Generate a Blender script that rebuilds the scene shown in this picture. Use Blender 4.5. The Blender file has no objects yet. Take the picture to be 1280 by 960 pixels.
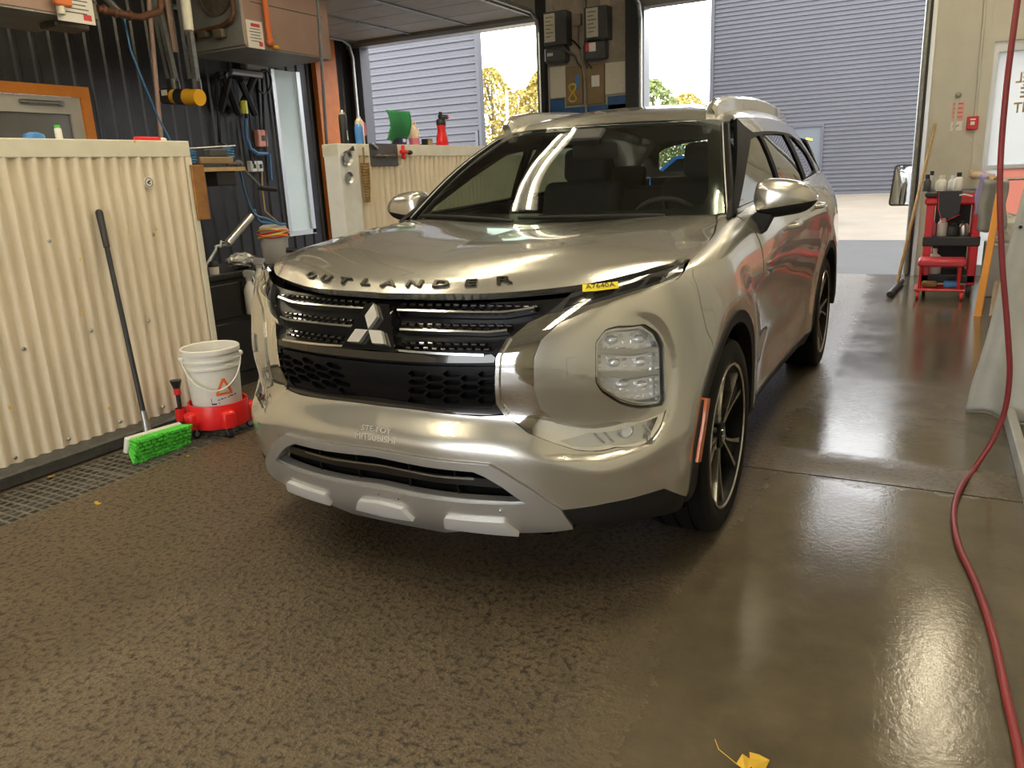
import bpy, bmesh, math, random
import numpy as np
from mathutils import Vector, Matrix
from mathutils.geometry import delaunay_2d_cdt

SC = bpy.context.scene
COL = SC.collection
# ------------------------------------------------------------------ camera
CAM_F, CAM_POS = 977.5, np.array([1.533, -2.803, 1.344])
YAW, PITCH, ROLL = 0.49916, 0.26274, -0.04553
_cy, _sy, _cp, _sp = math.cos(YAW), math.sin(YAW), math.cos(PITCH), math.sin(PITCH)
FWD = np.array([-_sy*_cp, _cy*_cp, -_sp]); _r = np.array([_cy, _sy, 0.]); _u = np.cross(_r, FWD)
RGT = math.cos(ROLL)*_r + math.sin(ROLL)*_u
UPV = -math.sin(ROLL)*_r + math.cos(ROLL)*_u
cam_d = bpy.data.cameras.new('camera'); cam = bpy.data.objects.new('camera', cam_d); COL.objects.link(cam)
cam_d.sensor_width = 36.0; cam_d.lens = CAM_F/1280*36.0; cam_d.clip_start = .05; cam_d.clip_end = 400
cam.matrix_world = Matrix(((RGT[0], UPV[0], -FWD[0], CAM_POS[0]), (RGT[1], UPV[1], -FWD[1], CAM_POS[1]),
                           (RGT[2], UPV[2], -FWD[2], CAM_POS[2]), (0, 0, 0, 1)))
SC.camera = cam
SC.view_settings.view_transform = 'Standard'; SC.view_settings.look = 'None'
SC.view_settings.gamma = 1.0; SC.view_settings.use_curve_mapping = False
SC.view_settings.exposure = 0.0
# ------------------------------------------------------------------ sky
W = bpy.data.worlds.new('overcast_sky'); SC.world = W; W.use_nodes = True
_bg = W.node_tree.nodes['Background']
_bg.inputs[0].default_value = (.965, .98, 1.0, 1); _bg.inputs[1].default_value = 6.5

def pixdir(x, y): return FWD + RGT*((x-640)/CAM_F) - UPV*((y-480)/CAM_F)
def at(px, py, **k):
    d = pixdir(px, py); (ax, v), = k.items(); i = 'xyz'.index(ax); t = (v-CAM_POS[i])/d[i]
    return CAM_POS + t*d
def proj(P):
    d = np.asarray(P, float) - CAM_POS; z = d@FWD
    return np.stack([640+CAM_F*(d@RGT)/z, 480-CAM_F*(d@UPV)/z], -1)

# ------------------------------------------------------------------ materials
MATS = {}
def mat(name, col, rough=.5, metal=0., coat=0., spec=.5, emit=None, estr=1., alpha=1., noise=None, bump=None, trans=0., ior=1.45, coatr=.03, sheen=0., col2=None):
    """noise=(scale, amount) varies colour, bump=(scale, strength) adds fine relief"""
    m = bpy.data.materials.new(name); m.use_nodes = True; nt = m.node_tree; b = nt.nodes['Principled BSDF']
    b.inputs['Base Color'].default_value = (*col, 1); b.inputs['Roughness'].default_value = rough
    b.inputs['Metallic'].default_value = metal; b.inputs['Coat Weight'].default_value = coat
    b.inputs['Coat Roughness'].default_value = coatr; b.inputs['Specular IOR Level'].default_value = spec
    b.inputs['Transmission Weight'].default_value = trans; b.inputs['IOR'].default_value = ior
    if emit: b.inputs['Emission Color'].default_value = (*emit, 1); b.inputs['Emission Strength'].default_value = estr
    tc = nt.nodes.new('ShaderNodeTexCoord')
    if noise:
        n = nt.nodes.new('ShaderNodeTexNoise'); n.inputs['Scale'].default_value = noise[0]; n.inputs['Detail'].default_value = 6
        n.inputs['Roughness'].default_value = .65
        nt.links.new(tc.outputs['Object'], n.inputs['Vector'])
        r = nt.nodes.new('ShaderNodeMapRange'); r.inputs[1].default_value = .3; r.inputs[2].default_value = .7
        r.inputs[3].default_value = 0; r.inputs[4].default_value = 1
        nt.links.new(n.outputs['Fac'], r.inputs[0])
        mx = nt.nodes.new('ShaderNodeMix'); mx.data_type = 'RGBA'
        c2 = col2 or tuple(c*(1-noise[1]) for c in col)
        mx.inputs[6].default_value = (*col, 1); mx.inputs[7].default_value = (*c2, 1)
        nt.links.new(r.outputs[0], mx.inputs[0]); nt.links.new(mx.outputs[2], b.inputs['Base Color'])
    if bump:
        n = nt.nodes.new('ShaderNodeTexNoise'); n.inputs['Scale'].default_value = bump[0]; n.inputs['Detail'].default_value = 4
        nt.links.new(tc.outputs['Object'], n.inputs['Vector'])
        bp = nt.nodes.new('ShaderNodeBump'); bp.inputs['Strength'].default_value = bump[1]; bp.inputs['Distance'].default_value = .01
        nt.links.new(n.outputs['Fac'], bp.inputs['Height']); nt.links.new(bp.outputs['Normal'], b.inputs['Normal'])
    MATS[name] = m; return m
def glass_mat(name, tint, refl=1.0, rough=0.0):
    """thin sheet of glass: clear straight-through plus a Fresnel mirror"""
    m = bpy.data.materials.new(name); m.use_nodes = True; nt = m.node_tree; nt.nodes.clear()
    o = nt.nodes.new('ShaderNodeOutputMaterial'); t = nt.nodes.new('ShaderNodeBsdfTransparent'); g = nt.nodes.new('ShaderNodeBsdfGlossy')
    t.inputs[0].default_value = (*tint, 1); g.inputs['Roughness'].default_value = rough
    ge = nt.nodes.new('ShaderNodeNewGeometry'); dt = nt.nodes.new('ShaderNodeVectorMath'); dt.operation = 'DOT_PRODUCT'
    nt.links.new(ge.outputs['Incoming'], dt.inputs[0]); nt.links.new(ge.outputs['Normal'], dt.inputs[1])
    def mt(op, a, b=None):
        n = nt.nodes.new('ShaderNodeMath'); n.operation = op
        for i, v in enumerate((a, b)):
            if v is None: continue
            if isinstance(v, (int, float)): n.inputs[i].default_value = v
            else: nt.links.new(v, n.inputs[i])
        return n.outputs[0]
    fr = mt('ADD', mt('MULTIPLY', mt('POWER', mt('SUBTRACT', 1.0, mt('ABSOLUTE', dt.outputs['Value'])), 5.0), .95), .05)   # same from both faces
    mm = nt.nodes.new('ShaderNodeMath'); mm.operation = 'MULTIPLY'; mm.inputs[1].default_value = refl; mm.use_clamp = True
    mx = nt.nodes.new('ShaderNodeMixShader')
    nt.links.new(fr, mm.inputs[0]); nt.links.new(mm.outputs[0], mx.inputs[0])
    nt.links.new(t.outputs[0], mx.inputs[1]); nt.links.new(g.outputs[0], mx.inputs[2]); nt.links.new(mx.outputs[0], o.inputs[0])
    MATS[name] = m; return m
def M(n): return MATS[n] if isinstance(n, str) else n

# ------------------------------------------------------------------ object helpers
def tag(o, label=None, cat=None, group=None, kind=None):
    if label: o['label'] = label
    if cat: o['category'] = cat
    if group: o['group'] = group
    if kind: o['kind'] = kind
    return o
def empty(name, loc=(0, 0, 0), rz=0., label=None, cat=None, group=None):
    o = bpy.data.objects.new(name, None); COL.objects.link(o); o.location = loc; o.rotation_euler = (0, 0, rz); o.empty_display_size = .1
    return tag(o, label, cat, group)
def link(name, me, m=None, parent=None):
    o = bpy.data.objects.new(name, me); COL.objects.link(o)
    if m is not None: me.materials.append(M(m))
    if parent: o.parent = parent
    return o
def mesh(name, V, F, m=None, parent=None, smooth=False):
    me = bpy.data.meshes.new(name); me.from_pydata([tuple(map(float, v)) for v in V], [], [tuple(f) for f in F]); me.update()
    if smooth: me.shade_smooth()
    return link(name, me, m, parent)
class MB:
    """collects simple solids into one mesh"""
    def __init__(s): s.bm = bmesh.new()
    def box(s, c, d, rot=None, bev=0., seg=1):
        r = bmesh.ops.create_cube(s.bm, size=1.0)['verts']
        bmesh.ops.scale(s.bm, vec=Vector(d), verts=r)
        if bev > 0:
            es = list({e for v in r for e in v.link_edges})
            g = bmesh.ops.bevel(s.bm, geom=es, offset=bev, segments=seg, affect='EDGES', profile=.5, clamp_overlap=True)
            r = list({v for f in g['faces'] for v in f.verts} | {v for v in r if v.is_valid})
        if rot is not None: bmesh.ops.rotate(s.bm, cent=(0, 0, 0), matrix=rot, verts=r)
        bmesh.ops.translate(s.bm, vec=Vector(c), verts=r); return s
    def box2(s, a, b, bev=0.): 
        a = Vector(a); b = Vector(b); return s.box((a+b)/2, [abs(x) for x in (b-a)], None, bev)
    def cyl(s, a, b, r, r2=None, n=16, cap=True):
        a = Vector(a); b = Vector(b); d = b-a
        g = bmesh.ops.create_cone(s.bm, cap_ends=cap, segments=n, radius1=r, radius2=r if r2 is None else r2, depth=d.length)['verts']
        q = d.to_track_quat('Z', 'Y').to_matrix()
        bmesh.ops.rotate(s.bm, cent=(0, 0, 0), matrix=q, verts=g); bmesh.ops.translate(s.bm, vec=(a+b)/2, verts=g); return s
    def ball(s, c, r, sc=(1, 1, 1), u=16, v=10, rot=None):
        g = bmesh.ops.create_uvsphere(s.bm, u_segments=u, v_segments=v, radius=r)['verts']
        bmesh.ops.scale(s.bm, vec=Vector(sc), verts=g)
        if rot is not None: bmesh.ops.rotate(s.bm, cent=(0, 0, 0), matrix=rot, verts=g)
        bmesh.ops.translate(s.bm, vec=Vector(c), verts=g); return s
    def lathe(s, prof, n=32, axis='Z', cen=(0, 0, 0), arc=2*math.pi):
        """prof [(r, h)]"""
        rings = []; full = abs(arc-2*math.pi) < 1e-6
        for k in range(n if full else n+1):
            t = arc*k/n; c, sn = math.cos(t), math.sin(t); ring = []
            for r, h in prof:
                p = {'Z': (r*c, r*sn, h), 'X': (h, r*c, r*sn), 'Y': (r*c, h, r*sn)}[axis]
                ring.append(s.bm.verts.new((p[0]+cen[0], p[1]+cen[1], p[2]+cen[2])))
            rings.append(ring)
        m = len(rings)
        for k in range(m if full else m-1):
            A, B = rings[k], rings[(k+1) % m]
            for j in range(len(prof)-1):
                try: s.bm.faces.new((A[j], B[j], B[j+1], A[j+1]))
                except ValueError: pass
        return s
    def tube(s, pts, r, n=8, closed=False, cap=True):
        P = [Vector(p) for p in pts]; N = len(P); rings = []
        up = Vector((0, 0, 1)); prev = None
        for i, p in enumerate(P):
            t = (P[(i+1) % N]-P[i-1]) if (closed or 0 < i < N-1) else (P[1]-P[0] if i == 0 else P[-1]-P[-2])
            t.normalize()
            if prev is None: prev = t.orthogonal().normalized()
            prev = (prev - t*prev.dot(t)); prev = prev.normalized() if prev.length > 1e-6 else t.orthogonal().normalized()
            b = t.cross(prev); rr = r[i] if hasattr(r, '__len__') else r
            rings.append([s.bm.verts.new(p+(prev*math.cos(2*math.pi*k/n)+b*math.sin(2*math.pi*k/n))*rr) for k in range(n)])
        for i in range(N if closed else N-1):
            A, B = rings[i], rings[(i+1) % N]
            for k in range(n): s.bm.faces.new((A[k], A[(k+1) % n], B[(k+1) % n], B[k]))
        if cap and not closed:
            s.bm.faces.new(rings[0][::-1]); s.bm.faces.new(rings[-1])
        return s
    def prism(s, poly, a, b, plane='xy'):
        """extrude a 2-D polygon between a and b along the third axis"""
        f = {'xy': lambda p, h: (p[0], p[1], h), 'xz': lambda p, h: (p[0], h, p[1]), 'yz': lambda p, h: (h, p[0], p[1])}[plane]
        A = [s.bm.verts.new(f(p, a)) for p in poly]; B = [s.bm.verts.new(f(p, b)) for p in poly]; n = len(poly)
        s.bm.faces.new(A); s.bm.faces.new(B[::-1])
        for i in range(n): s.bm.faces.new((A[i], B[i], B[(i+1) % n], A[(i+1) % n]))
        return s
    def quad(s, *P):
        s.bm.faces.new([s.bm.verts.new(p) for p in P]); return s
    def build(s, name, m=None, parent=None, smooth=None):
        bmesh.ops.recalc_face_normals(s.bm, faces=s.bm.faces[:])
        me = bpy.data.meshes.new(name); s.bm.to_mesh(me); s.bm.free()
        if smooth:
            me.shade_smooth(); me.set_sharp_from_angle(angle=math.radians(smooth))
        return link(name, me, m, parent)
def rotm(ax, deg): return Matrix.Rotation(math.radians(deg), 3, ax)
def copy_tree(o, parent=None, mirror=False):
    c = o.copy(); COL.objects.link(c); c.parent = parent
    for ch in o.children: copy_tree(ch, c)
    return c
def text_mesh(name, s, size, depth, m, parent, sx=1., bold=0., align='CENTER', spacing=1.):
    """lettering as a mesh lying in the local XZ plane, facing -Y"""
    cu = bpy.data.curves.new(name, 'FONT'); cu.body = s; cu.size = size; cu.extrude = depth; cu.align_x = align; cu.align_y = 'CENTER'
    cu.offset = bold; cu.space_character = spacing; cu.resolution_u = 3
    o = bpy.data.objects.new(name, cu); COL.objects.link(o)
    dg = bpy.context.evaluated_depsgraph_get(); me = bpy.data.meshes.new_from_object(o.evaluated_get(dg))
    bpy.data.objects.remove(o); bpy.data.curves.remove(cu)
    me.transform(Matrix.Diagonal((sx, 1, 1, 1))); me.transform(Matrix.Rotation(math.pi/2, 4, 'X'))
    return link(name, me, m, parent)

# ------------------------------------------------------------------ curved sheet surfaces
def hermite(xs, ys, xq):
    xs = np.asarray(xs, float); ys = np.asarray(ys, float); n = len(xs)
    h = np.diff(xs); dl = np.diff(ys, axis=0)/h.reshape(-1, *([1]*(ys.ndim-1)))
    m = np.empty_like(ys); m[0] = dl[0]; m[-1] = dl[-1]
    w = (h[:-1]/(h[:-1]+h[1:])).reshape(-1, *([1]*(ys.ndim-1)))
    m[1:-1] = dl[:-1]*(1-w)+dl[1:]*w
    i = np.clip(np.searchsorted(xs, xq, 'right')-1, 0, n-2); t = ((xq-xs[i])/h[i])
    sh = (-1, *([1]*(ys.ndim-1))); t = t.reshape(sh); hh = h[i].reshape(sh)
    return (2*t**3-3*t**2+1)*ys[i]+(t**3-2*t**2+t)*hh*m[i]+(-2*t**3+3*t**2)*ys[i+1]+(t**3-t**2)*hh*m[i+1]
class Surf:
    def __init__(s, G, A, B, na=400, nb=160, flip=1, post=None):
        G = np.asarray(G, float); s.a0, s.a1, s.b0, s.b1 = A[0], A[-1], B[0], B[-1]
        s.qa = np.linspace(A[0], A[-1], na); s.qb = np.linspace(B[0], B[-1], nb)
        D = hermite(A, G, s.qa)                                   # na x nB x 3
        D = np.swapaxes(hermite(B, np.swapaxes(D, 0, 1), s.qb), 0, 1)
        if post is not None: D = post(D)
        s.D = D; ga, gb = np.gradient(D, axis=0), np.gradient(D, axis=1)
        N = np.cross(ga, gb)*flip; s.N = N/np.maximum(np.linalg.norm(N, axis=2, keepdims=True), 1e-9)
        if np.abs(D[0, :, 0]).max() < 1e-6:
            s.N[0, :, 0] = 0; s.N[0] /= np.linalg.norm(s.N[0], axis=1, keepdims=True)
        s.na, s.nb = na, nb
        s.px = proj(D.reshape(-1, 3)).reshape(na, nb, 2)
        s.vis = np.einsum('ijk,ijk->ij', s.N, CAM_POS-D) > 0
    def _lerp(s, T, a, b):
        a = np.clip((np.asarray(a, float)-s.a0)/(s.a1-s.a0), 0, 1)*(s.na-1); b = np.clip((np.asarray(b, float)-s.b0)/(s.b1-s.b0), 0, 1)*(s.nb-1)
        i = np.minimum(a.astype(int), s.na-2); j = np.minimum(b.astype(int), s.nb-2); u = (a-i)[..., None]; v = (b-j)[..., None]
        return T[i, j]*(1-u)*(1-v)+T[i+1, j]*u*(1-v)+T[i, j+1]*(1-u)*v+T[i+1, j+1]*u*v
    def P(s, a, b): return s._lerp(s.D, a, b)
    def Nm(s, a, b):
        n = s._lerp(s.N, a, b); return n/np.linalg.norm(n, axis=-1, keepdims=True)
    def _inv(s, f, T, dense, mask=None):
        """find (a, b) whose image f(P) is the target"""
        ka, kb = max(1, s.na//350), max(1, s.nb//120); d = ((dense[::ka, ::kb]-np.asarray(T, float))**2).sum(-1)
        if mask is not None: d = np.where(mask[::ka, ::kb], d, d+1e5)
        i, j = np.unravel_index(np.argmin(d), d.shape); q = np.array([s.qa[i*ka], s.qb[j*kb]])
        ha, hb = (s.a1-s.a0)/s.na, (s.b1-s.b0)/s.nb
        for _ in range(14):
            r = f(s.P(q[0], q[1]))-T
            ca = -1 if q[0]+ha > s.a1 else 1; cb = -1 if q[1]+hb > s.b1 else 1
            J = np.stack([(f(s.P(q[0]+ca*ha, q[1]))-T-r)/(ca*ha), (f(s.P(q[0], q[1]+cb*hb))-T-r)/(cb*hb)], 1)
            try: st = np.linalg.solve(J+1e-9*np.eye(2), -r)
            except np.linalg.LinAlgError: break
            st = np.clip(st, -6*np.array([ha, hb]), 6*np.array([ha, hb])); q = q+st
            q = np.clip(q, (s.a0, s.b0), (s.a1, s.b1))
        return q
    def pix(s, *T): return [tuple(s._inv(lambda p: proj(p[None])[0], np.array(t, float), s.px, s.vis)) for t in T]
    def xyz(s, axes, *T):
        ii = ['xyz'.index(c) for c in axes]; dn = s.D[..., ii]
        return [tuple(s._inv(lambda p: p[ii], np.array(t, float), dn)) for t in T]
def dense(P, step, closed=True):
    out = []; n = len(P)
    for i in range(n if closed else n-1):
        a = np.array(P[i], float); b = np.array(P[(i+1) % n], float); k = max(1, int(math.ceil(np.linalg.norm(b-a)/step)))
        out += [tuple(a+(b-a)*j/k) for j in range(k)]
    if not closed: out.append(tuple(P[-1]))
    return out
def rounded(P, r, n=4, skip=()):
    """round the corners of a closed polygon"""
    out = []; N = len(P)
    for i in range(N):
        p = np.array(P[i], float); a = np.array(P[i-1], float); b = np.array(P[(i+1) % N], float)
        rr = r[i] if hasattr(r, '__len__') else r
        if i in skip or rr <= 0: out.append(tuple(p)); continue
        la, lb = np.linalg.norm(a-p), np.linalg.norm(b-p); d = min(rr, la*.45, lb*.45)
        A = p+(a-p)/la*d; B = p+(b-p)/lb*d
        for k in range(n+1):
            t = k/n; out.append(tuple((1-t)**2*A+2*t*(1-t)*p+t*t*B))
    return out
def spline(P, n=6, closed=False):
    P = np.array(P, float); N = len(P)
    if closed: P = np.concatenate([P, P[:1]])
    t = np.concatenate([[0], np.cumsum(np.maximum(np.linalg.norm(np.diff(P, axis=0), axis=1), 1e-9))])
    if closed:
        L = t[-1]; Q = np.concatenate([P[-4:-1], P, P[1:4]]); tt = np.concatenate([t[-4:-1]-L, t, t[1:4]+L])
    else: Q, tt = P, t
    q = np.concatenate([np.linspace(t[i], t[i+1], n, endpoint=False) for i in range(len(t)-1)]+([] if closed else [[t[-1]]]))
    return [tuple(x) for x in hermite(tt, Q, q)]
def area2(P): P = np.array(P); x, y = P[:, 0], P[:, 1]; return float(np.sum(x*np.roll(y, -1)-np.roll(x, -1)*y))
def inset(P, d):
    """shrink a closed polygon by d (negative grows)"""
    sg = 1 if area2(P) > 0 else -1; P = np.array(P); N = len(P); out = []
    for i in range(N):
        a = P[i]-P[i-1]; b = P[(i+1) % N]-P[i]
        na = np.array([-a[1], a[0]])/max(np.linalg.norm(a), 1e-9); nb = np.array([-b[1], b[0]])/max(np.linalg.norm(b), 1e-9)
        n = na+nb; l = np.linalg.norm(n); n = n/l if l > 1e-6 else na
        out.append(tuple(P[i]+sg*n*d/max(.5, float(n@na))))
    return out
def inside(poly, Q):
    poly = np.array(poly); Q = np.atleast_2d(Q); r = np.zeros(len(Q), bool); j = len(poly)-1
    for i in range(len(poly)):
        yi, yj = poly[i, 1], poly[j, 1]; c = (yi > Q[:, 1]) != (yj > Q[:, 1])
        xx = (poly[j, 0]-poly[i, 0])*(Q[:, 1]-yi)/((yj-yi) if abs(yj-yi) > 1e-12 else 1e-12)+poly[i, 0]
        r ^= c & (Q[:, 0] < xx); j = i
    return r
def panel(name, S, outer, holes=(), m=None, parent=None, off=0., thick=.012, step=.03, gap=0., side=None, rim=True, hoff=None, hgap=0.):
    """a sheet cut out of surface S along an outline in its (a, b) coordinates; thick = depth of its folded edges.
    side: None = as is (x > 0), 'both' = mirrored half joined on, 'pair' = a second, mirrored object"""
    if gap:
        o0 = outer; outer = inset(outer, gap)
        if side == 'both': outer = [(0., q[1]) if p[0] < 1e-4 else q for p, q in zip(o0, outer)]
    if hgap: holes = [inset(h, -hgap) for h in holes]
    loops = [dense(outer, step)]+[dense(h, step) for h in holes]
    pts = [q for l in loops for q in l]; E = []; k = 0
    for l in loops:
        n = len(l); E += [(k+i, k+(i+1) % n) for i in range(n)]; k += n
    o = np.array(loops[0]); mn, mx = o.min(0), o.max(0)
    gx = np.arange(mn[0]+step/2, mx[0], step); gy = np.arange(mn[1]+step/2, mx[1], step)
    if len(gx) and len(gy):
        Q = np.stack(np.meshgrid(gx, gy, indexing='ij'), -1).reshape(-1, 2)
        ok = inside(loops[0], Q)
        for h in loops[1:]: ok &= ~inside(h, Q)
        Q = Q[ok]
        if len(Q):
            B = np.array(pts); d = np.min(((Q[:, None]-B[None])**2).sum(-1), axis=1) if len(Q)*len(B) < 6e6 else np.array([((B-q)**2).sum(1).min() for q in Q])
            pts += [tuple(q) for q in Q[d > (step*.45)**2]]
    res = delaunay_2d_cdt([Vector(q) for q in pts], E, [], 0, 1e-7)
    V2 = np.array([tuple(v) for v in res[0]]); F = [tuple(f) for f in res[2]]
    cen = np.array([V2[list(f)].mean(0) for f in F]); ok = inside(loops[0], cen)
    for h in loops[1:]: ok &= ~inside(h, cen)
    F = [f for f, g in zip(F, ok) if g]
    used = sorted({i for f in F for i in f}); mp = {u: i for i, u in enumerate(used)}; V2 = V2[used]
    F = [tuple(mp[i] for i in f) for f in F]
    Nn = S.Nm(V2[:, 0], V2[:, 1]); P3 = S.P(V2[:, 0], V2[:, 1]); 
    V = P3+Nn*off; f0 = F[0]; fn = np.cross(V[f0[1]]-V[f0[0]], V[f0[2]]-V[f0[0]])
    def orient(f):
        n = np.cross(V[f[1]]-V[f[0]], V[f[2]]-V[f[0]]); return f if n@Nn[f[0]] > 0 else f[::-1]
    F = [orient(f) for f in F]
    NV = list(V); NN = list(Nn)
    if rim:
        cnt = {}
        for f in F:
            for i in range(3):
                e = (f[i], f[(i+1) % 3]); cnt[e] = 1
        bd = [e for e in cnt if (e[1], e[0]) not in cnt]
        for a, b in bd:
            if side == 'both' and abs(V[a][0]) < .004 and abs(V[b][0]) < .004: continue
            q = [V[a], V[b], V[b]-Nn[b]*thick, V[a]-Nn[a]*thick]
            wn = np.cross(q[1]-q[0], q[3]-q[0]); wn = -wn/max(np.linalg.norm(wn), 1e-9)
            k = len(NV); NV += q; NN += [wn]*4; F.append((k+1, k, k+3, k+2))
    NV = np.array(NV); NN = np.array(NN)
    def make(V, F, N):
        me = bpy.data.meshes.new(name); me.from_pydata([tuple(v) for v in V], [], F); me.update(); me.shade_smooth()
        me.normals_split_custom_set_from_vertices([tuple(n) for n in N])
        return link(name, me, m, parent)
    mir = np.array([-1, 1, 1])
    if side == 'both':
        n = len(NV); return make(np.concatenate([NV, NV*mir]), F+[tuple(i+n for i in f[::-1]) for f in F], np.concatenate([NN, NN*mir]))
    r = make(NV, F, NN)
    if side == 'pair': return r, make(NV*mir, [f[::-1] for f in F], NN*mir)
    return r
def strip(name, S, line, w, m, parent, off=.004, thick=.01, side='pair', taper=0.):
    """a raised ribbon of width w along a line in (a, b) of S"""
    L = np.array(line); t = np.gradient(L, axis=0); t /= np.linalg.norm(t, axis=1, keepdims=True); n = np.stack([-t[:, 1], t[:, 0]], 1)
    k = np.ones(len(L)); 
    if taper: s_ = np.linspace(0, 1, len(L)); k = np.minimum(1, np.minimum(s_, 1-s_)/taper+.15)
    k = k[:, None]
    return panel(name, S, [tuple(q) for q in L+n*w/2*k]+[tuple(q) for q in (L-n*w/2*k)[::-1]], m=m, parent=parent, off=off, thick=thick, side=side, step=.02)
def mirror_obj(o):
    """a second, mirrored copy of a part of the car (x -> -x), children included"""
    me = o.data.copy() if o.data else None
    c = o.copy(); 
    if me:
        me.transform(Matrix.Diagonal((-1, 1, 1, 1))); me.flip_normals(); c.data = me
    COL.objects.link(c)
    for ch in o.children:
        k = mirror_obj(ch); k.parent = c
    return c
# ================================================================== the building
XW, ZW, YB, ZD, XL, XR, YF, ZC = -2.37, 1.61, 7.41, 3.28, -6.65, 3.3, -7.5, 4.4     # partition, its height, back wall, door head, side walls, front wall, ceiling
LAMP = (1.0, .86, .60)
mat('cream_sheet', (.80, .71, .56), .42, spec=.4, noise=(3.5, .10), bump=(60, .04))
mat('cream_board', (.78, .75, .62), .5, noise=(8, .12))
mat('white_board', (.78, .78, .74), .45, noise=(10, .12))
mat('black_sheet', (.035, .034, .036), .30, spec=.5, noise=(2.2, .5), bump=(14, .25))
mat('black_steel', (.02, .02, .02), .5)
mat('kerb_concrete', (.075, .075, .07), .45, noise=(14, .6), bump=(50, .4))
mat('grate_iron', (.21, .19, .155), .45, .25, noise=(20, .5))
mat('drain_dark', (.012, .011, .010), .5)
mat('ceiling_grey', (.42, .40, .35), .8, noise=(3, .3))
mat('door_panel_grey', (.30, .30, .28), .6, noise=(4, .4))
mat('white_panel', (.60, .585, .51), .5, noise=(3, .12))
mat('wall_grey', (.45, .42, .35), .7, noise=(2, .2))
mat('galvanised', (.42, .44, .43), .35, .85, noise=(25, .3))
mat('aluminium', (.60, .61, .60), .35, .8)
mat('orange_paint', (.62, .17, .02), .5, noise=(8, .25))
mat('orange_trim', (.80, .27, .03), .45, noise=(8, .15))
mat('tube_glow', (.9, .9, .9), .4, emit=LAMP, estr=55.)
mat('lamp_housing', (.75, .75, .72), .4)
mat('siding_grey', (.093, .092, .105), .55, noise=(.6, .10))
mat('siding_trim', (.065, .065, .075), .5)
mat('siding_door', (.10, .11, .125), .45)
mat('asphalt', (.032, .030, .028), .6, noise=(3, .35), bump=(120, .3))
mat('gravel_tan', (.185, .155, .115), .8, noise=(1.2, .25), bump=(80, .3))
mat('blue_sheet', (.03, .12, .32), .4, noise=(5, .4))
glass_mat('pane', (.80, .84, .82), 1.0)
mat('door_glass', (.20, .20, .185), .12, noise=(1.5, .15))  # opaque grey stands for the dim room behind the glass

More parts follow.
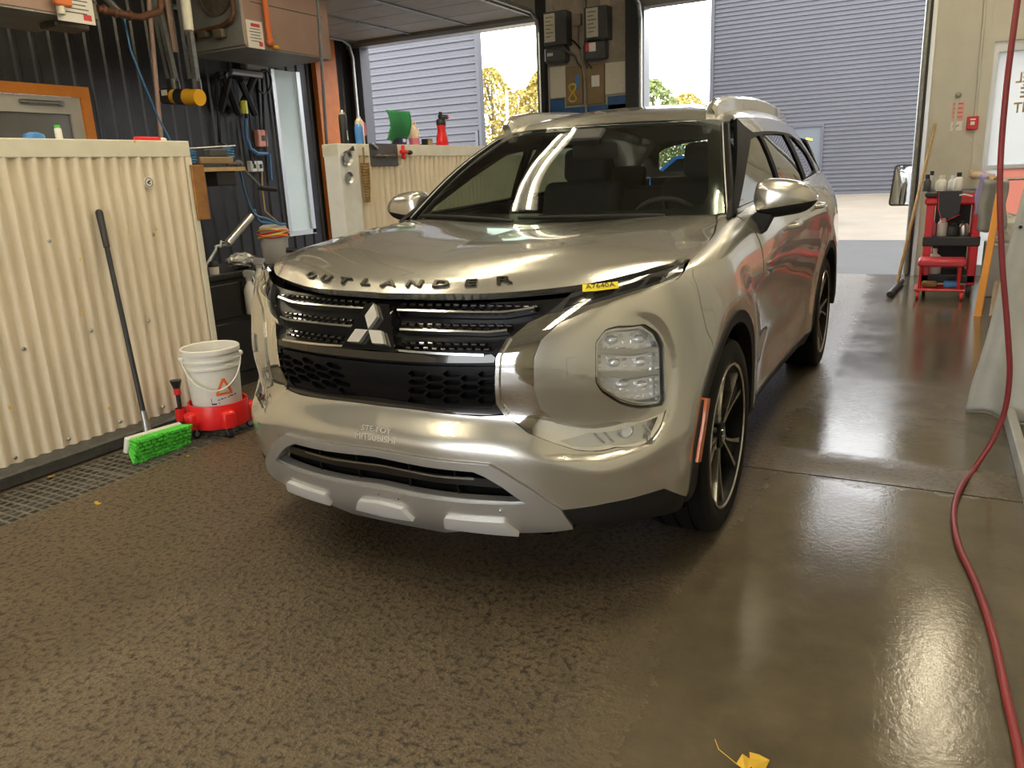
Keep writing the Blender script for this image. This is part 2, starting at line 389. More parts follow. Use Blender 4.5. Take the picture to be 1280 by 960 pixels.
def wet_floor(name):
    m = bpy.data.materials.new(name); m.use_nodes = True; nt = m.node_tree; N, L = nt.nodes, nt.links; b = N['Principled BSDF']; b.inputs['IOR'].default_value = 1.42; b.inputs['Specular IOR Level'].default_value = .55
    tc = N.new('ShaderNodeTexCoord')
    def noise(sc, det=5, ro=.6, vec=None):
        n = N.new('ShaderNodeTexNoise'); n.inputs['Scale'].default_value = sc; n.inputs['Detail'].default_value = det; n.inputs['Roughness'].default_value = ro
        L.new(vec or tc.outputs['Object'], n.inputs['Vector']); return n.outputs['Fac']
    def rng(x, a, c, d=0., e=1.):
        r = N.new('ShaderNodeMapRange'); r.inputs[1].default_value = a; r.inputs[2].default_value = c; r.inputs[3].default_value = d; r.inputs[4].default_value = e; L.new(x, r.inputs[0]); return r.outputs[0]
    def math_(op, x, y):
        k = N.new('ShaderNodeMath'); k.operation = op; k.use_clamp = op != 'SUBTRACT'
        for i, v in enumerate((x, y)):
            if isinstance(v, (int, float)): k.inputs[i].default_value = v
            else: L.new(v, k.inputs[i])
        return k.outputs[0]
    def mix(f, a, c):
        x = N.new('ShaderNodeMix'); x.data_type = 'RGBA'; L.new(f, x.inputs[0])
        for i, v in ((6, a), (7, c)):
            if isinstance(v, tuple): x.inputs[i].default_value = (*v, 1)
            else: L.new(v, x.inputs[i])
        return x.outputs[2]
    sep = N.new('ShaderNodeSeparateXYZ'); L.new(tc.outputs['Object'], sep.inputs[0]); X, Y = sep.outputs[0], sep.outputs[1]
    big = noise(.75, 4, .55); mid = noise(5, 6, .65); fine = noise(46, 4, .6); grit = noise(120, 3, .6); vast = noise(.35, 3, .5)
    wob = math_('MULTIPLY', math_('SUBTRACT', mid, .5), .5); wob2 = math_('MULTIPLY', math_('SUBTRACT', big, .5), .7)
    raw = N.new('ShaderNodeMath'); raw.operation = 'ADD'; L.new(X, raw.inputs[0]); L.new(wob2, raw.inputs[1])
    lane = rng(raw.outputs[0], .75, 1.05)                                                # trowelled, washed lane beside the car
    yw = N.new('ShaderNodeMath'); yw.operation = 'ADD'; L.new(Y, yw.inputs[0]); L.new(wob, yw.inputs[1])
    jn = N.new('ShaderNodeMath'); jn.operation = 'SUBTRACT'; L.new(yw.outputs[0], jn.inputs[0]); jn.inputs[1].default_value = .80
    ab = N.new('ShaderNodeMath'); ab.operation = 'ABSOLUTE'; L.new(jn.outputs[0], ab.inputs[0])
    spall = rng(ab.outputs[0], .05, .20, 1., 0.)                                         # spalled strip along the joint
    smooth = math_('MULTIPLY', lane, math_('SUBTRACT', 1.0, math_('MULTIPLY', spall, .75)))
    film = rng(math_('ADD', math_('MULTIPLY', big, .7), math_('MULTIPLY', mid, .3)), .40, .52)
    wet = math_('MAXIMUM', math_('MULTIPLY', smooth, math_('ADD', math_('MULTIPLY', film, .25), .75)), math_('MULTIPLY', film, .22))
    stain = rng(math_('ADD', math_('MULTIPLY', mid, .5), math_('MULTIPLY', vast, .5)), .38, .62)
    c1 = mix(stain, (.175, .130, .080), (.105, .080, .050)); c2 = mix(rng(grit, .42, .68), c1, (.066, .050, .033))
    pit = rng(fine, .50, .64); c4 = mix(math_('MULTIPLY', pit, math_('SUBTRACT', 1.0, smooth)), c2, (.022, .017, .012))
    spot = rng(noise(11, 3, .5), .66, .72); c5 = mix(math_('MULTIPLY', spot, .7), c4, (.020, .016, .012))
    c3 = mix(smooth, c5, mix(stain, (.125, .103, .066), (.08, .066, .044))); L.new(c3, b.inputs['Base Color'])
    ro = math_('ADD', math_('MULTIPLY', math_('SUBTRACT', 1.0, wet), math_('ADD', math_('MULTIPLY', fine,   .30), .22)), .135); L.new(ro, b.inputs['Roughness'])
    bp = N.new('ShaderNodeBump'); bp.inputs['Distance'].default_value = .008
    L.new(math_('ADD', math_('MULTIPLY', fine, .8), math_('MULTIPLY', grit, .2)), bp.inputs['Height'])
    L.new(math_('ADD', math_('MULTIPLY', math_('SUBTRACT', 1.0, smooth), .85), .10), bp.inputs['Strength']); L.new(bp.outputs[0], b.inputs['Normal'])
    MATS[name] = m
wet_floor('wet_concrete')
def struct(o): return tag(o, kind='structure')

# ---- floor slabs with a saw joint, drain channel under the grates
G1, G2, YJ = -1.838, -2.241, .647
slab = []
for (xa, xb, ya, yb) in ((G1, XR, YF, YJ-.006), (G1, XR, YJ+.006, YB), (XL, G2, YF, YB)):
    b_ = MB(); b_.box2((xa, ya, -.12), (xb, yb, 0)); slab.append(struct(b_.build('floor', 'wet_concrete')))
b_ = MB(); b_.box2((G2, YF, -.30), (G1, YB, -.16)); b_.build('drain_channel', 'drain_dark', slab[0])
b_ = MB(); b_.box2((G1, YJ-.01, -.13), (XR, YJ+.01, -.022)); b_.build('floor_joint', 'drain_dark', slab[0])
def grate_mesh(w, l, nx, ny, bar=.009, h=.03):
    """pierced plate, all bars joined at their crossings"""
    xs, ys = [], []
    for n, tot, out in ((nx, w, xs), (ny, l, ys)):
        p = (tot-bar)/n
        for k in range(n+1): out += [k*p, k*p+bar]
    V, F = [], []; nX, nY = len(xs), len(ys)
    for z in (0, -h):
        for y in ys:
            for x in xs: V.append((x, y, z))
    I = lambda i, j, k: k*nX*nY+j*nX+i
    solid = lambda i, j: 0 <= i < nX-1 and 0 <= j < nY-1 and not (i % 2 and j % 2)
    for j in range(nY-1):
        for i in range(nX-1):
            if not solid(i, j): continue
            F.append((I(i, j, 0), I(i+1, j, 0), I(i+1, j+1, 0), I(i, j+1, 0)))
            if not solid(i-1, j): F.append((I(i, j, 0), I(i, j+1, 0), I(i, j+1, 1), I(i, j, 1)))
            if not solid(i+1, j): F.append((I(i+1, j, 0), I(i+1, j, 1), I(i+1, j+1, 1), I(i+1, j+1, 0)))
            if not solid(i, j-1): F.append((I(i, j, 0), I(i, j, 1), I(i+1, j, 1), I(i+1, j, 0)))
            if not solid(i, j+1): F.append((I(i, j+1, 0), I(i+1, j+1, 0), I(i+1, j+1, 1), I(i, j+1, 1)))
    return V, F
V, F = grate_mesh(G1-G2-.006, .998, 8, 21, .013)
g0 = mesh('drain_grate', V, F, 'grate_iron'); g0.location = (G2+.003, -1.55, -.002)
tag(g0, 'rusty iron drain grate section', 'drain grate', 'drain grate sections')
for k, y_ in enumerate((-3.55, -2.55, -.55, .45, 1.45, 2.45, 3.45)):
    c = g0.copy(); COL.objects.link(c); c.location = (G2+.003, y_, -.002)
    c['label'] = ('rusty iron drain grate section under the red bucket dolly' if y_ == -.55 else 'rusty iron drain grate section beside the parked car' if y_ > 0 else 'rusty iron drain grate section before the bare partition')
g0['label'] = 'rusty iron drain grate section under the green broom head'
# ---- low partitions of corrugated sheet
def corrugated_y(y0, y1, z0, z1, x, pitch=.0725, amp=.0125, n=6, sgn=1):
    k = int(round((y1-y0)/pitch*n)); V, F = [], []
    for i in range(k+1):
        y = y0+(y1-y0)*i/k; d = amp*math.cos(2*math.pi*(y-y0)/pitch)
        V += [(x+d*sgn, y, z0), (x+d*sgn, y, z1)]
    for i in range(k): F.append((2*i, 2*i+2, 2*i+3, 2*i+1))
    return V, F
b_ = MB(); b_.box2((G2-.005, YF, 0), (-2.52, .56, .075), .012); kerb = struct(b_.build('trim_1', 'kerb_concrete'))
b_ = MB(); b_.box2((G2-.005, 1.84, 0), (-2.52, 7.3, .075), .012); struct(b_.build('trim_2', 'kerb_concrete'))
def partition(name, y0, y1, zlab):
    b_ = MB(); b_.box2((XW-.02, y0, .06), (XW-.12, y1, ZW-.02)); w = struct(b_.build(name, 'cream_board'))
    y = y0; k = 0
    while y < y1-.01:                                            # sheets about a metre wide, lapped
        ye = min(y+.87, y1); V, F = corrugated_y(y, ye, .05, ZW-.085, XW+(.0012 if k % 2 else 0), sgn=1)
        mesh('corrugated_sheet', V, F, 'cream_sheet', w, True); y = ye; k += 1
    b_ = MB(); b_.box2((XW+.012, y0-.005, ZW-.09), (XW-.14, y1+.005, ZW), .004); b_.build('cap_board', 'cream_board', w)
    b_ = MB(); b_.box2((XW+.013, y1-.035, .05), (XW-.13, y1+.006, ZW-.09), .003); b_.build('end_board', 'cream_board', w)
    return w
wall_a = partition('wall_partition', YF, .53, 0)
wall_b = partition('wall_partition', 1.86, 7.28, 0)
b_ = MB(); b_.box2((XW+.016, 1.855, .05), (XW-.13, 2.07, ZW-.002), .004); b_.build('end_board', 'white_board', wall_b)
scr = MB()
for yy, zz in [(-.78, .105), (-.50, .11), (-.20, .115), (.08, .12), (.38, .13), (-.63, .62), (-.27, .64), (.08, .63), (-.85, 1.05), (.2, 1.1), (-.4, 1.12)]:
    b_ = MB(); b_.cyl((XW+.006, yy, zz), (XW+.015, yy, zz), .011, .006, 10); b_.build('sheet_screw', 'galvanised', wall_a)
# ---- far left wall: black ribbed sheet, window openings
def ribbed_wall(x, y0, y1, z0, z1, holes):
    """ribbed sheets between openings, each opening (ya, yb, za, zb)"""
    prof = []; y = y0
    while y < y1: prof += [(y, 0), (y+.13, 0), (y+.148, .022), (y+.182, .022), (y+.20, 0)]; y += .2
    prof = [p for p in prof if p[0] <= y1]; ys = sorted({p[0] for p in prof} | {h[i] for h in holes for i in (0, 1)} | {y1})
    dep = lambda yy: float(np.interp(yy, [p[0] for p in prof], [p[1] for p in prof]))
    zs = sorted({z0, z1} | {h[i] for h in holes for i in (2, 3)}); V, F = [], []
    for yy in ys:
        for zz in zs: V.append((x+dep(yy), yy, zz))
    n = len(zs)
    for i in range(len(ys)-1):
        for j in range(n-1):
            cy_, cz_ = (ys[i]+ys[i+1])/2, (zs[j]+zs[j+1])/2
            if any(h[0] < cy_ < h[1] and h[2] < cz_ < h[3] for h in holes): continue
            F.append((i*n+j, (i+1)*n+j, (i+1)*n+j+1, i*n+j+1))
    return V, F
def LW(px, py): return at(px, py, x=XL)
oTR = LW(105, 112); wBL, wTR = LW(363, 290), LW(371, 80)
dw = (1.55, float(oTR[1]), 0., float(oTR[2])); nw = (float(wBL[1]), float(LW(390, 287)[1]), float(wBL[2]), 2.86)
V, F = ribbed_wall(XL, YF, YB, 0, ZC, [dw, nw]); wl_ = struct(mesh('wall_left', V, F, 'black_sheet'))
b_ = MB(); b_.box2((XL-.25, YF, 0), (XL-.02, dw[0], ZC)); b_.box2((XL-.25, dw[1], 0), (XL-.02, nw[0], ZC)); b_.box2((XL-.25, nw[1], 0), (XL-.02, YB, ZC)); b_.box2((XL-.25, dw[0], dw[3]), (XL-.02, dw[1], ZC)); b_.box2((XL-.25, nw[0], 0), (XL-.02, nw[1], nw[2])); b_.box2((XL-.25, nw[0], nw[3]), (XL-.02, nw[1], ZC)); b_.build('wall_core', 'black_steel', wl_)
# orange framed door with glazing
dn = struct(empty('door_1', (XL, dw[1], 0)))
def kid(o, p): o.parent = p; o.matrix_parent_inverse = p.matrix_basis.inverted(); return o
b_ = MB(); b_.box2((XL-.02, dw[1]-.085, 0), (XL+.05, dw[1]+.02, dw[3]+.02)); kid(b_.build('frame_post', 'orange_trim'), dn)
b_ = MB(); b_.box2((XL-.02, dw[0], dw[3]-.085), (XL+.05, dw[1]-.085, dw[3]+.02)); kid(b_.build('frame_head', 'orange_trim'), dn)
b_ = MB(); b_.box2((XL-.05, dw[1]-.21, 0), (XL+.02, dw[1]-.087, dw[3]-.09)); kid(b_.build('door_stile', 'white_panel'), dn)
b_ = MB(); b_.box2((XL-.05, dw[0], dw[3]-.26), (XL+.02, dw[1]-.21, dw[3]-.09)); kid(b_.build('door_rail', 'white_panel'), dn)
b_ = MB(); b_.box2((XL-.05, dw[0], 0), (XL+.02, dw[1]-.21, 1.0)); kid(b_.build('door_panel', 'white_panel'), dn)
b_ = MB(); b_.box2((XL-.02, dw[0], 1.0), (XL-.012, dw[1]-.21, dw[3]-.26)); kid(b_.build('door_pane', 'door_glass'), dn)
b_ = MB(); b_.cyl((XL+.05, dw[1]-.75, dw[3]-.16), (XL+.05, dw[1]-.32, dw[3]-.16), .022, n=10); b_.box((XL+.045, dw[1]-.32, dw[3]-.16), (.04, .06, .05)); kid(b_.build('door_closer', 'galvanised'), dn)
# tall narrow window of white translucent panel
nwin = struct(empty('window_1', (XL, nw[0], nw[2])))
mat('translucent_white', (.74, .80, .78), .5, noise=(2, .1)); _t = MATS['translucent_white'].node_tree; _t.nodes['Principled BSDF'].inputs['Transmission Weight'].default_value = .35; _t.nodes['Principled BSDF'].inputs['Roughness'].default_value = .9
b_ = MB(); b_.box2((XL-.015, nw[0], nw[2]), (XL-.005, nw[1], nw[3])); kid(b_.build('window_panel', 'translucent_white'), nwin)
for a, c in (((XL-.03, nw[1]-.012, nw[2]-.05), (XL+.03, nw[1]+.06, nw[3])), ((XL-.03, nw[0]-.05, nw[2]-.06), (XL+.03, nw[1]+.06, nw[2]+.01)), ((XL-.03, nw[0]-.05, nw[2]), (XL+.03, nw[0]+.01, nw[3]))):
    b_ = MB(); b_.box2(a, c); kid(b_.build('window_frame', 'aluminium'), nwin)
op0, op1 = LW(399, 200)[1], LW(424, 200)[1]
b_ = MB(); b_.box2((XL+.03, op0, 0), (XL+.115, min(op1, YB-.10), ZC)); o = b_.build('steel_column', 'orange_paint'); tag(o, 'orange painted steel column beside the narrow white window', 'column')
# ---- back wall with two door openings
LDx0, LDx1, RDx0, RDx1 = -6.50, -3.33, -1.96, 1.26
MDx0, MDx1, MDz = 1.90, 2.95, 2.45                                 # glazed man door
b_ = MB(); b_.box2((RDx1, YB, 0), (MDx0, YB+.2, ZC)); wb = struct(b_.build('wall_back', 'white_panel'))
b_ = MB(); b_.box2((MDx0, YB, MDz), (MDx1, YB+.2, ZC)); b_.build('wall_infill', 'white_panel', wb)
b_ = MB(); b_.box2((MDx1, YB, 0), (XR+.2, YB+.2, ZC)); b_.build('wall_infill', 'white_panel', wb)
b_ = MB(); b_.box2((XL-.2, YB, ZD), (RDx1, YB+.2, ZC)); b_.build('wall_infill', 'ceiling_grey', wb)
b_ = MB(); b_.box2((XL-.2, YB, 0), (LDx0, YB+.2, ZD)); b_.build('wall_infill', 'black_steel', wb)
b_ = MB(); b_.box2((LDx1, YB, 0), (RDx0, YB+.2, ZD)); b_.build('wall_infill', 'wall_grey', wb)
for xx in (1.31, 1.545, 1.60, 1.87): b_ = MB(); b_.box2((xx, YB-.010, 0), (xx+.03, YB+.01, ZC)); b_.build('wall_batten', 'white_panel', wb)
# right wall, front wall with its open door, ceiling
b_ = MB(); b_.box2((XR, YF, 0), (XR+.2, YB, ZC)); struct(b_.build('wall_right', 'white_panel'))
b_ = MB(); b_.box2((XL-.2, YF-.2, 0), (-6.3, YF, ZC)); wf_ = struct(b_.build('wall_front', 'wall_grey'))
for a, c in (((-3.3, 0), (-2.0, ZC)), ((1.4, 0), (XR+.2, ZC)), ((-6.3, 3.2), (-3.3, ZC)), ((-2.0, 3.2), (1.4, ZC)), ((-6.3, 0), (-3.3, 3.2))):
    b_ = MB(); b_.box2((a[0], YF-.2, a[1]), (c[0], YF, c[1])); b_.build('wall_infill', 'wall_grey', wf_)
b_ = MB(); b_.box2((XL-.3, YF-.3, ZC), (XR+.3, YB+.3, ZC+.2)); struct(b_.build('ceiling', 'ceiling_grey'))
# ---- glazed man door with lettering seen from behind
dm = struct(empty('door_2', (MDx0, YB, 0)))
b_ = MB(); b_.box2((MDx0-.09, YB-.03, 0), (MDx0+.01, YB+.05, MDz+.1)); kid(b_.build('door_casing', 'white_panel'), dm)
b_ = MB(); b_.box2((MDx0+.01, YB-.03, MDz), (MDx1+.1, YB+.05, MDz+.1)); kid(b_.build('door_casing', 'white_panel'), dm)
for a, c in (((MDx0+.01, 0), (MDx0+.06, MDz)), ((MDx0+.06, MDz-.10), (MDx1, MDz)), ((MDx1-.05, 0), (MDx1, MDz)), ((MDx0+.06, 0), (MDx1-.05, .12)), ((MDx0+.06, 1.16), (MDx1-.05, 1.20))):
    b_ = MB(); b_.box2((a[0], YB+.02, a[1]), (c[0], YB+.06, c[1])); kid(b_.build('door_frame', 'aluminium'), dm)
def film(name, col):
    m = bpy.data.materials.new(name); m.use_nodes = True; nt = m.node_tree; nt.nodes.clear(); o = nt.nodes.new('ShaderNodeOutputMaterial'); t = nt.nodes.new('ShaderNodeBsdfTranslucent'); t.inputs[0].default_value = (*col, 1)
    g = nt.nodes.new('ShaderNodeBsdfGlossy'); g.inputs['Roughness'].default_value = .1; x = nt.nodes.new('ShaderNodeMixShader'); x.inputs[0].default_value = .06
    nt.links.new(t.outputs[0], x.inputs[1]); nt.links.new(g.outputs[0], x.inputs[2]); nt.links.new(x.outputs[0], o.inputs[0]); MATS[name] = m
film('skyglow_white', (.62, .62, .60)); film('coral_glare', (.62, .36, .30))  # translucent white glows as sky behind the glass; coral paints the warm glare
b_ = MB(); b_.box2((MDx0+.06, YB+.036, 1.18), (MDx1-.05, YB+.044, MDz-.10)); kid(b_.build('door_pane', 'skyglow_white'), dm)
b_ = MB(); b_.box2((MDx0+.06, YB+.036, .12), (MDx1-.05, YB+.044, .40)); kid(b_.build('door_pane', 'skyglow_white'), dm)
b_ = MB(); b_.box2((MDx0+.06, YB+.036, .40), (MDx0+.22, YB+.044, 1.18)); kid(b_.build('door_pane', 'skyglow_white'), dm)
b_ = MB(); b_.tube([(MDx0+.07, YB-.02, 1.05), (MDx0+.55, YB-.02, 1.05)], .015, 8); kid(b_.build('push_bar', 'galvanised'), dm)
mat('gold_letters', (.42, .30, .12), .6)
for s_, zz in (('PERSONNEL', 2.075), ('AUTORIS\u00c9', 1.925), ('SEULEMENT', 1.775)):
    o = text_mesh('door_lettering', s_, .145, .001, 'gold_letters', None, sx=.85, bold=.003)
    o.data.transform(Matrix.Translation((2.475, YB+.03, zz)) @ Matrix.Diagonal((-1, 1, 1, 1))); o.data.flip_normals(); kid(o, dm)
b_ = MB(); b_.box2((MDx0+.22, YB+.037, .40), (MDx1-.05, YB+.043, 1.18)); o = kid(b_.build('door_pane', 'coral_glare'), dm)  # pink-orange glare on the glass, put into the pane colour
# ---- raised overhead doors, tracks, lamps
mat('door_under', (.52, .50, .45), .55, noise=(3, .25))
def raised_door(x0, x1, lab):
    r = empty('overhead_door', (x0, YB, ZD), 0, lab, 'garage door', 'raised garage doors')
    for k in range(5):
        y1 = YB-.10-k*.60; b_ = MB(); b_.box2((x0+.03, y1-.59, ZD+.08), (x1-.03, y1, ZD+.12), .006); kid(b_.build('door_section', 'door_under'), r)
        for xx in np.linspace(x0+.1, x1-.1, 4): b_ = MB(); b_.box2((xx-.02, y1-.585, ZD+.06), (xx+.02, y1-.005, ZD+.082)); kid(b_.build('door_stile', 'galvanised'), r)
    for xx in (x0, x1):
        b_ = MB(); b_.tube([(xx, YB-.08, .02), (xx, YB-.08, ZD-.15), (xx, YB-.14, ZD+.02), (xx, YB-.3, ZD+.09), (xx, YB-3.3, ZD+.10)], .028, 8); kid(b_.build('door_track', 'galvanised'), r)
    return r
raised_door(LDx0+.02, LDx1-.02, 'grey sectional garage door rolled up under the ceiling of the bay with the heaters')
raised_door(RDx0+.02, RDx1+.0, 'grey sectional garage door rolled up above the parked car')
for xa, xb in ((LDx1-.05, LDx1+.06), (RDx0-.17, RDx0-.0)):
    b_ = MB(); b_.box2((xa, YB-.10, 0), (xb, YB+.02, ZD+.4)); struct(b_.build('trim_3', 'black_steel'))
b_ = MB(); b_.box2((RDx0-.0, YB-.02, 0), (RDx0+.05, YB+.2, ZD)); struct(b_.build('trim_4', 'aluminium'))
b_ = MB(); b_.box2((LDx0, YB, 0), (LDx0+.10, YB+.22, ZD)); struct(b_.build('trim_5', 'siding_grey'))
b_ = MB(); b_.box2((LDx0+.0, YB-.03, ZD-.0), (LDx1, YB+.2, ZD+.05)); struct(b_.build('trim_6', 'aluminium'))
b_ = MB(); b_.box2((RDx1-.005, YB-.09, 0), (RDx1+.05, YB-.02, ZD)); struct(b_.build('trim_7', 'black_steel'))
b_ = MB(); b_.box2((RDx1+.05, YB-.05, 0), (RDx1+.09, YB+.0, ZD)); struct(b_.build('trim_8', 'aluminium'))
def lamp(x, y, z, lab, ln=2.4):
    r = empty('ceiling_lamp', (x, y, z), 0, lab, 'ceiling lamp', 'fluorescent ceiling lamps')
    b_ = MB(); b_.prism([(-.16, .02), (-.10, .08), (.10, .08), (.16, .02)], -ln/2, ln/2, 'xz'); b_.build('housing', 'lamp_housing', r)
    for dx in (-.09, .09): b_ = MB(); b_.cyl((dx, -ln/2+.02, 0), (dx, ln/2-.02, 0), .020, n=10); b_.build('tube', 'tube_glow', r, 60)
    for dy in (-.8, .8): b_ = MB(); b_.cyl((0, dy, .07), (0, dy, ZC-z), .006, n=6); b_.build('hanger', 'galvanised', r)
for x, y in ((-1.72, 2.1), (-1.72, -1.0), (-1.72, -4.1), (1.25, .6), (1.25, -2.6), (-4.9, -.6), (1.9, 5.3)): lamp(x, y, 4.0, 'twin tube fluorescent lamp hanging under the ceiling')
# ---- outside
YBD = 21.
zb_ = float(at(1080, 242, y=YBD)[2]); sl = zb_/(YBD-YB-.2)
yk = YB+.2
for _ in range(20): yk = at(1080, 300, z=(yk-YB-.2)*sl)[1]
def zg(y): return max(0., (y-YB-.2)*sl)
b_ = MB(); b_.quad((-40, YB-.0, -.004), (40, YB-.0, -.004), (40, YB+.2, -.002), (-40, YB+.2, -.002)); b_.quad((-40, YB+.2, -.002), (40, YB+.2, -.002), (40, yk, zg(yk)), (-40, yk, zg(yk))); struct(b_.build('ground', 'asphalt'))
b_ = MB(); b_.quad((-60, yk, zg(yk)), (60, yk, zg(yk)), (60, YBD+60, zg(YBD)+1.), (-60, YBD+60, zg(YBD)+1.)); b_.bm.free()
b_ = MB(); b_.quad((-60, yk, zg(yk)), (60, yk, zg(yk)), (60, YBD+.5, zg(YBD+.5)), (-60, YBD+.5, zg(YBD+.5))); b_.quad((-60, YBD+.5, zg(YBD+.5)), (60, YBD+.5, zg(YBD+.5)), (60, 90, zg(YBD+.5)), (-60, 90, zg(YBD+.5))); struct(b_.build('ground', 'gravel_tan'))
b_ = MB(); b_.quad((-60, -60, -.01), (60, -60, -.01), (60, YF-.2, -.005), (-60, YF-.2, -.005)); struct(b_.build('ground', 'asphalt'))
def siding(x0, x1, z0, z1, y, pitch):
    V, F = [], []; z = z0; k = 0
    prof = [(0, 0), (.30, .0), (.42, .035), (.88, .035), (1.0, 0)]; pts = []
    while z < z1:
        pts += [(z+a*pitch, d) for a, d in prof[:-1]]; z += pitch
    for zz, d in pts: V += [(x0, y+d, zz), (x1, y+d, zz)]
    for i in range(len(pts)-1): F.append((2*i, 2*i+1, 2*i+3, 2*i+2))
    return V, F
bl = empty('warehouse', (6, YBD, zb_), 0, 'large grey ribbed metal warehouse with a plain door across the yard', 'building')
eL = float(at(892, 60, y=YBD)[0])
dL, dR = float(at(989, 200, y=YBD)[0]), float(at(1028, 200, y=YBD)[0]); dT = float(at(1010, 156, y=YBD)[2])
for (xa, xb, za, zb2) in ((eL, dL, zb_, dT), (dR, 22, zb_, dT)):
    V, F = siding(xa, xb, zb_, dT, YBD, .112); kid(mesh('siding', V, F, 'siding_grey'), bl)
ZR = float(at(893, -8, y=YBD)[2]); V, F = siding(eL, 22, dT, ZR, YBD, .112); kid(mesh('siding', V, F, 'siding_grey'), bl)
b_ = MB(); b_.box2((eL, YBD+.05, zb_-.2), (dL, YBD+9, ZR)); b_.box2((dR, YBD+.05, zb_-.2), (22, YBD+9, ZR)); b_.box2((dL, YBD+.05, dT), (dR, YBD+9, ZR)); kid(b_.build('building_core', 'siding_trim'), bl)
b_ = MB(); b_.box2((eL-.08, YBD-.05, zb_-.2), (eL+.02, YBD+.1, ZR)); kid(b_.build('corner_trim', 'siding_trim'), bl)
b_ = MB(); b_.box2((eL, YBD-.03, zb_-.25), (22, YBD+.03, zb_+.02)); kid(b_.build('base_trim', 'siding_trim'), bl)
b_ = MB(); b_.box2((dL+.06, YBD+.0, zb_), (dR-.06, YBD+.04, dT-.06)); wd = kid(b_.build('door', 'siding_door'), bl)
b_ = MB(); b_.box2((dL, YBD-.04, zb_), (dL+.06, YBD+.06, dT)); b_.box2((dR-.06, YBD-.04, zb_), (dR, YBD+.06, dT)); b_.box2((dL+.06, YBD-.04, dT-.06), (dR-.06, YBD+.06, dT)); kid(b_.build('door_frame', 'siding_trim'), bl)
mat('yellow_tape', (.80, .80, .08), .5)
b_ = MB(); b_.box((dL+.45, YBD-.01, dT-.38), (.18, .01, .05), rotm('Y', 15)); kid(b_.build('door_sticker', 'yellow_tape'), bl)
YB2 = 12.; e2 = float(at(597, 100, y=YB2)[0])
b2_ = empty('metal_annex', (e2-3, YB2, 0), 0, 'grey ribbed metal annex standing close outside the bay with the heaters', 'building')
V, F = siding(e2-9, e2, -.2, 8, YB2, .150); kid(mesh('siding', V, F, 'siding_grey'), b2_)
b_ = MB(); b_.prism([(e2-9, YB2+.05), (e2, YB2+.05), (e2-5, YB2+6), (e2-9, YB2+6)], -.2, 8, 'xy'); kid(b_.build('building_core', 'siding_trim'), b2_)
b_ = MB(); b_.box2((e2-.0, YB2-.06, -.2), (e2+.07, YB2+.1, 8)); kid(b_.build('corner_trim', 'siding_trim'), b2_)
p_ = at(593.5, 163, y=YB2-.06); b_ = MB(); b_.box2((p_[0], YB2-.06, 0), (p_[0]+.07, YB2, p_[2])); kid(b_.build('down_pipe', 'siding_grey'), b2_)
# trees and a white pole
mat('leaf_yellow', (.33, .26, .055), .7); mat('leaf_green', (.17, .21, .06), .7); mat('bark', (.16, .13, .10), .9)
def tree(x, y, h, r, seed, m, lab, zbase=None, n=2600):
    rr = random.Random(seed); zbase = zg(YBD+.5)-.02; t = empty('tree', (x, y, zbase), 0, lab, 'tree', 'autumn trees beyond the yard')
    b_ = MB(); b_.tube([(0, 0, 0), (.1, 0, h*.35), (0, .1, h*.7), (.05, 0, h*.95)], [.16, .12, .07, .02], 7)
    for k in range(9):
        a = rr.uniform(0, 6.28); z0 = h*rr.uniform(.3, .75); b_.tube([(0, 0, z0), (math.cos(a)*r*.4, math.sin(a)*r*.4, z0+h*.1), (math.cos(a)*r*.75, math.sin(a)*r*.75, z0+h*.18)], [.06, .04, .015], 5)
    b_.build('trunk', 'bark', t, 60)
    V, F = [], []
    for k in range(n):
        u = rr.uniform(.12, 1.0); rad = r*math.sin(math.pi*min(1, u*.9+.08))**.7*rr.uniform(.3, 1)**.5; a = rr.uniform(0, 6.28)
        c = Vector((rad*math.cos(a), rad*math.sin(a), h*u)); s_ = rr.uniform(.06, .13)
        d1 = Vector((rr.uniform(-1, 1), rr.uniform(-1, 1), rr.uniform(-1, 1))).normalized(); d2 = d1.orthogonal().normalized(); k0 = len(V)
        V += [c-d1*s_, c+d2*s_*.6, c+d1*s_, c-d2*s_*.6]; F.append((k0, k0+1, k0+2, k0+3))
    o = mesh('foliage', V, F, m, t); o['kind'] = 'stuff'
for px, dep, top, r, m, lab in ((612, 30, 85, 1.5, 'leaf_yellow', 'slender yellow leaved tree right beside the annex corner'), (655, 34, 112, 2.2, 'leaf_yellow', 'broad yellow leaved tree behind the white pole'), (676, 26, 90, 1.2, 'leaf_yellow', 'yellow green tree next to the switch column'), (815, 32, 100, 1.6, 'leaf_green', 'small green tree beside the open doorway frame'), (858, 38, 117, 1.8, 'leaf_yellow', 'low golden tree next to the warehouse corner')):
    q = at(px, top, y=dep); tree(q[0], dep, max(2.0, q[2]-zg(YBD+.5)), r, px, m, lab)
mat('pole_white', (.85, .85, .85), .4)
q = at(633, 113, y=24); b_ = MB(); b_.cyl((q[0], 24, zg(YBD+.5)-.02), (q[0], 24, q[2]), .06, .05, 12); o = b_.build('pole', 'pole_white', None, 60); tag(o, 'plain white pole standing in front of the yellow trees', 'pole')
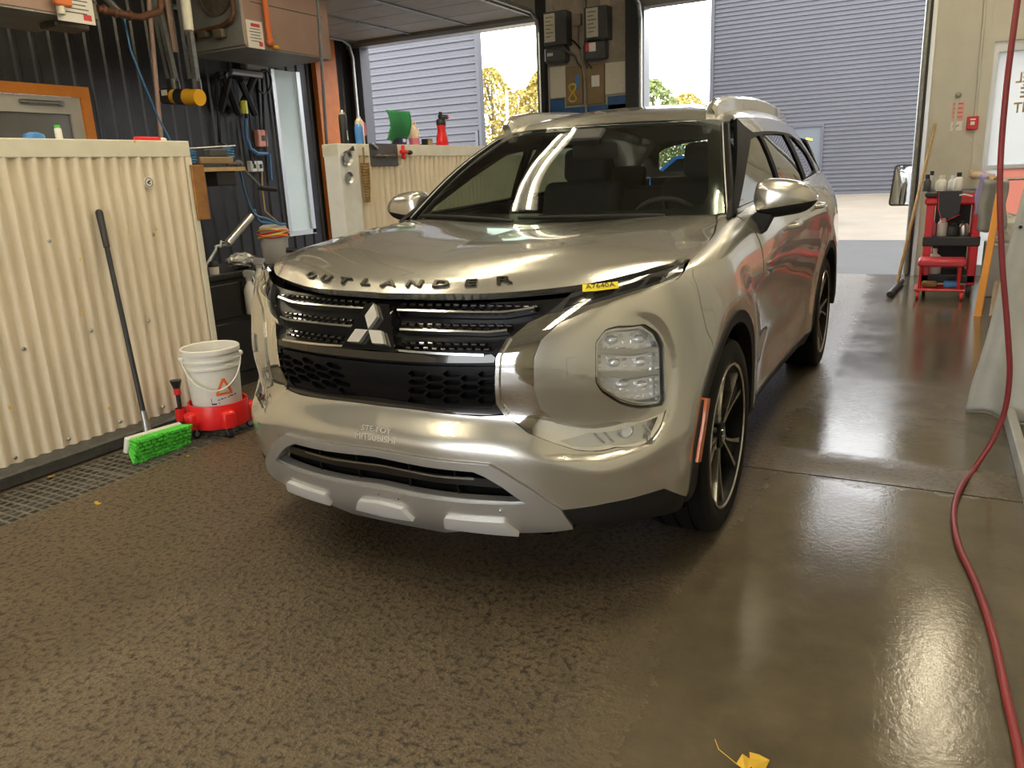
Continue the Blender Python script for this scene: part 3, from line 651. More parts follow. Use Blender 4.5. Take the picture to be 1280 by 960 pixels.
# ================================================================== the car
# x = across (its left side is +x), y = backwards from the front axle, z = up
mat('silver_paint', (.62, .605, .55), .27, .80, coat=1., coatr=.04, noise=(900, .10))
mat('gloss_black', (.006, .006, .007), .12, 0, coat=1.)
mat('pillar_black', (.006, .006, .006), .5, spec=.10); mat('grille_black', (.006, .006, .007), .32, spec=.22)
mat('matte_black', (.013, .0125, .012), .62, spec=.3, bump=(300, .1))
mat('dark_cavity', (.004, .004, .004), .9, spec=.1)
mat('chrome', (.82, .82, .80), .05, 1.)
mat('satin_chrome', (.72, .73, .73), .22, 1.)
mat('satin_silver', (.52, .52, .51), .34, .75)
mat('bright_silver', (.80, .81, .82), .30, .5)
mat('emblem_metal', (.66, .65, .62), .38, .7); mat('reflector', (.88, .89, .90), .22, .40); mat('letter_black', (.02, .018, .012), .3)
mat('tyre_rubber', (.007, .007, .007), .65, spec=.2, bump=(120, .1))
mat('rim_black', (.004, .004, .004), .45, spec=.18)
mat('rim_machined', (.62, .60, .56), .24, 1.)
mat('amber', (.55, .12, .015), .2, coat=.6)
mat('lamp_white', (.78, .80, .82), .12, .5)
mat('lamp_smoke', (.05, .052, .055), .1, .2, coat=1.)
mat('cabin_dark', (.018, .018, .020), .6)
mat('cabin_cloth', (.03, .03, .034), .8)
mat('cabin_grey', (.20, .20, .20), .7)
mat('sticker_yellow', (.85, .70, .02), .5)
mat('ink', (.03, .03, .03), .6)
mat('ghost_print', (.655, .64, .59), .36, .78, coat=.8)
glass_mat('windscreen_glass', (.66, .74, .68), 1.35)
glass_mat('side_glass', (.42, .48, .44), 1.6)
glass_mat('lamp_glass', (.96, .97, .98), .8)
mat('mirror_glass', (.8, .82, .82), .02, 1.)

car = empty('car', (0, 0, 0), 0, 'silver grey sport utility vehicle with black grille parked on the wet floor', 'car')
# ---- lower body: a section (inset, height) swept along the plan outline
PLAN = [(0, -.93), (.25, -.922), (.45, -.886), (.60, -.832), (.72, -.755), (.81, -.665), (.868, -.565), (.902, -.45), (.918, -.3), (.922, 0.),
        (.918, .35), (.918, .7), (.918, 1.5), (.920, 2.2), (.928, 2.7), (.925, 3.1), (.89, 3.45), (.78, 3.66), (.45, 3.76), (0, 3.78)]
SEC = {  # station index -> 13 (inset, z)
 0: [(.10, .205), (.035, .285), (.012, .36), (.004, .46), (.0, .553), (.004, .564), (.05, .645), (.025, .74), (.03, .83), (.062, .90), (.115, .955), (.15, .99), (.19, 1.005)],
 2: [(.10, .21), (.03, .29), (.01, .37), (.0, .46), (.0, .546), (.004, .557), (.045, .64), (.025, .74), (.03, .83), (.062, .90), (.112, .955), (.15, .995), (.19, 1.01)],
 4: [(.09, .225), (.025, .29), (.008, .37), (.0, .43), (.0, .492), (.005, .503), (.035, .60), (.03, .73), (.035, .83), (.05, .91), (.085, .975), (.13, 1.015), (.19, 1.035)],
 5: [(.07, .24), (.02, .30), (.005, .38), (.0, .44), (.0, .515), (.004, .528), (.028, .61), (.032, .73), (.037, .83), (.05, .92), (.08, .99), (.13, 1.032), (.19, 1.048)],
 6: [(.05, .245), (.012, .31), (.0, .39), (.0, .46), (.0, .545), (.002, .560), (.012, .65), (.018, .75), (.025, .85), (.035, .94), (.06, 1.005), (.11, 1.045), (.18, 1.058)],
 8: [(.03, .25), (.005, .33), (.0, .41), (.0, .49), (.0, .56), (.0, .62), (.0, .69), (.002, .78), (.008, .87), (.02, .95), (.045, 1.015), (.085, 1.05), (.16, 1.066)],
 9: [(.03, .25), (.005, .33), (.0, .41), (.0, .49), (.0, .56), (.0, .62), (.0, .70), (.0, .79), (.004, .88), (.014, .96), (.038, 1.03), (.085, 1.075), (.16, 1.092)],
 10: [(.06, .24), (.02, .31), (.012, .39), (.010, .47), (.008, .55), (.006, .62), (.002, .70), (.0, .80), (.004, .90), (.014, .98), (.038, 1.05), (.085, 1.11), (.17, 1.145)],
 11: [(.09, .235), (.045, .29), (.036, .37), (.036, .46), (.036, .55), (.032, .63), (.022, .72), (.012, .82), (.004, .92), (.01, 1.0), (.03, 1.065), (.058, 1.125), (.118, 1.160)],
 12: [(.09, .235), (.045, .29), (.036, .37), (.036, .46), (.036, .55), (.032, .63), (.022, .72), (.012, .82), (.004, .93), (.01, 1.02), (.03, 1.09), (.062, 1.155), (.122, 1.188)],
 13: [(.07, .24), (.03, .30), (.02, .38), (.018, .47), (.016, .56), (.012, .64), (.006, .74), (.0, .84), (.002, .94), (.012, 1.04), (.035, 1.11), (.075, 1.182), (.130, 1.215)],
 14: [(.03, .25), (.005, .33), (.0, .41), (.0, .49), (.0, .57), (.0, .66), (.0, .76), (.0, .86), (.004, .96), (.018, 1.06), (.045, 1.13), (.09, 1.20), (.13, 1.245)],
 16: [(.05, .25), (.01, .33), (.0, .42), (.0, .50), (.0, .58), (.0, .67), (.0, .77), (.005, .87), (.012, .97), (.03, 1.07), (.06, 1.15), (.10, 1.22), (.13, 1.265)],
 19: [(.08, .26), (.03, .33), (.01, .42), (.0, .50), (.0, .58), (.0, .67), (.02, .77), (.03, .87), (.04, .97), (.05, 1.07), (.06, 1.15), (.08, 1.22), (.10, 1.265)]}
_B = np.concatenate([[0], np.cumsum(np.maximum(.008, np.linalg.norm(np.diff(np.array(SEC[2])*.5+np.array(SEC[5])*.5, axis=0), axis=1)))])
for _k in SEC:                                                    # space the rows of the flanks like those of the front
    if _k >= 8:
        _q = np.array(SEC[_k]); _c = np.concatenate([[0], np.cumsum(np.linalg.norm(np.diff(_q, axis=0), axis=1))]); _t = _B/_B[-1]*_c[-1]
        SEC[_k] = [(float(np.interp(t, _c, _q[:, 0])), float(np.interp(t, _c, _q[:, 1]))) for t in _t]
_P = np.array(PLAN); _ks = sorted(SEC)
_secs = np.array([[np.interp(i, _ks, [SEC[k][j][c] for k in _ks]) for j in range(13) for c in (0, 1)] for i in range(len(PLAN))]).reshape(len(PLAN), 13, 2)
_T = np.gradient(_P, axis=0); _T[0] = (1, 0); _T[-1] = (-1, 0); _T /= np.linalg.norm(_T, axis=1, keepdims=True)
_N = np.stack([_T[:, 1], -_T[:, 0]], 1)                              # outward
_A = np.concatenate([[0], np.cumsum(np.linalg.norm(np.diff(_P, axis=0), axis=1))])
_G = np.zeros((len(PLAN), 13, 3))
_G[..., 0] = _P[:, None, 0]-_N[:, None, 0]*_secs[..., 0]; _G[..., 1] = _P[:, None, 1]-_N[:, None, 1]*_secs[..., 0]; _G[..., 2] = _secs[..., 1]
def _bulge(D):
    """muscle over the wheel arches and the hollow along the lower doors"""
    for yc in (0., 2.706):
        r = np.hypot(D[..., 1]-yc, (D[..., 2]-.365)); side = D[..., 0] > .8
        D[..., 0] += np.where(side, .012*np.exp(-((r-.52)/.07)**2), 0)
    hol = np.exp(-((D[..., 2]-.50)/.11)**2)*np.exp(-((D[..., 1]-1.35)/.55)**4)
    D[..., 0] -= np.where(D[..., 0] > .8, .022*hol, 0)
    return D
S1 = Surf(_G, _A, _B, 2100, 260, flip=1, post=_bulge)
# a chamfered step runs under the fog lamp and up the outer side of the headlamp, dying away inwards
_pk = np.array(spline(S1.pix((655, 566), (687, 572), (716, 572), (770, 567), (815, 553), (838, 519), (845, 486), (838, 424), (824, 402), (800, 392), (770, 390)), 5)); _cl = np.concatenate([[0], np.cumsum(np.linalg.norm(np.diff(_pk, axis=0), axis=1))]); _cl /= _cl[-1]
_pin = np.concatenate([_pk, np.array(S1.pix((700, 420), (665, 480), (640, 540)))])
def _pocket(D):
    D = _bulge(D); qa, qb = np.linspace(_A[0], _A[-1], 2100), np.linspace(_B[0], _B[-1], 260); Q = np.stack(np.meshgrid(qa, qb, indexing='ij'), -1)
    d = np.full(Q.shape[:2], 9.); tt = np.zeros(Q.shape[:2])
    for i in range(1, len(_pk)):
        p, q = _pk[i-1], _pk[i]; e = q-p; t = np.clip(((Q-p)@e)/(e@e), 0, 1); di = np.linalg.norm(Q-(p+t[..., None]*e), axis=-1); c = di < d
        d = np.where(c, di, d); tt = np.where(c, _cl[i-1]+(_cl[i]-_cl[i-1])*t, tt)
    sd = np.where(inside(_pin, Q.reshape(-1, 2)).reshape(d.shape), d, -d); k = np.clip((sd+.014)/.028, 0, 1); k = k*k*(3-2*k)*np.exp(-(np.maximum(sd-.014, 0)/.11)**2)
    f = np.clip(np.minimum(tt, 1-tt)/.16, 0, 1); f = f*f*(3-2*f)
    return D-S1.N*(.016*k*f)[..., None]
S1 = Surf(_G, _A, _B, 2100, 260, flip=1, post=_pocket)
BT = float(_B[-1])
# ---- bonnet
HX = [0, .25, .5, .65, .78, .90]
HP = [[(-.815, .992), (-.788, 1.014), (-.70, 1.046), (-.42, 1.092), (0, 1.118), (.27, 1.126)],
      [(-.798, .994), (-.77, 1.017), (-.68, 1.052), (-.40, 1.104), (0, 1.130), (.28, 1.134)],
      [(-.70, 1.003), (-.67, 1.03), (-.58, 1.072), (-.33, 1.120), (0, 1.146), (.32, 1.150)],
      [(-.62, 1.018), (-.59, 1.042), (-.50, 1.076), (-.28, 1.116), (.03, 1.142), (.36, 1.152)],
      [(-.49, 1.04), (-.46, 1.055), (-.39, 1.072), (-.18, 1.094), (.10, 1.112), (.41, 1.142)],
      [(-.33, 1.045), (-.30, 1.05), (-.24, 1.056), (-.06, 1.07), (.15, 1.08), (.45, 1.115)]]
_T6 = [0, .035, .14, .45, .85, 1.15]
S2 = Surf([[(x, y, z) for y, z in r] for x, r in zip(HX, HP)], HX, _T6, 120, 200, flip=1)
# ---- windscreen
WX = [0, .25, .5, .65, .74, .80]
WB = [(.31, 1.125), (.325, 1.128), (.365, 1.135), (.41, 1.14), (.45, 1.14), (.48, 1.135)]
WT = [(1.0, 1.558), (1.008, 1.557), (1.035, 1.552), (1.075, 1.546), (1.12, 1.540), (1.16, 1.532)]
WG = []
for x, b, t in zip(WX, WB, WT):
    row = []
    for k in range(6):
        s_ = k/5; xs = x*(1-.245*s_); bow = .035*math.sin(math.pi*s_)
        row.append((xs, b[0]+(t[0]-b[0])*s_-bow*.5, b[1]+(t[1]-b[1])*s_+bow*.75))
    WG.append(row)
S3 = Surf(WG, WX, [k*.17 for k in range(6)], 120, 120, flip=1)
# ---- roof
RX = [0, .2, .4, .53, .60, .63]
RY = [1.0, 1.12, 1.3, 1.9, 2.6, 3.2, 3.62]; RZ = [1.562, 1.606, 1.641, 1.682, 1.68, 1.645, 1.585]; RC = [0, .006, .022, .045, .075, .105]
S4 = Surf([[(x*(1 if y < 2.7 else 1-.10*(y-2.7)), y+.09*(x/.6)**2*(1 if y < 1.05 else .8 if y < 1.2 else .5 if y < 1.5 else 0), z-c*(.25 if y < 1.05 else .5 if y < 1.2 else .75 if y < 1.5 else 1)) for y, z in zip(RY, RZ)] for x, c in zip(RX, RC)], RX, [y-RY[0] for y in RY], 100, 200, flip=1)
# ---- glasshouse side (doors' windows, pillars)
GY = [.30, .6, 1.2, 1.9, 2.6, 3.2, 3.6]
GB = [(.81, 1.135), (.803, 1.148), (.80, 1.168), (.798, 1.195), (.788, 1.215), (.765, 1.245), (.72, 1.27)]
GTp = [(.635, 1.52), (.635, 1.53), (.635, 1.552), (.632, 1.578), (.622, 1.574), (.598, 1.545), (.555, 1.50)]
GG = []
for y, b, t in zip(GY, GB, GTp):
    GG.append([(b[0]+(t[0]-b[0])*s_+.014*math.sin(math.pi*s_), y, b[1]+(t[1]-b[1])*s_) for s_ in (0, .25, .5, .75, 1)])
S5 = Surf(GG, GY, [0, .11, .22, .33, .44], 200, 80, flip=1)
# ---- outlines on the front, read from the photograph and laid on the curved surface
def cb(px): return (0., S1.pix(px)[0][1])                      # a point on the centre line
def circ(S, yc, r, a0, a1, n): return S.xyz('yz', *[(yc+r*math.cos(math.radians(t)), .365+r*math.sin(math.radians(t))) for t in np.linspace(a0, a1, n)])
hood_front = [(520, 367), (560, 367.5), (600, 367.5), (640, 366), (690, 361), (740, 354), (800, 340), (840, 329), (857, 321)]
hood_side = [(872, 311.3), (886, 300.3), (893, 290), (896, 278), (895, 268)]
hf = S2.pix(*hood_front); hs = S2.pix(*hood_side)
hood_poly = [(0, .003)]+hf+hs[:-1]+[(.752, 1.14), (.62, 1.14), (.4, 1.14), (.2, 1.14), (0, 1.14)]
hood = panel('hood', S2, hood_poly, m='silver_paint', parent=car, thick=.03, step=.03, gap=.0015, side='both')
# cut lines on the lower body
g_top = S1.pix((520, 369), (560, 370), (600, 370), (640, 369), (690, 365), (715, 362))
g_low = S1.pix((478, 507.5))[0]
chrome_in = S1.pix((684, 391), (660, 402), (634, 424), (621, 447), (619.5, 475), (621, 503), (631, 519))
chrome_low = S1.pix((660, 541), (690, 553), (718, 562), (770, 559), (815, 554.5), (826, 534), (833, 513))
panel_edge = S1.pix((830, 515.5), (770, 527), (718, 531), (690, 524), (674, 510), (667, 485), (667, 447), (676, 425), (700, 403), (740, 385.5), (800, 366), (846, 349.5), (854, 341))
drl_low = S1.pix((684, 391), (700, 388), (750, 375), (800, 360), (846, 344.5), (855, 337))
drl_top = S1.pix((715, 364), (740, 357.5), (800, 343.5), (840, 332), (857, 323))
grille_bottom = [cb((478, 507.5))]+S1.pix((520, 512), (570, 518), (600, 520.5), (612, 520), (631, 519))
skid_top = [cb((478, 562.5))]+S1.pix((537, 572.5), (590, 578), (612, 580), (630, 590), (665, 612), (701, 636), (716, 656))
black_low = S1.pix((703, 638), (760, 629), (830, 611), (864, 590))
seam = S1.pix((862, 326), (866, 345), (876, 380), (884, 415))
RF, RO = .425, .468                                              # wheel opening, outer edge of its dark lip
archF = circ(S1, 0., RO, 128, 188, 10)                            # front half of the lip, going down
hl = rounded(S1.pix((744, 428), (757, 411), (772, 407), (806, 404.5), (823, 416), (831, 432), (833, 500), (829, 507), (800, 511), (774, 505), (752, 491), (744, 478)), .012, 3)
bumper_outer = grille_bottom+chrome_low+panel_edge+seam+archF+black_low[::-1][1:]+skid_top[:-1][::-1]
front_bumper = panel('front_bumper', S1, bumper_outer, [hl], 'silver_paint', car, thick=.025, step=.011, gap=.001, side='both')
# ---- fender
ftop = S1.pix((861, 321), (872.5, 312), (886.5, 300.5), (893.5, 290), (896.5, 278))+[S1.xyz('xy', (.757, .40))[0]]
fend = ftop+S1.xyz('yz', (.48, 1.15), (.545, 1.06), (.57, .9), (.56, .65), (.55, .335), (.50, .33))+circ(S1, 0., RO, -4, 128, 24)+seam[::-1]
panel('fender', S1, fend, m='silver_paint', parent=car, thick=.02, step=.03, gap=.002, side='pair')
# ---- doors and quarter
B_ = .775
fd = S1.xyz('yz', (.555, 1.06), (.58, .9), (.57, .65), (.56, .335), (1.0, .33), (1.50, .33), (1.505, .8), (1.50, 1.1), (1.50, 1.19), (1.0, 1.17), (.49, 1.152))
front_door = panel('front_door', S1, fd, m='silver_paint', parent=car, thick=.02, step=.035, gap=.002, side='pair')
rd = S1.xyz('yz', (1.50, .33), (2.21, .33))+circ(S1, 2.706, RO, 184, 130, 9)+S1.xyz('yz', (2.44, .9), (2.50, 1.1), (2.52, 1.225), (2.0, 1.21), (1.50, 1.19), (1.50, 1.1), (1.505, .8))
rear_door = panel('rear_door', S1, rd, m='silver_paint', parent=car, thick=.02, step=.035, gap=.002, side='pair')
qt = S1.xyz('yz', (2.52, 1.232), (2.50, 1.1), (2.44, .9))+circ(S1, 2.706, RO, 128, 4, 20)+[(S1.xyz('yz', (3.25, .40))[0][0], S1.xyz('yz', (3.25, .40))[0][1]), (S1.a1-.62, .15), (S1.a1-.62, BT-.004)]
panel('quarter_panel', S1, qt, m='silver_paint', parent=car, thick=.02, step=.04, side='pair')
panel('tailgate', S1, [(S1.a1-.615, .14), (S1.a1-.615, BT), (S1.a1, BT), (S1.a1, .14)], m='silver_paint', parent=car, thick=.02, step=.06, side='both')
# ---- dark plastic lips and sills
def ring(yc, a0, a1, n=26): return circ(S1, yc, RO+.002, a0, a1, n)+circ(S1, yc, RF, a1, a0, n)
panel('wheel_arch_trim', S1, ring(0., -6, 190), m='matte_black', parent=car, off=.006, thick=.05, step=.025, side='pair')
panel('wheel_arch_trim', S1, ring(2.706, -2, 186), m='matte_black', parent=car, off=.006, thick=.05, step=.025, side='pair')
sill = S1.xyz('yz', (.46, .335), (1.2, .335), (2.25, .335), (2.26, .255), (1.2, .242), (.45, .255))
panel('sill_trim', S1, sill, m='matte_black', parent=car, off=.004, thick=.04, step=.05, side='pair')
panel('bumper_corner', S1, black_low+circ(S1, 0., RO, 190, 196, 2)+S1.pix((848, 643), (800, 650), (718, 657)), m='matte_black', parent=car, off=-.002, thick=.05, step=.03, side='pair')
lm = S1.pix((878.5, 497), (882, 497), (870.5, 576), (866.5, 577))
panel('side_marker', S1, lm, m='amber', parent=car, off=.016, thick=.016, side='pair', step=.02)
# ---- grille
gr_up = [cb((478, 370))]+g_top+drl_low[1:2]+chrome_in[:4]+[cb((470, 446))]
gback = [cb((478, 369))]+g_top+chrome_in[:6]+[(q[0], q[1]) for q in grille_bottom[::-1][1:]]
grille = panel('grille', S1, gback, m='grille_black', parent=car, off=-.035, thick=.002, step=.04, side='both')
panel('grille_surround', S1, [cb((478, 368))]+g_top+[S1.pix((735, 358.5))[0], S1.pix((705, 376))[0]]+chrome_in[:7]+grille_bottom[::-1][1:-1]+[cb((478, 507.5))],
      [[cb((478, 372.5))]+S1.pix((600, 373.5), (672, 371), (690, 372), (672, 389), (640, 404), (617, 426), (606, 446))+[cb((470, 436))]][:0], m='grille_black', parent=grille, off=-.03, thick=.002, step=.04, side='both')
def half(line): return [(0., line[0][1])]+list(line)
def bar(name, pxs, w, m, off, thick=.03, c=True):
    q = S1.pix(*pxs); q = ([(0., q[0][1]+(q[0][1]-q[1][1])*max(0, q[0][0])/max(q[1][0]-q[0][0], 1e-4))]+q) if c else q
    q = dense(q, .03, closed=False)
    return strip(name, S1, q, w, m, grille, off=off, thick=thick, side='both' if c else 'pair')
# the three bright bars and the gloss bodies they sit on
panel('grille_bar', S1, [cb((478, 440))]+S1.pix((520, 442.5), (560, 444), (600, 444.5), (615, 443), (620, 447), (618, 453), (600, 453.5), (560, 453.5), (520, 452))+[cb((472, 449))], m='gloss_black', parent=grille, off=.006, thick=.035, step=.03, side='both')
bar('chrome_bar', [(480, 436), (520, 440), (560, 442.5), (606, 444)], .007, 'satin_chrome', .012)
bar('chrome_bar', [(500, 412), (540, 413.5), (580, 414.5), (610, 415.5), (634, 413)], .0065, 'satin_chrome', .004, c=False)
bar('chrome_bar', [(497, 388), (540, 389.5), (580, 390.5), (630, 390.5), (668, 385)], .0065, 'satin_chrome', .004, c=False)
# rows of small dashes between the bars
mb = MB()
for r0, n0, xe in ((376.5, 2, 672), (401, 2, 640), (427, 2, 612)):
    for k in range(n0):
        x = 503+5*k
        while x < xe:
            q = S1.pix((x, r0+6.5*k+(x-500)*.012))[0]; p3 = S1.P(*q)-S1.Nm(*q)*.018; nn = S1.Nm(*q)
            ang = math.atan2(nn[0], -nn[1])
            for sgn in (1, -1): mb.box((p3[0]*sgn, p3[1], p3[2]), (.019, .02, .008), Matrix.Rotation(ang*sgn, 3, 'Z'), .002)
            x += 11
mb.build('grille_mesh', 'gloss_black', grille)['kind'] = 'stuff'
# lower grille: sheet pierced by flat hexagons
low = [cb((474, 455))]+S1.pix((520, 458), (560, 459), (600, 459.5), (617, 459), (619, 480), (620, 503), (627, 515.5), (612, 517), (570, 514))+[cb((478, 503))]
hexes = []
for c_ in range(5):
    for r_ in range(4):
        if c_ % 2 and r_ == 3: continue
        cx = 520+22*c_; cy = 468+11.2*r_+(5.6 if c_ % 2 else 0)+(cx-520)*.01
        hexes.append(inset(S1.pix(*[(cx+dx, cy+dy) for dx, dy in ((-12.5, 0), (-7.5, -4.3), (7.5, -4.3), (12.5, 0), (7.5, 4.3), (-7.5, 4.3))]), .0005))
panel('lower_grille', S1, low, hexes, 'grille_black', grille, off=-.008, thick=.02, step=.04, side='both')
panel('lower_grille_frame', S1, [cb((474, 497))]+S1.pix((520, 504), (570, 510), (613, 511), (621, 500), (628, 516), (612, 519), (570, 517.5), (520, 511.5))+[cb((478, 507))], m='gloss_black', parent=grille, off=.002, thick=.03, step=.03, side='both')
# emblem of three diamonds
em = MB(); ec = S1.pix((474, 402)); z0, y0 = .905, -.905
def dia(c, d, w, l):
    d = Vector(d).normalized(); n = Vector((-d[1], d[0])); c = Vector(c)
    return [tuple(c), tuple(c+d*l/2+n*w), tuple(c+d*l), tuple(c+d*l/2-n*w)]
tilt = Matrix.Rotation(math.radians(-27), 3, 'X')
L_ = .050
for k, a in enumerate((90, 210, 330)):
    d = (math.cos(math.radians(a)), math.sin(math.radians(a))); s60 = math.radians(30)
    p1 = (L_*math.cos(math.radians(a)+s60)/1., L_*math.sin(math.radians(a)+s60)); p2_ = (L_*math.cos(math.radians(a)-s60), L_*math.sin(math.radians(a)-s60))
    poly = [(0, 0), p2_, (p1[0]+p2_[0], p1[1]+p2_[1]), p1]
    pc = np.mean(poly, axis=0); poly = [tuple(pc+(np.array(q)-pc)*.95) for q in poly]
    b_ = MB(); b_.prism(poly, 0, -.016, 'xz'); o = b_.build('emblem_diamond', 'emblem_metal', grille)
    o.data.transform(Matrix.Translation((0, y0+.01, z0-.016)) @ tilt.to_4x4())
bp = MB(); bp.prism([(-.105, -.06), (.105, -.06), (.045, .088), (-.045, .088)], 0, .05, 'xz')
o = bp.build('emblem_plate', 'gloss_black', grille); o.data.transform(Matrix.Translation((0, y0+.012, z0-.016)) @ tilt.to_4x4())
# ---- chrome blade round the lamp cluster
panel('chrome_trim', S1, drl_low+panel_edge[::-1]+chrome_low[::-1]+chrome_in[::-1][:-1],
      [S1.pix((700, 551), (737, 541), (800, 529), (824, 521), (812, 549.5), (760, 556), (716, 558))], m='chrome', parent=car, off=-.006, thick=.03, step=.02, gap=.001, side='pair')
panel('chrome_lip', S1, chrome_in[2:7]+[tuple(np.array(q)+np.array((.012, .004))) for q in chrome_in[2:7][::-1]], m='chrome', parent=car, off=.008, thick=.03, step=.02, side='pair')
# ---- fog lamp pocket
fogp = S1.pix((700, 551), (737, 541), (800, 529), (824, 521), (812, 549.5), (760, 556), (716, 558))
for o in panel('fog_lamp', S1, fogp, m='satin_chrome', parent=car, off=-.028, thick=.002, step=.02, side='pair'):
    sg = 1 if sum(v.co.x for v in o.data.vertices) > 0 else -1
    q = S1.pix((785, 539))[0]; P = S1.P(*q); n = S1.Nm(*q); P = P-n*.02
    b_ = MB(); b_.cyl(P-n*.02, P+n*.006, .020, n=24); f = b_.build('fog_lens', 'lamp_white', o, 40)
    b_ = MB(); b_.tube([Vector(P+n*.008)+Vector(np.cross(n, (0, 0, 1)))*.021*math.cos(t)+Vector((0, 0, 1))*.021*math.sin(t) for t in np.linspace(0, 2*math.pi, 24, endpoint=False)], .003, 6, closed=True)
    g = b_.build('fog_bezel', 'satin_silver', o, 60)
    parts = [f, g]
    for fx in (745, 757, 810):
        a_, b2 = S1.pix((fx, 543-(fx-745)*.17), (fx+13, 554-(fx-745)*.1)); b_ = MB(); b_.tube([S1.P(*a_)-S1.Nm(*a_)*.02, S1.P(*b2)-S1.Nm(*b2)*.02], .0025, 6); parts.append(b_.build('fog_fin', 'satin_silver', o))
    if sg < 0:
        for f in parts: f.data.transform(Matrix.Diagonal((-1, 1, 1, 1))); f.data.flip_normals()
panel('fog_cover', S1, fogp, m='lamp_glass', parent=car, off=-.008, thick=.002, step=.03, side='pair', rim=False)
# ---- headlamp: dark bucket, three tiers of bright reflectors, clear cover
hb = panel('headlight', S1, inset(hl, .001), m='reflector', parent=car, off=-.06, thick=.002, step=.03, side='pair')
panel('headlight_bezel', S1, inset(hl, -.001), [inset(hl, .006)], 'gloss_black', car, off=-.012, thick=.05, step=.02, side='pair')
panel('headlight_bezel', S1, inset(hl, .005), [inset(hl, .012)], 'satin_chrome', car, off=-.016, thick=.05, step=.02, side='pair')
tiers = [((750, 434), (756, 415), (772, 412), (805, 410), (820, 421), (826, 434)), ((749, 446), (749, 440), (827, 438), (828, 468)), ((749, 478), (749, 472), (828, 472), (829, 500))]
for i_, (top, bot) in enumerate((((750, 413, 824, 411), (750, 437, 827, 435)), ((748, 443, 828, 441), (749, 468, 829, 466)), ((749, 474, 829, 472), (765, 497, 829, 499)))):
    poly = S1.pix((top[0], top[1]), (top[2], top[3]), (bot[2], bot[3]), (bot[0], bot[1])); keep = inset(hl, .014)
    P = np.array(poly); pr = panel('reflector', S1, [q for q in poly], m='reflector', parent=hb[0], off=-.045, thick=.002, step=.02, side='pair')
    pr[1].parent = hb[1]
    for o, sg in zip(pr, (1, -1)):                                # facets of the bowl
        b_ = MB(); rr = random.Random(i_)
        for u_ in range(7):
            for v_ in range(3):
                s_, t_ = (u_+.5)/7, (v_+.5)/3
                q = (1-t_)*((1-s_)*P[0]+s_*P[1])+t_*((1-s_)*P[3]+s_*P[2])
                p3 = S1.P(*q)-S1.Nm(*q)*.042; n = S1.Nm(*q); nn = Vector(n)+Vector((rr.uniform(-.5, .5), 0, rr.uniform(-.5, .5)))
                b_.box(Vector((p3[0]*sg, p3[1], p3[2])), (.0125, .0095, .004), Vector((nn.x*sg, nn.y, nn.z)).to_track_quat('Z', 'Y').to_matrix(), .001)
        b_.build('reflector_facets', 'reflector', o)['kind'] = 'stuff'
for ya in (441, 470):
    for o in strip('lamp_divider', S1, dense(S1.pix((748, ya-1), (790, ya-2), (829, ya-4)), .02, False), .012, 'satin_silver', car, off=-.02, thick=.035): pass
for px_ in ((772, 426), (808, 424), (775, 456), (810, 454), (785, 485), (812, 484)):
    q = S1.pix(px_)[0]; n = Vector(S1.Nm(*q)); P = Vector(S1.P(*q))-n*.045
    for sg in (1, -1):
        k = Vector((sg, 1, 1)); b_ = MB(); b_.ball(P*k, .017, (1.25, 1, .8), 20, 12); b_.build('projector_lens', 'lamp_white', hb[0 if sg > 0 else 1], 60)
panel('headlight_cover', S1, inset(hl, .002), m='lamp_glass', parent=car, off=-.006, thick=.002, step=.03, side='pair', rim=False)
# ---- daytime running lamp above the chrome
drl = drl_low+drl_top[::-1]
dl = panel('running_lamp', S1, drl, m='lamp_smoke', parent=car, off=-.006, thick=.02, step=.02, gap=.001, side='pair')
for px4 in (((702, 386), (712, 371), (735, 364), (728, 377)), ((737, 375), (743, 363), (775, 355), (766, 367)), ((770, 366), (779, 354.5), (808, 347), (800, 358)), ((805, 356.5), (812, 346), (832, 340), (827, 349.5)), ((832, 347.5), (836, 339), (850, 331), (846, 341))):
    for o, pn in zip(panel('lamp_segment', S1, inset(S1.pix(*px4), .003), m='lamp_white' if px4[0][0] > 828 else 'gloss_black', parent=None, off=-.003, thick=.004, step=.02, side='pair'), dl): o.parent = pn
tg = S1.pix((728, 357.5), (772, 353.5), (773, 361.5), (728, 366))
sticker = panel('yellow_tag', S1, tg, m='sticker_yellow', parent=car, off=.006, thick=.001, step=.01); sticker['label'] = 'yellow inventory tag on the running lamp'
# ---- lower intake and skid frame
opn = [cb((478, 570))]+S1.pix((505, 576), (537, 582), (593, 588), (607, 594), (629, 607), (659, 628), (640, 629), (584, 626.5), (518, 618))+[cb((480, 610))]
skid = skid_top+S1.pix((716, 658), (690, 661), (650, 662), (600, 657))+[(.2, .02), (0., .02)]
panel('skid_plate', S1, skid, [opn], 'satin_silver', car, off=.012, thick=.05, step=.025, side='both', gap=.0005)
panel('lower_intake', S1, inset(opn, -.006), m='dark_cavity', parent=car, off=-.055, thick=.002, step=.04, side='both')
strip('intake_bar', S1, dense([(0., S1.pix((478, 590))[0][1])]+S1.pix((540, 601), (590, 606), (632, 610)), .03, False), .022, 'gloss_black', car, off=-.02, thick=.03, side='both')
strip('intake_bar', S1, dense([(0., S1.pix((478, 588))[0][1]+.006)]+S1.pix((540, 598), (590, 602)), .03, False), .004, 'satin_chrome', car, off=-.016, thick=.01, side='both')
strip('skid_ledge', S1, dense([(0., S1.pix((480, 612))[0][1])]+S1.pix((518, 620.5), (584, 629.5), (640, 633), (664, 632)), .03, False), .03, 'satin_silver', car, off=.0, thick=.03, side='both')
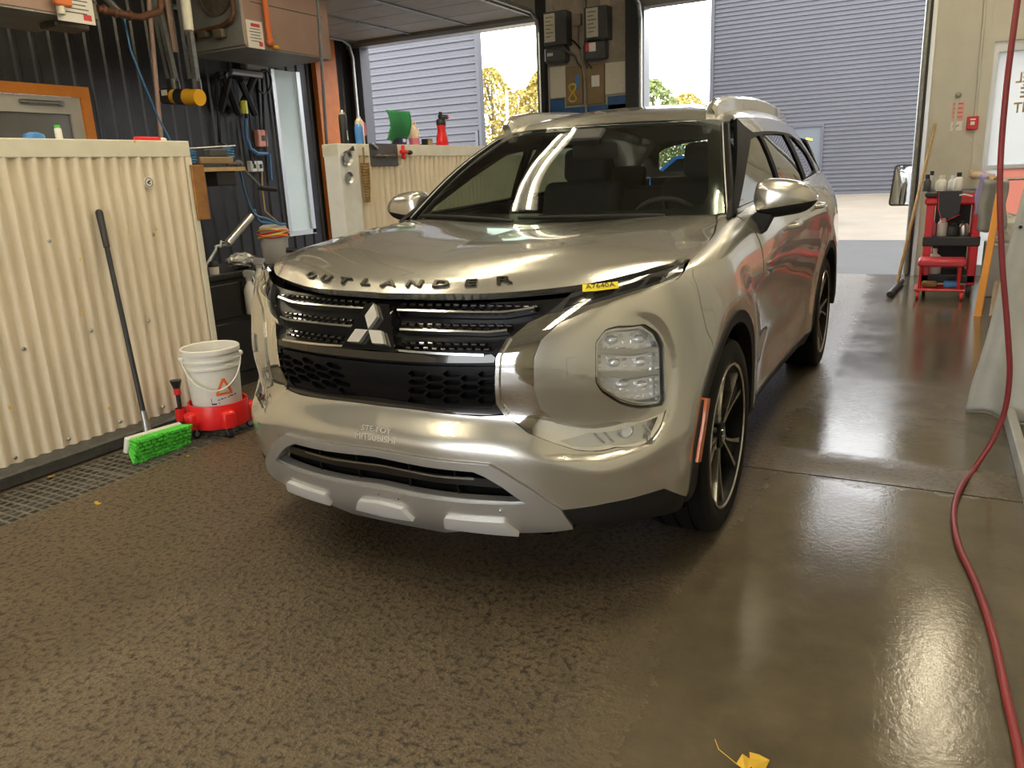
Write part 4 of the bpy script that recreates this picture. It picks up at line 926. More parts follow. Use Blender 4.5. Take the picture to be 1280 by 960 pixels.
for (xa, ya), (xb, yb) in (((505, 583), (508, 613)), ((563, 592), (570, 623))):
    q = S1.pix((xa, ya), (xb, yb)); strip('intake_fin', S1, dense(q, .03, False), .006, 'grille_black', car, off=-.025, thick=.02)
tabs = [S1.pix((559, 641), (632, 647), (651, 661), (560, 652))]
panel('skid_tab', S1, rounded(tabs[0], .006), m='bright_silver', parent=car, off=.028, thick=.03, step=.02, side='pair')
panel('skid_tab', S1, [cb((484, 624)), *S1.pix((507, 630.5), (521, 643.5)), cb((484, 638))], m='bright_silver', parent=car, off=.028, thick=.03, step=.02, side='both')
for px_ in ((447, 610), (502, 620), (563, 628.5), (627, 636)):
    q = S1.pix(px_)[0]; P = Vector(S1.P(*q)); n = Vector(S1.Nm(*q)); b_ = MB(); b_.cyl(P, P+n*.018, .004, n=10); b_.build('skid_screw', 'chrome', car)
sq = rounded(S1.pix((708, 447.5), (720.5, 446), (721.5, 473.5), (709, 475)), .004)
panel('parking_sensor', S1, sq, m='silver_paint', parent=car, off=.008, thick=.006, step=.02, side='pair')
# ---- raised lettering along the bonnet edge
LT = [('O', 390, 352), ('U', 412.5, 351.5), ('T', 438, 352.5), ('L', 463.5, 355), ('A', 491.5, 356), ('N', 523, 357), ('D', 556.5, 357), ('E', 591, 357.5), ('R', 628, 357)]
for k, (ch, u_, v_) in enumerate(LT):
    x = (k-4)*.0955; t_ = .045
    a_ = abs(x); q = (a_, t_); sg = 1 if x >= 0 else -1; P = S2.P(*q)*np.array([sg, 1, 1]); n = S2.Nm(*q)
    n = np.array([n[0]*sg, n[1], n[2]]); ta = S2.P(a_+.02, t_)-S2.P(max(a_-.02, 0), t_); ta = np.array([ta[0], ta[1]*sg, ta[2]*sg]); ta /= np.linalg.norm(ta)
    up = np.cross(n, ta); up = up if up[2] > 0 else -up; n = np.cross(ta, up)
    o = text_mesh('raised_letter', ch, .042, .004, 'letter_black', car, sx=1.95, bold=.0010)
    c = Vector(P)+Vector(n)*.002
    Mx = Matrix(((ta[0], -n[0], up[0], c[0]), (ta[1], -n[1], up[1], c[1]), (ta[2], -n[2], up[2], c[2]), (0, 0, 0, 1)))
    if Mx.to_3x3().determinant() < 0: Mx = Matrix(((ta[0], n[0], up[0], c[0]), (ta[1], n[1], up[1], c[1]), (ta[2], n[2], up[2], c[2]), (0, 0, 0, 1)))
    o.data.transform(Mx)
def decal(name, s, S, q, size, m, parent, sx=1., off=.002, dirpx=None, bold=0., depth=.0006):
    """flat print laid on a curved panel at q, running along the panel's a-direction"""
    P = S.P(*q); n = S.Nm(*q); ta = S.P(q[0]+.03, q[1])-S.P(q[0]-.03, q[1]); ta /= np.linalg.norm(ta)
    if dirpx is not None: ta = np.array(dirpx)/np.linalg.norm(dirpx)
    n = n-ta*(n@ta); n /= np.linalg.norm(n); up = np.cross(n, ta); 
    o = text_mesh(name, s, size, depth, m, parent, sx=sx, bold=bold); c = P+n*off
    o.data.transform(Matrix(((ta[0], -n[0], up[0], c[0]), (ta[1], -n[1], up[1], c[1]), (ta[2], -n[2], up[2], c[2]), (0, 0, 0, 1)))); return o
ql, qr = S1.pix((730, 361.5), (771, 357.8)); 
decal('tag_print', 'A7640A', S1, S1.pix((750, 359.6))[0], .024, 'ink', sticker, sx=1.1, off=.0085, dirpx=S1.P(*qr)-S1.P(*ql))
ql, qr = S1.pix((470, 549), (498, 551.5)); 
decal('faded_print', 'MITSUBISHI', S1, (.005, S1.pix((478, 549))[0][1]), .030, 'ghost_print', front_bumper, sx=1.05, off=.001)
decal('faded_print', 'STE-FOY', S1, (.005, S1.pix((478, 538))[0][1]), .026, 'ghost_print', front_bumper, sx=1.2, off=.001)
# ---- windscreen with black ceramic border, roof, pillars
ws_out = [(0, .012), (.4, .012), (.72, .012), (.775, .03), (.785, .4), (.775, .80), (.74, .838), (.4, .838), (0, .838)]
gl = S3.pix((889, 240), (887, 175), (884, 158))
ws_gl = [(0, .075), (.4, .072), (.62, .068), (.69, .085), (.712, .15), (.712, .4), (.705, .76), (.69, .795), (.64, .808), (.4, .806), (0, .80)]
panel('windscreen_border', S3, ws_out, [ws_gl[:1]+ws_gl[1:]] if False else [], 'gloss_black', car, off=-.004, thick=.004, step=.04, side='both') if False else None
border_half = [(0, .012), (.4, .012), (.72, .012), (.775, .03), (.785, .4), (.775, .80), (.74, .838), (.4, .838), (0, .838)]+ws_gl[::-1]
panel('windscreen_border', S3, border_half, m='gloss_black', parent=car, off=-.003, thick=.006, step=.03, side='both')
ws = panel('windscreen', S3, ws_out, m='windscreen_glass', parent=car, off=.001, thick=.001, step=.05, side='both', rim=False)
roof = panel('roof', S4, [(0, .0), (.3, .0), (.5, .0), (.627, .0), (.627, .4), (.627, 1.2), (.627, 2.2), (.62, 2.57), (.3, 2.57), (0, 2.57)], m='silver_paint', parent=car, thick=.03, step=.06, side='both')
S5a = lambda *q: [tuple(x) for x in q]
# black band along the side: A pillar, door window frames, D pillar corner
_f = S5.pix((922, 256), (927, 240), (933, 205), (938, 174), (953, 168.5), (967.5, 224)); yB0 = 1.56; yB1 = 1.64
bt = _f[4][1]
w1 = rounded([(_f[0][0], .022), _f[1], _f[2], (_f[3][0], _f[3][1]), (yB0-.02, bt), (yB0, bt-.03), (yB0, .022)], [.01, .02, .04, .02, .02, .01, .01], 3)
w2 = rounded([(yB1, .022), (yB1-.01, bt), (2.33, bt+.003), (2.44, .022)], .012, 3)
w3 = rounded([(2.56, .03), (2.50, bt), (2.70, bt-.005), (2.98, .20), (3.06, .05)], .015, 3)
band = [(.40, .0), (1.235, .44), (1.30, .40), (1.42, bt+.02), (1.9, bt+.02), (2.6, bt+.02), (2.95, bt-.03), (3.20, .12), (3.18, .0)]
panel('window_frame', S5, band, [w1, w2, w3], 'pillar_black', car, off=.002, thick=.02, step=.05, side='pair')
for nm, w in (('front_door_window', w1), ('rear_door_window', w2), ('quarter_window', w3)):
    panel(nm, S5, inset(w, -.004), m='side_glass', parent=car, off=-.006, thick=.002, step=.08, side='pair', rim=False)
panel('roof_side', S5, [(1.235, .437), (1.25, .44), (2.0, .44), (3.0, .44), (3.6, .44), (3.6, .0), (3.17, .0), (3.19, .12), (2.95, bt-.032), (2.6, bt+.018), (1.9, bt+.018), (1.42, bt+.018), (1.30, .398)], m='silver_paint', parent=car, off=.004, thick=.02, step=.05, side='pair')
strip('belt_moulding', S5, dense([(.52, .010), (1.5, .010), (2.5, .010), (3.1, .016)], .1, False), .018, 'satin_chrome', car, off=.006, thick=.012)
q0 = [S3.P(.792, b) for b in np.linspace(.0, .85, 12)]
for sg in (1, -1):
    MB().tube([(p[0]*sg, p[1]+.004, p[2]+.002) for p in q0], .021, 10).build('a_pillar', 'pillar_black', car, 60)
    MB().tube([(p[0]*sg*.985, p[1]-.012, p[2]+.016) for p in q0], .003, 8).build('pillar_strip', 'satin_silver', car, 60)
# closing sheet between roof edge and windscreen head, cowl under the glass
MB().tube([(S3.P(abs(x), .842)[0]*(1 if x > 0 else -1), S3.P(abs(x), .842)[1]+.004, S3.P(abs(x), .842)[2]-.004) for x in np.linspace(-.79, .79, 25)], .012, 8).build('windscreen_seal', 'gloss_black', car, 60)
cw = MB(); xs = np.linspace(-.76, .76, 25)
for i in range(24):
    q = []
    for x in (xs[i], xs[i+1]):
        a_ = abs(x); h = S2.P(a_, 1.15); w = S3.P(min(a_, .78), .02); q.append(((x, h[1]-.03, h[2]-.018), (x, w[1]+.01, w[2]-.004)))
    cw.quad(q[0][0], q[1][0], q[1][1], q[0][1])
cw.build('cowl', 'matte_black', car)
# ---- wipers
def wiper(p, ppx):
    pts = S3.pix(*ppx); b_ = MB(); b_.tube([Vector(S3.P(*q))+Vector(S3.Nm(*q))*.012 for q in dense(pts, .05, False)], .006, 6); o = b_.build('wiper', 'matte_black', car, 60); return o
wl = MB(); wl.tube([Vector(S3.P(abs(a), b)*np.array([1 if a > 0 else -1, 1, 1]))+Vector((0, -.012, .014)) for a, b in ((.55, .0), (.45, .012), (.3, .02), (.15, .024), (.0, .024), (-.1, .022))], .008, 6); wl.build('wiper', 'matte_black', car, 60)
wl = MB(); wl.tube([Vector(S3.P(abs(a), b)*np.array([1 if a > 0 else -1, 1, 1]))+Vector((0, -.012, .014)) for a, b in ((-.12, .0), (-.22, .012), (-.4, .022), (-.55, .022), (-.70, .018))], .008, 6); wl.build('wiper', 'matte_black', car, 60)
# ---- roof rails
for sg in (1, -1):
    pts = [(.545*sg, 1.08, 1.575), (.547*sg, 1.12, 1.605), (.55*sg, 1.28, 1.640), (.552*sg, 1.6, 1.660), (.55*sg, 2.0, 1.676), (.545*sg, 2.5, 1.672), (.538*sg, 2.95, 1.645), (.53*sg, 3.12, 1.62), (.525*sg, 3.2, 1.58)]
    MB().tube(spline(pts, 5), [.024]*1+[.022]*40, 10).build('roof_rail', 'silver_paint', car, 60) if False else None
    b_ = MB(); P = spline(pts, 5); rings = []
    for i, p in enumerate(P):
        t = Vector(P[min(i+1, len(P)-1)])-Vector(P[max(i-1, 0)]); t.normalize(); s_ = Vector((1, 0, 0)); u_ = s_.cross(t)*1.; w = .022; h = .02 if 4 < i < len(P)-5 else .028
        rings.append([b_.bm.verts.new(Vector(p)+s_*w*c1+u_*h*c2) for c1, c2 in ((-1, -3.2), (-1, .4), (-.5, 1), (.5, 1), (1, .4), (1, -3.2))])
    for A_, C_ in zip(rings[:-1], rings[1:]):
        for k in range(6): b_.bm.faces.new((A_[k], A_[(k+1) % 6], C_[(k+1) % 6], C_[k]))
    b_.bm.faces.new(rings[0]); b_.bm.faces.new(rings[-1]); b_.build('roof_rail', 'silver_paint', car, 40)
MB().tube([(0, 2.95, 1.66), (0, 3.0, 1.69), (0, 3.16, 1.705)], [.02, .022, .006], 8).build('roof_antenna', 'gloss_black', car, 60)
# ---- rear window and its frame
RG = [[(x, 3.60+.0*x, 1.585-.10*(x/.6)**2), (x*1.08, 3.68, 1.42-.05*(x/.6)**2), (x*1.16, 3.74-.02*(x/.6)**2, 1.262)] for x in (0, .2, .4, .55, .62)]
S6 = Surf(RG, [0, .2, .4, .55, .62], [0, .18, .36], 60, 40, flip=-1)
rwin = rounded([(0, .05), (.46, .06), (.50, .09), (.48, .30), (.40, .325), (0, .325)], [0, .03, .03, .05, .05, 0], 3)
panel('rear_window_frame', S6, [(0, 0), (.62, 0), (.62, .36), (0, .36)]+rwin[::-1][:0], [], 'silver_paint', car, side='both', thick=.02, step=.05) if False else None
frame_half = [(0, 0), (.62, 0), (.62, .36), (0, .36)]+[(0, .325)]+rwin[1:-1][::-1]+[(0, .05)]
panel('rear_window_frame', S6, frame_half, m='gloss_black', parent=car, side='both', thick=.02, step=.05)
panel('rear_window', S6, [(0, .04), (.51, .04), (.51, .335), (0, .335)], m='side_glass', parent=car, side='both', step=.08, off=-.004, rim=False)
# ---- door mirrors
MO = [(945, 236), (947, 230.5), (952, 226), (960, 223.5), (975, 222.8), (990, 224.5), (1002, 227.5), (1012, 234), (1019, 242), (1020.5, 248), (1016, 256), (1006, 264), (985, 269), (963, 271.5), (950, 268.5), (945.3, 262)]
MO = np.array([at(u, v, y=.70) for u, v in spline(MO, 3, True)])[:, [0, 2]]; MC = MO.mean(0)
m0, m1 = at(945, 262.5, y=.70), at(1019, 250.5, y=.70)
for sg in (1, -1):
    V, F = [], []; n = len(MO); lay = [(-.075, .05), (-.072, .45), (-.062, .72), (-.045, .88), (-.02, .97), (.0, 1.), (.045, 1.), (.055, .97), (.055, .90)]
    for dy, k in lay:
        for q in MO: p = MC+(q-MC)*k; V.append((p[0]*sg, .70+dy+.12*(p[0]-MC[0]), p[1]))
    for i in range(len(lay)-1):
        for j in range(n): F.append((i*n+j, i*n+(j+1) % n, (i+1)*n+(j+1) % n, (i+1)*n+j))
    F.append(tuple(range(n))); F.append(tuple(range((len(lay)-1)*n, len(lay)*n)))
    def cut(keep, nm, m):
        bm = bmesh.new(); vs = [bm.verts.new(v) for v in V]
        for f in F: bm.faces.new([vs[i] for i in f])
        nrm = Vector((-(m1[2]-m0[2])*sg, 0, m1[0]-m0[0]))
        bmesh.ops.bisect_plane(bm, geom=bm.verts[:]+bm.edges[:]+bm.faces[:], plane_co=(m0[0]*sg, 0, m0[2]), plane_no=nrm, clear_inner=keep == 'up', clear_outer=keep == 'down')
        bmesh.ops.recalc_face_normals(bm, faces=bm.faces[:])
        me = bpy.data.meshes.new(nm); bm.to_mesh(me); bm.free(); me.shade_smooth(); me.set_sharp_from_angle(angle=.7); return link(nm, me, m, car)
    cap = cut('up', 'side_mirror', 'silver_paint'); low_ = cut('down', 'mirror_base', 'matte_black'); low_.parent = cap
    b_ = MB(); b_.prism([tuple(MC+(q-MC)*.86) for q in MO], .754, .758, 'xz'); o = b_.build('mirror_glass', 'mirror_glass', cap); 
    if sg < 0: o.data.transform(Matrix.Diagonal((-1, 1, 1, 1))); o.data.flip_normals()
    ar = [at(u, v, y=.66) for u, v in ((931, 280), (946, 265), (966, 268), (964, 274), (953, 294), (945, 291))]
    b_ = MB(); b_.prism([(q[0], q[2]) for q in ar], .62, .72, 'xz'); o = b_.build('mirror_arm', 'matte_black', cap)
    if sg < 0: o.data.transform(Matrix.Diagonal((-1, 1, 1, 1))); o.data.flip_normals()
    # ---- door handles
    for yy, zz, dr in ((1.30, 1.035, front_door), (2.28, 1.075, rear_door)):
        q = S1.xyz('yz', (yy, zz))[0]; P = S1.P(*q); b_ = MB()
        b_.tube([(sg*(P[0]-.005), yy-.10, zz), (sg*(P[0]+.03), yy-.07, zz+.002), (sg*(P[0]+.034), yy+.05, zz+.006), (sg*(P[0]-.005), yy+.085, zz+.008)], .012, 8); b_.build('door_handle', 'silver_paint', dr[0 if sg > 0 else 1], 60)
# badge on the front door
q = S1.xyz('yz', (.70, .89))[0]; P = S1.P(*q); b_ = MB(); b_.box((P[0]+.002, .70, .925), (.006, .10, .012)); b_.build('door_badge', 'chrome', front_door[0])
decal('door_badge', 'S-AWC', S1, S1.xyz('yz', (.70, .885))[0], .034, 'chrome', front_door[0], sx=1.0, off=.004, dirpx=(0, 1, .02), depth=.002, bold=.001)
# ---- wheels
tyre_p = [(.262, -.098), (.272, -.112), (.30, -.122), (.335, -.120), (.356, -.108), (.365, -.085)]
tp = tyre_p[:]
for k in range(5):
    h = -.07+k*.035; tp += [(.365, h-.012), (.365, h+.010), (.357, h+.012), (.357, h+.016)]
tp = tyre_p+[(.365, -.066), (.356, -.064), (.356, -.056), (.365, -.054), (.365, -.006), (.356, -.004), (.356, .004), (.365, .006), (.365, .054), (.356, .056), (.356, .064), (.365, .066)]+[(r, -h) for r, h in tyre_p[::-1]]
b_ = MB(); b_.lathe(tp, 72, 'X'); w0 = b_.build('wheel', 'tyre_rubber', car, 35)
b_ = MB(); b_.lathe([(.264, .100), (.275, .112), (.272, .118), (.262, .114), (.255, .100), (.245, .06), (.243, -.09), (.262, -.10)], 72, 'X'); rim_ = b_.build('rim', 'rim_black', w0, 40)
b_ = MB(); b_.lathe([(.2755, .1125), (.2735, .119), (.268, .1195), (.263, .1145)], 72, 'X'); b_.build('rim_lip', 'rim_machined', w0, 40)
b_ = MB(); b_.lathe([(.001, .060), (.16, .030), (.235, .01)], 48, 'X'); b_.build('brake_disc', 'dark_cavity', w0, 40)
def spoke(angs, rs, hw, xs_, m, nm):
    """tapered blade from the hub out to the rim; angs = angle at each radius"""
    b_ = MB(); rings = []
    for a, r, w, x in zip(angs, rs, hw, xs_):
        c, s_ = math.cos(a), math.sin(a); t = np.array([-s_, c]); p = np.array([c, s_])*r
        rings.append([b_.bm.verts.new((xx, *(p+t*k*w))) for xx, k in ((x, -.8), (x, .8), (x-.035, 1.3), (x-.035, -1.3))])
    for A_, C_ in zip(rings[:-1], rings[1:]):
        for k in range(4): b_.bm.faces.new((A_[k], A_[(k+1) % 4], C_[(k+1) % 4], C_[k]))
    b_.bm.faces.new(rings[0]); b_.bm.faces.new(rings[-1]); return b_.build(nm, m, w0)
for k in range(5):
    a = math.radians(90+72*k)
    for s_ in (-1, 1):
        spoke([a+s_*.12, a+s_*.13, a+s_*.17, a+s_*.215], [.05, .11, .18, .264], [.006, .006, .008, .013], [.088, .092, .099, .109], 'rim_machined', 'spoke')
    spoke([a, a, a, a], [.05, .11, .18, .258], [.010, .018, .034, .055], [.076, .080, .088, .096], 'rim_black', 'spoke_web')
    pass
b_ = MB(); b_.cyl((.055, 0, 0), (.094, 0, 0), .058, .048, 28); b_.build('hub', 'rim_black', w0, 40)
b_ = MB(); b_.cyl((.09, 0, 0), (.099, 0, 0), .030, .028, 24); hc = b_.build('hub_cap', 'gloss_black', w0, 40)
for k in range(5):
    a = math.radians(54+72*k); b_ = MB(); b_.cyl((.06, .057*math.cos(a), .057*math.sin(a)), (.082, .057*math.cos(a), .057*math.sin(a)), .010, n=6); b_.build('lug_nut', 'satin_silver', w0)
w0.location = (.797, 0, .365)
def place_wheel(x, y, rot, flip):
    c = copy_tree(w0, car); c.location = (x, y, .365); c.rotation_euler = (rot, 0, math.pi if flip else 0); return c
w0.rotation_euler = (math.radians(20), 0, 0)
place_wheel(.797, 2.706, .9, False); place_wheel(-.797, 0, .3, True); place_wheel(-.797, 2.706, .5, True)
for yy in (0., 2.706):
    for sg in (1, -1):
        b_ = MB(); b_.lathe([(.435, .93), (.435, .55)], 40, 'X', (0, yy, .365)); b_.lathe([(.435, .55), (.01, .55)], 40, 'X', (0, yy, .365)); o = b_.build('wheel_liner', 'dark_cavity', car)
        bm = bmesh.new(); bm.from_mesh(o.data)
        bmesh.ops.bisect_plane(bm, geom=bm.verts[:]+bm.edges[:]+bm.faces[:], plane_co=(0, 0, .24), plane_no=(0, 0, 1), clear_inner=True)
        for v in bm.verts: v.co.x = min(v.co.x, float(np.interp(v.co.y, [r[1] for r in PLAN[:10]], [r[0] for r in PLAN[:10]]))-.035) if v.co.y < 1 else min(v.co.x, .90)
        bm.to_mesh(o.data); bm.free()
        if sg < 0: o.data.transform(Matrix.Diagonal((-1, 1, 1, 1))); o.data.flip_normals()
# ---- floor pan as a dark box added to block light, and the cabin
b_ = MB(); b_.prism([(-.78, .24), (-.50, .225), (-.50, .60), (.50, .60), (.50, .26), (2.2, .26), (2.2, .60), (3.2, .60), (3.2, .30), (3.6, .32), (3.6, .9), (2.4, .9), (2.4, .66), (.55, .66), (.55, .93), (-.60, .88), (-.74, .6)], -.54, .54, 'yz'); b_.build('floor_pan', 'dark_cavity', car)
b_ = MB(); b_.prism([(.55, .24), (2.2, .24), (2.2, .60), (.55, .60)], -.82, .82, 'yz'); b_.build('floor_pan', 'dark_cavity', car)
dp = [(.30, .90), (.36, 1.085), (.55, 1.12), (.80, 1.105), (.90, 1.04), (.92, .70), (.30, .70)]
b_ = MB(); b_.prism(dp, -.76, .76, 'yz'); b_.build('dashboard', 'cabin_dark', car)
b_ = MB(); b_.box((0, .93, .96), (.26, .04, .15), rotm('X', -12), .01); b_.build('centre_screen', 'gloss_black', car)
b_ = MB(); sw = Vector((.37, 1.02, 1.03)); R_ = rotm('X', -62)
b_.tube([sw+R_ @ Vector((.185*math.cos(t), .185*math.sin(t), 0)) for t in np.linspace(0, 2*math.pi, 36, endpoint=False)], .016, 8, closed=True)
for t in (0, math.pi, -math.pi/2): b_.tube([sw, sw+R_ @ Vector((.18*math.cos(t), .18*math.sin(t), 0))], .018, 6)
b_.ball(sw, .06, (1, 1, .6)); b_.build('steering_wheel', 'cabin_dark', car, 50)
def seat(x, y):
    b_ = MB(); b_.box((x, y, .62), (.50, .52, .16), None, .05, 3); o = b_.build('seat', 'cabin_cloth', car, 50)
    b_ = MB(); b_.box((x, y+.33, .97), (.50, .14, .64), rotm('X', -16), .06, 3); b_.build('backrest', 'cabin_cloth', o, 50)
    b_ = MB(); b_.box((x, y+.45, 1.37), (.27, .11, .20), rotm('X', -10), .045, 3); b_.cyl((x-.06, y+.43, 1.2), (x-.06, y+.44, 1.32), .008); b_.cyl((x+.06, y+.43, 1.2), (x+.06, y+.44, 1.32), .008); b_.build('headrest', 'cabin_cloth', o, 50)
seat(.37, 1.30); seat(-.37, 1.30)
b_ = MB(); b_.box((0, 2.25, .64), (1.3, .5, .16), None, .05, 2); o = b_.build('rear_seat', 'cabin_cloth', car, 50)
b_ = MB(); b_.box((0, 2.56, .95), (1.3, .14, .56), rotm('X', -18), .05, 2); b_.build('backrest', 'cabin_cloth', o, 50)
for x in (-.42, .42): b_ = MB(); b_.box((x, 2.64, 1.28), (.25, .09, .16), rotm('X', -12), .035, 2); b_.build('headrest', 'cabin_cloth', o, 50)
b_ = MB(); b_.box((0, .98, 1.43), (.24, .025, .075), rotm('X', 8), .02, 2); o = b_.build('rear_view_mirror', 'cabin_dark', car, 40)
b_ = MB(); b_.box((0, .995, 1.43), (.225, .004, .062), rotm('X', 8)); b_.build('mirror_glass', 'mirror_glass', o); b_ = MB(); b_.tube([(0, .97, 1.44), (0, .93, 1.50)], .012, 8); b_.build('mirror_mount', 'cabin_dark', o)
b_ = MB(); b_.box((0, .90, 1.50), (.16, .10, .04), rotm('X', 33), .01); b_.build('camera_housing', 'cabin_dark', car)
b_ = MB()                                                                                             # headliner
hl_y = [1.14, 1.5, 2.2, 3.0, 3.55]
for y0_, y1_ in zip(hl_y[:-1], hl_y[1:]):
    za = float(np.interp(y0_, RY, RZ))-.055; zb = float(np.interp(y1_, RY, RZ))-.055; b_.quad((-.55, y0_, za), (.55, y0_, za), (.55, y1_, zb), (-.55, y1_, zb))
b_.build('headliner', 'cabin_grey', car)
for sg in (1, -1):
    b_ = MB(); b_.prism([(.56, .43), (2.45, .43), (2.5, 1.20), (1.6, 1.17), (.62, 1.13)], sg*.79, sg*.765, 'yz'); b_.build('door_lining', 'cabin_dark', car)
    b_ = MB(); b_.prism([(1.53, 1.1), (1.69, 1.1), (1.65, 1.57), (1.57, 1.57)], sg*.70, sg*.60, 'yz'); 
    b_.bm.free(); b_ = MB(); b_.tube([(sg*.75, 1.61, 1.1), (sg*.69, 1.61, 1.34), (sg*.55, 1.61, 1.54)], .03, 8); b_.build('b_pillar', 'cabin_dark', car, 60)
# ================================================================== things in the workshop
mat('white_plastic', (.80, .79, .74), .35, noise=(12, .06)); mat('red_plastic', (.72, .02, .02), .32); mat('black_plastic', (.018, .018, .02), .4)
mat('green_bristle', (.10, .62, .06), .55); mat('logo_orange', (.80, .16, .03), .5); mat('logo_navy', (.03, .03, .10), .5)
mat('wood', (.34, .16, .045), .6, noise=(14, .45), bump=(30, .2)); mat('pale_wood', (.50, .34, .15), .6, noise=(14, .3))
mat('steel', (.55, .55, .54), .3, .95, noise=(30, .15)); mat('rust_pipe', (.16, .07, .04), .6, .3, noise=(20, .4)); mat('brass_dark', (.20, .17, .12), .5, .5, noise=(30, .4))
mat('heater_pink', (.36, .24, .19), .5, noise=(4, .12)); mat('heater_grey', (.27, .27, .25), .5, .3, noise=(4, .25)); mat('gas_orange', (.70, .17, .04), .45)
mat('paper', (.80, .78, .72), .7); mat('print_red', (.62, .06, .06), .6); mat('yellow_foam', (.80, .42, .02), .7); mat('black_tape', (.02, .02, .02), .35)
mat('blue_hose', (.05, .17, .36), .45); mat('blue_plastic', (.06, .22, .55), .4); mat('green_cloth', (.03, .22, .08), .9, bump=(200, .3)); mat('pink_fluid', (.72, .20, .30), .3)
mat('peach_plastic', (.78, .62, .48), .4); mat('brush_brown', (.24, .15, .05), .9); mat('red_hose', (.25, .035, .04), .42, noise=(6, .15)); mat('red_paint', (.62, .015, .02), .3, noise=(6, .12))
mat('red_vinyl', (.55, .05, .07), .4); mat('grey_cloth', (.30, .30, .29), .95, bump=(160, .3)); mat('lilac_cloth', (.42, .36, .66), .95); mat('orange_pole', (.66, .28, .04), .45)
mat('tarp_white', (.52, .53, .50), .5, noise=(2.5, .28), bump=(6, .5)); mat('foil', (.62, .62, .62), .25, 1., bump=(60, 1.)); mat('grey_plastic', (.42, .42, .43), .5, noise=(6, .15)); mat('yellow_rope', (.70, .48, .05), .7)
mat('leaf_gold', (.66, .42, .04), .6); mat('amber_fluid', (.45, .30, .12), .3); mat('coral', (.80, .36, .26), .6); mat('plywood', (.46, .34, .18), .6, noise=(6, .3)); mat('board_brown', (.26, .18, .09), .6, noise=(5, .3))
mat('unit_grey', (.075, .075, .078), .5, noise=(9, .3)); mat('label_cream', (.66, .62, .50), .6, noise=(40, .15)); mat('dusty_beige', (.40, .34, .26), .7, noise=(5, .35))
def V3(p): return Vector([float(c) for c in p])
def PX(px, py, **k): return V3(at(px, py, **k))
# ---- broom leaning on the partition
r = empty('push_broom', (-1.99, -.50, 0), 0, 'black handled push broom with bright green bristles leaning on the corrugated partition', 'broom')
top = Vector((XW+.02, PX(124, 266, x=XW+.02).y, PX(124, 266, x=XW+.02).z)); hd = PX(184, 537, x=-2.03); gr = top+(hd-top)*.16
b_ = MB(); b_.cyl(top, hd, .013, n=12); kid(b_.build('handle', 'black_plastic', None, 60), r)
b_ = MB(); b_.cyl(top, gr, .019, .016, 12); b_.ball(top, .019); kid(b_.build('grip', 'black_plastic', None, 60), r)
sk = hd+(top-hd).normalized()*.10; b_ = MB(); b_.cyl(hd+(hd-top).normalized()*.02, sk, .020, .016, 12); kid(b_.build('socket', 'galvanised', None, 60), r)
hL, hR = PX(160, 561, x=-2.0), PX(226, 541, x=-2.0); ax = (hR-hL).normalized(); mid = (hL+hR)/2; ln = (hR-hL).length
bd = Vector((.86, -.38, -.26)); bd = (bd-ax*bd.dot(ax)).normalized(); upx = ax.cross(bd); upx = upx if upx.z > 0 else -upx
Rm = Matrix((ax, upx, ax.cross(upx))).transposed(); mid.z += .012
b_ = MB(); b_.box(mid-bd*.012, (ln+.012, .09, .03), Rm, .006); kid(b_.build('head_block', 'white_plastic'), r)
rr = random.Random(4); b_ = MB()
for i in range(19):
    for j in range(6):
        u = (i+.5)/19-.5; v = (j+.5)/6-.5; p0 = mid+ax*u*ln*.97+upx*v*.088
        p1 = p0+bd*(.075+rr.uniform(-.004, .004))+upx*(v*.06)+ax*(u*.035+rr.uniform(-.004, .004)); p1.z = max(.004, p1.z)
        b_.cyl(p0, p1, .0058, .0092, 7)
o = kid(b_.build('bristles', 'green_bristle'), r); o['kind'] = 'stuff'
# ---- bucket on a red dolly
BX, BY = -1.975, .145
r = empty('wash_bucket', (BX, BY, .145), 0, 'white plastic bucket with an orange triangle logo standing in a red dolly', 'bucket')
b_ = MB(); b_.lathe([(.001, .0), (.128, .0), (.132, .01), (.143, .235), (.152, .238), (.152, .25), (.145, .252), (.146, .275), (.156, .278), (.156, .288), (.148, .290), (.149, .318), (.158, .320), (.158, .345), (.152, .350), (.147, .345), (.126, .03), (.124, .012), (.001, .012)], 40, 'Z'); b_.build('bucket_body', 'white_plastic', r, 40)
cv = math.atan2(CAM_POS[1]-BY, CAM_POS[0]-BX)
hp = [Vector((.158*math.cos(t), .158*math.sin(t), .30-.17*math.sin((t-(cv-1.35))/2.7*math.pi)))*1.0 for t in np.linspace(cv-1.35, cv+1.35, 22)]
hp = [Vector((p.x*(1+.10*math.sin(math.pi*i/21)), p.y*(1+.10*math.sin(math.pi*i/21)), p.z)) for i, p in enumerate(hp)]
b_ = MB(); b_.tube(hp, .0045, 6); b_.build('bail_handle', 'white_plastic', r, 60)
for s_ in (-1.35, 1.35): b_ = MB(); b_.ball((.157*math.cos(cv+s_), .157*math.sin(cv+s_), .30), .016); b_.build('handle_ear', 'white_plastic', r, 60)
def on_bucket(th, z, off=.0015): rad = .132+.011*(z-.01)/.225+off; return Vector((rad*math.cos(th), rad*math.sin(th), z))
th0 = cv+.32
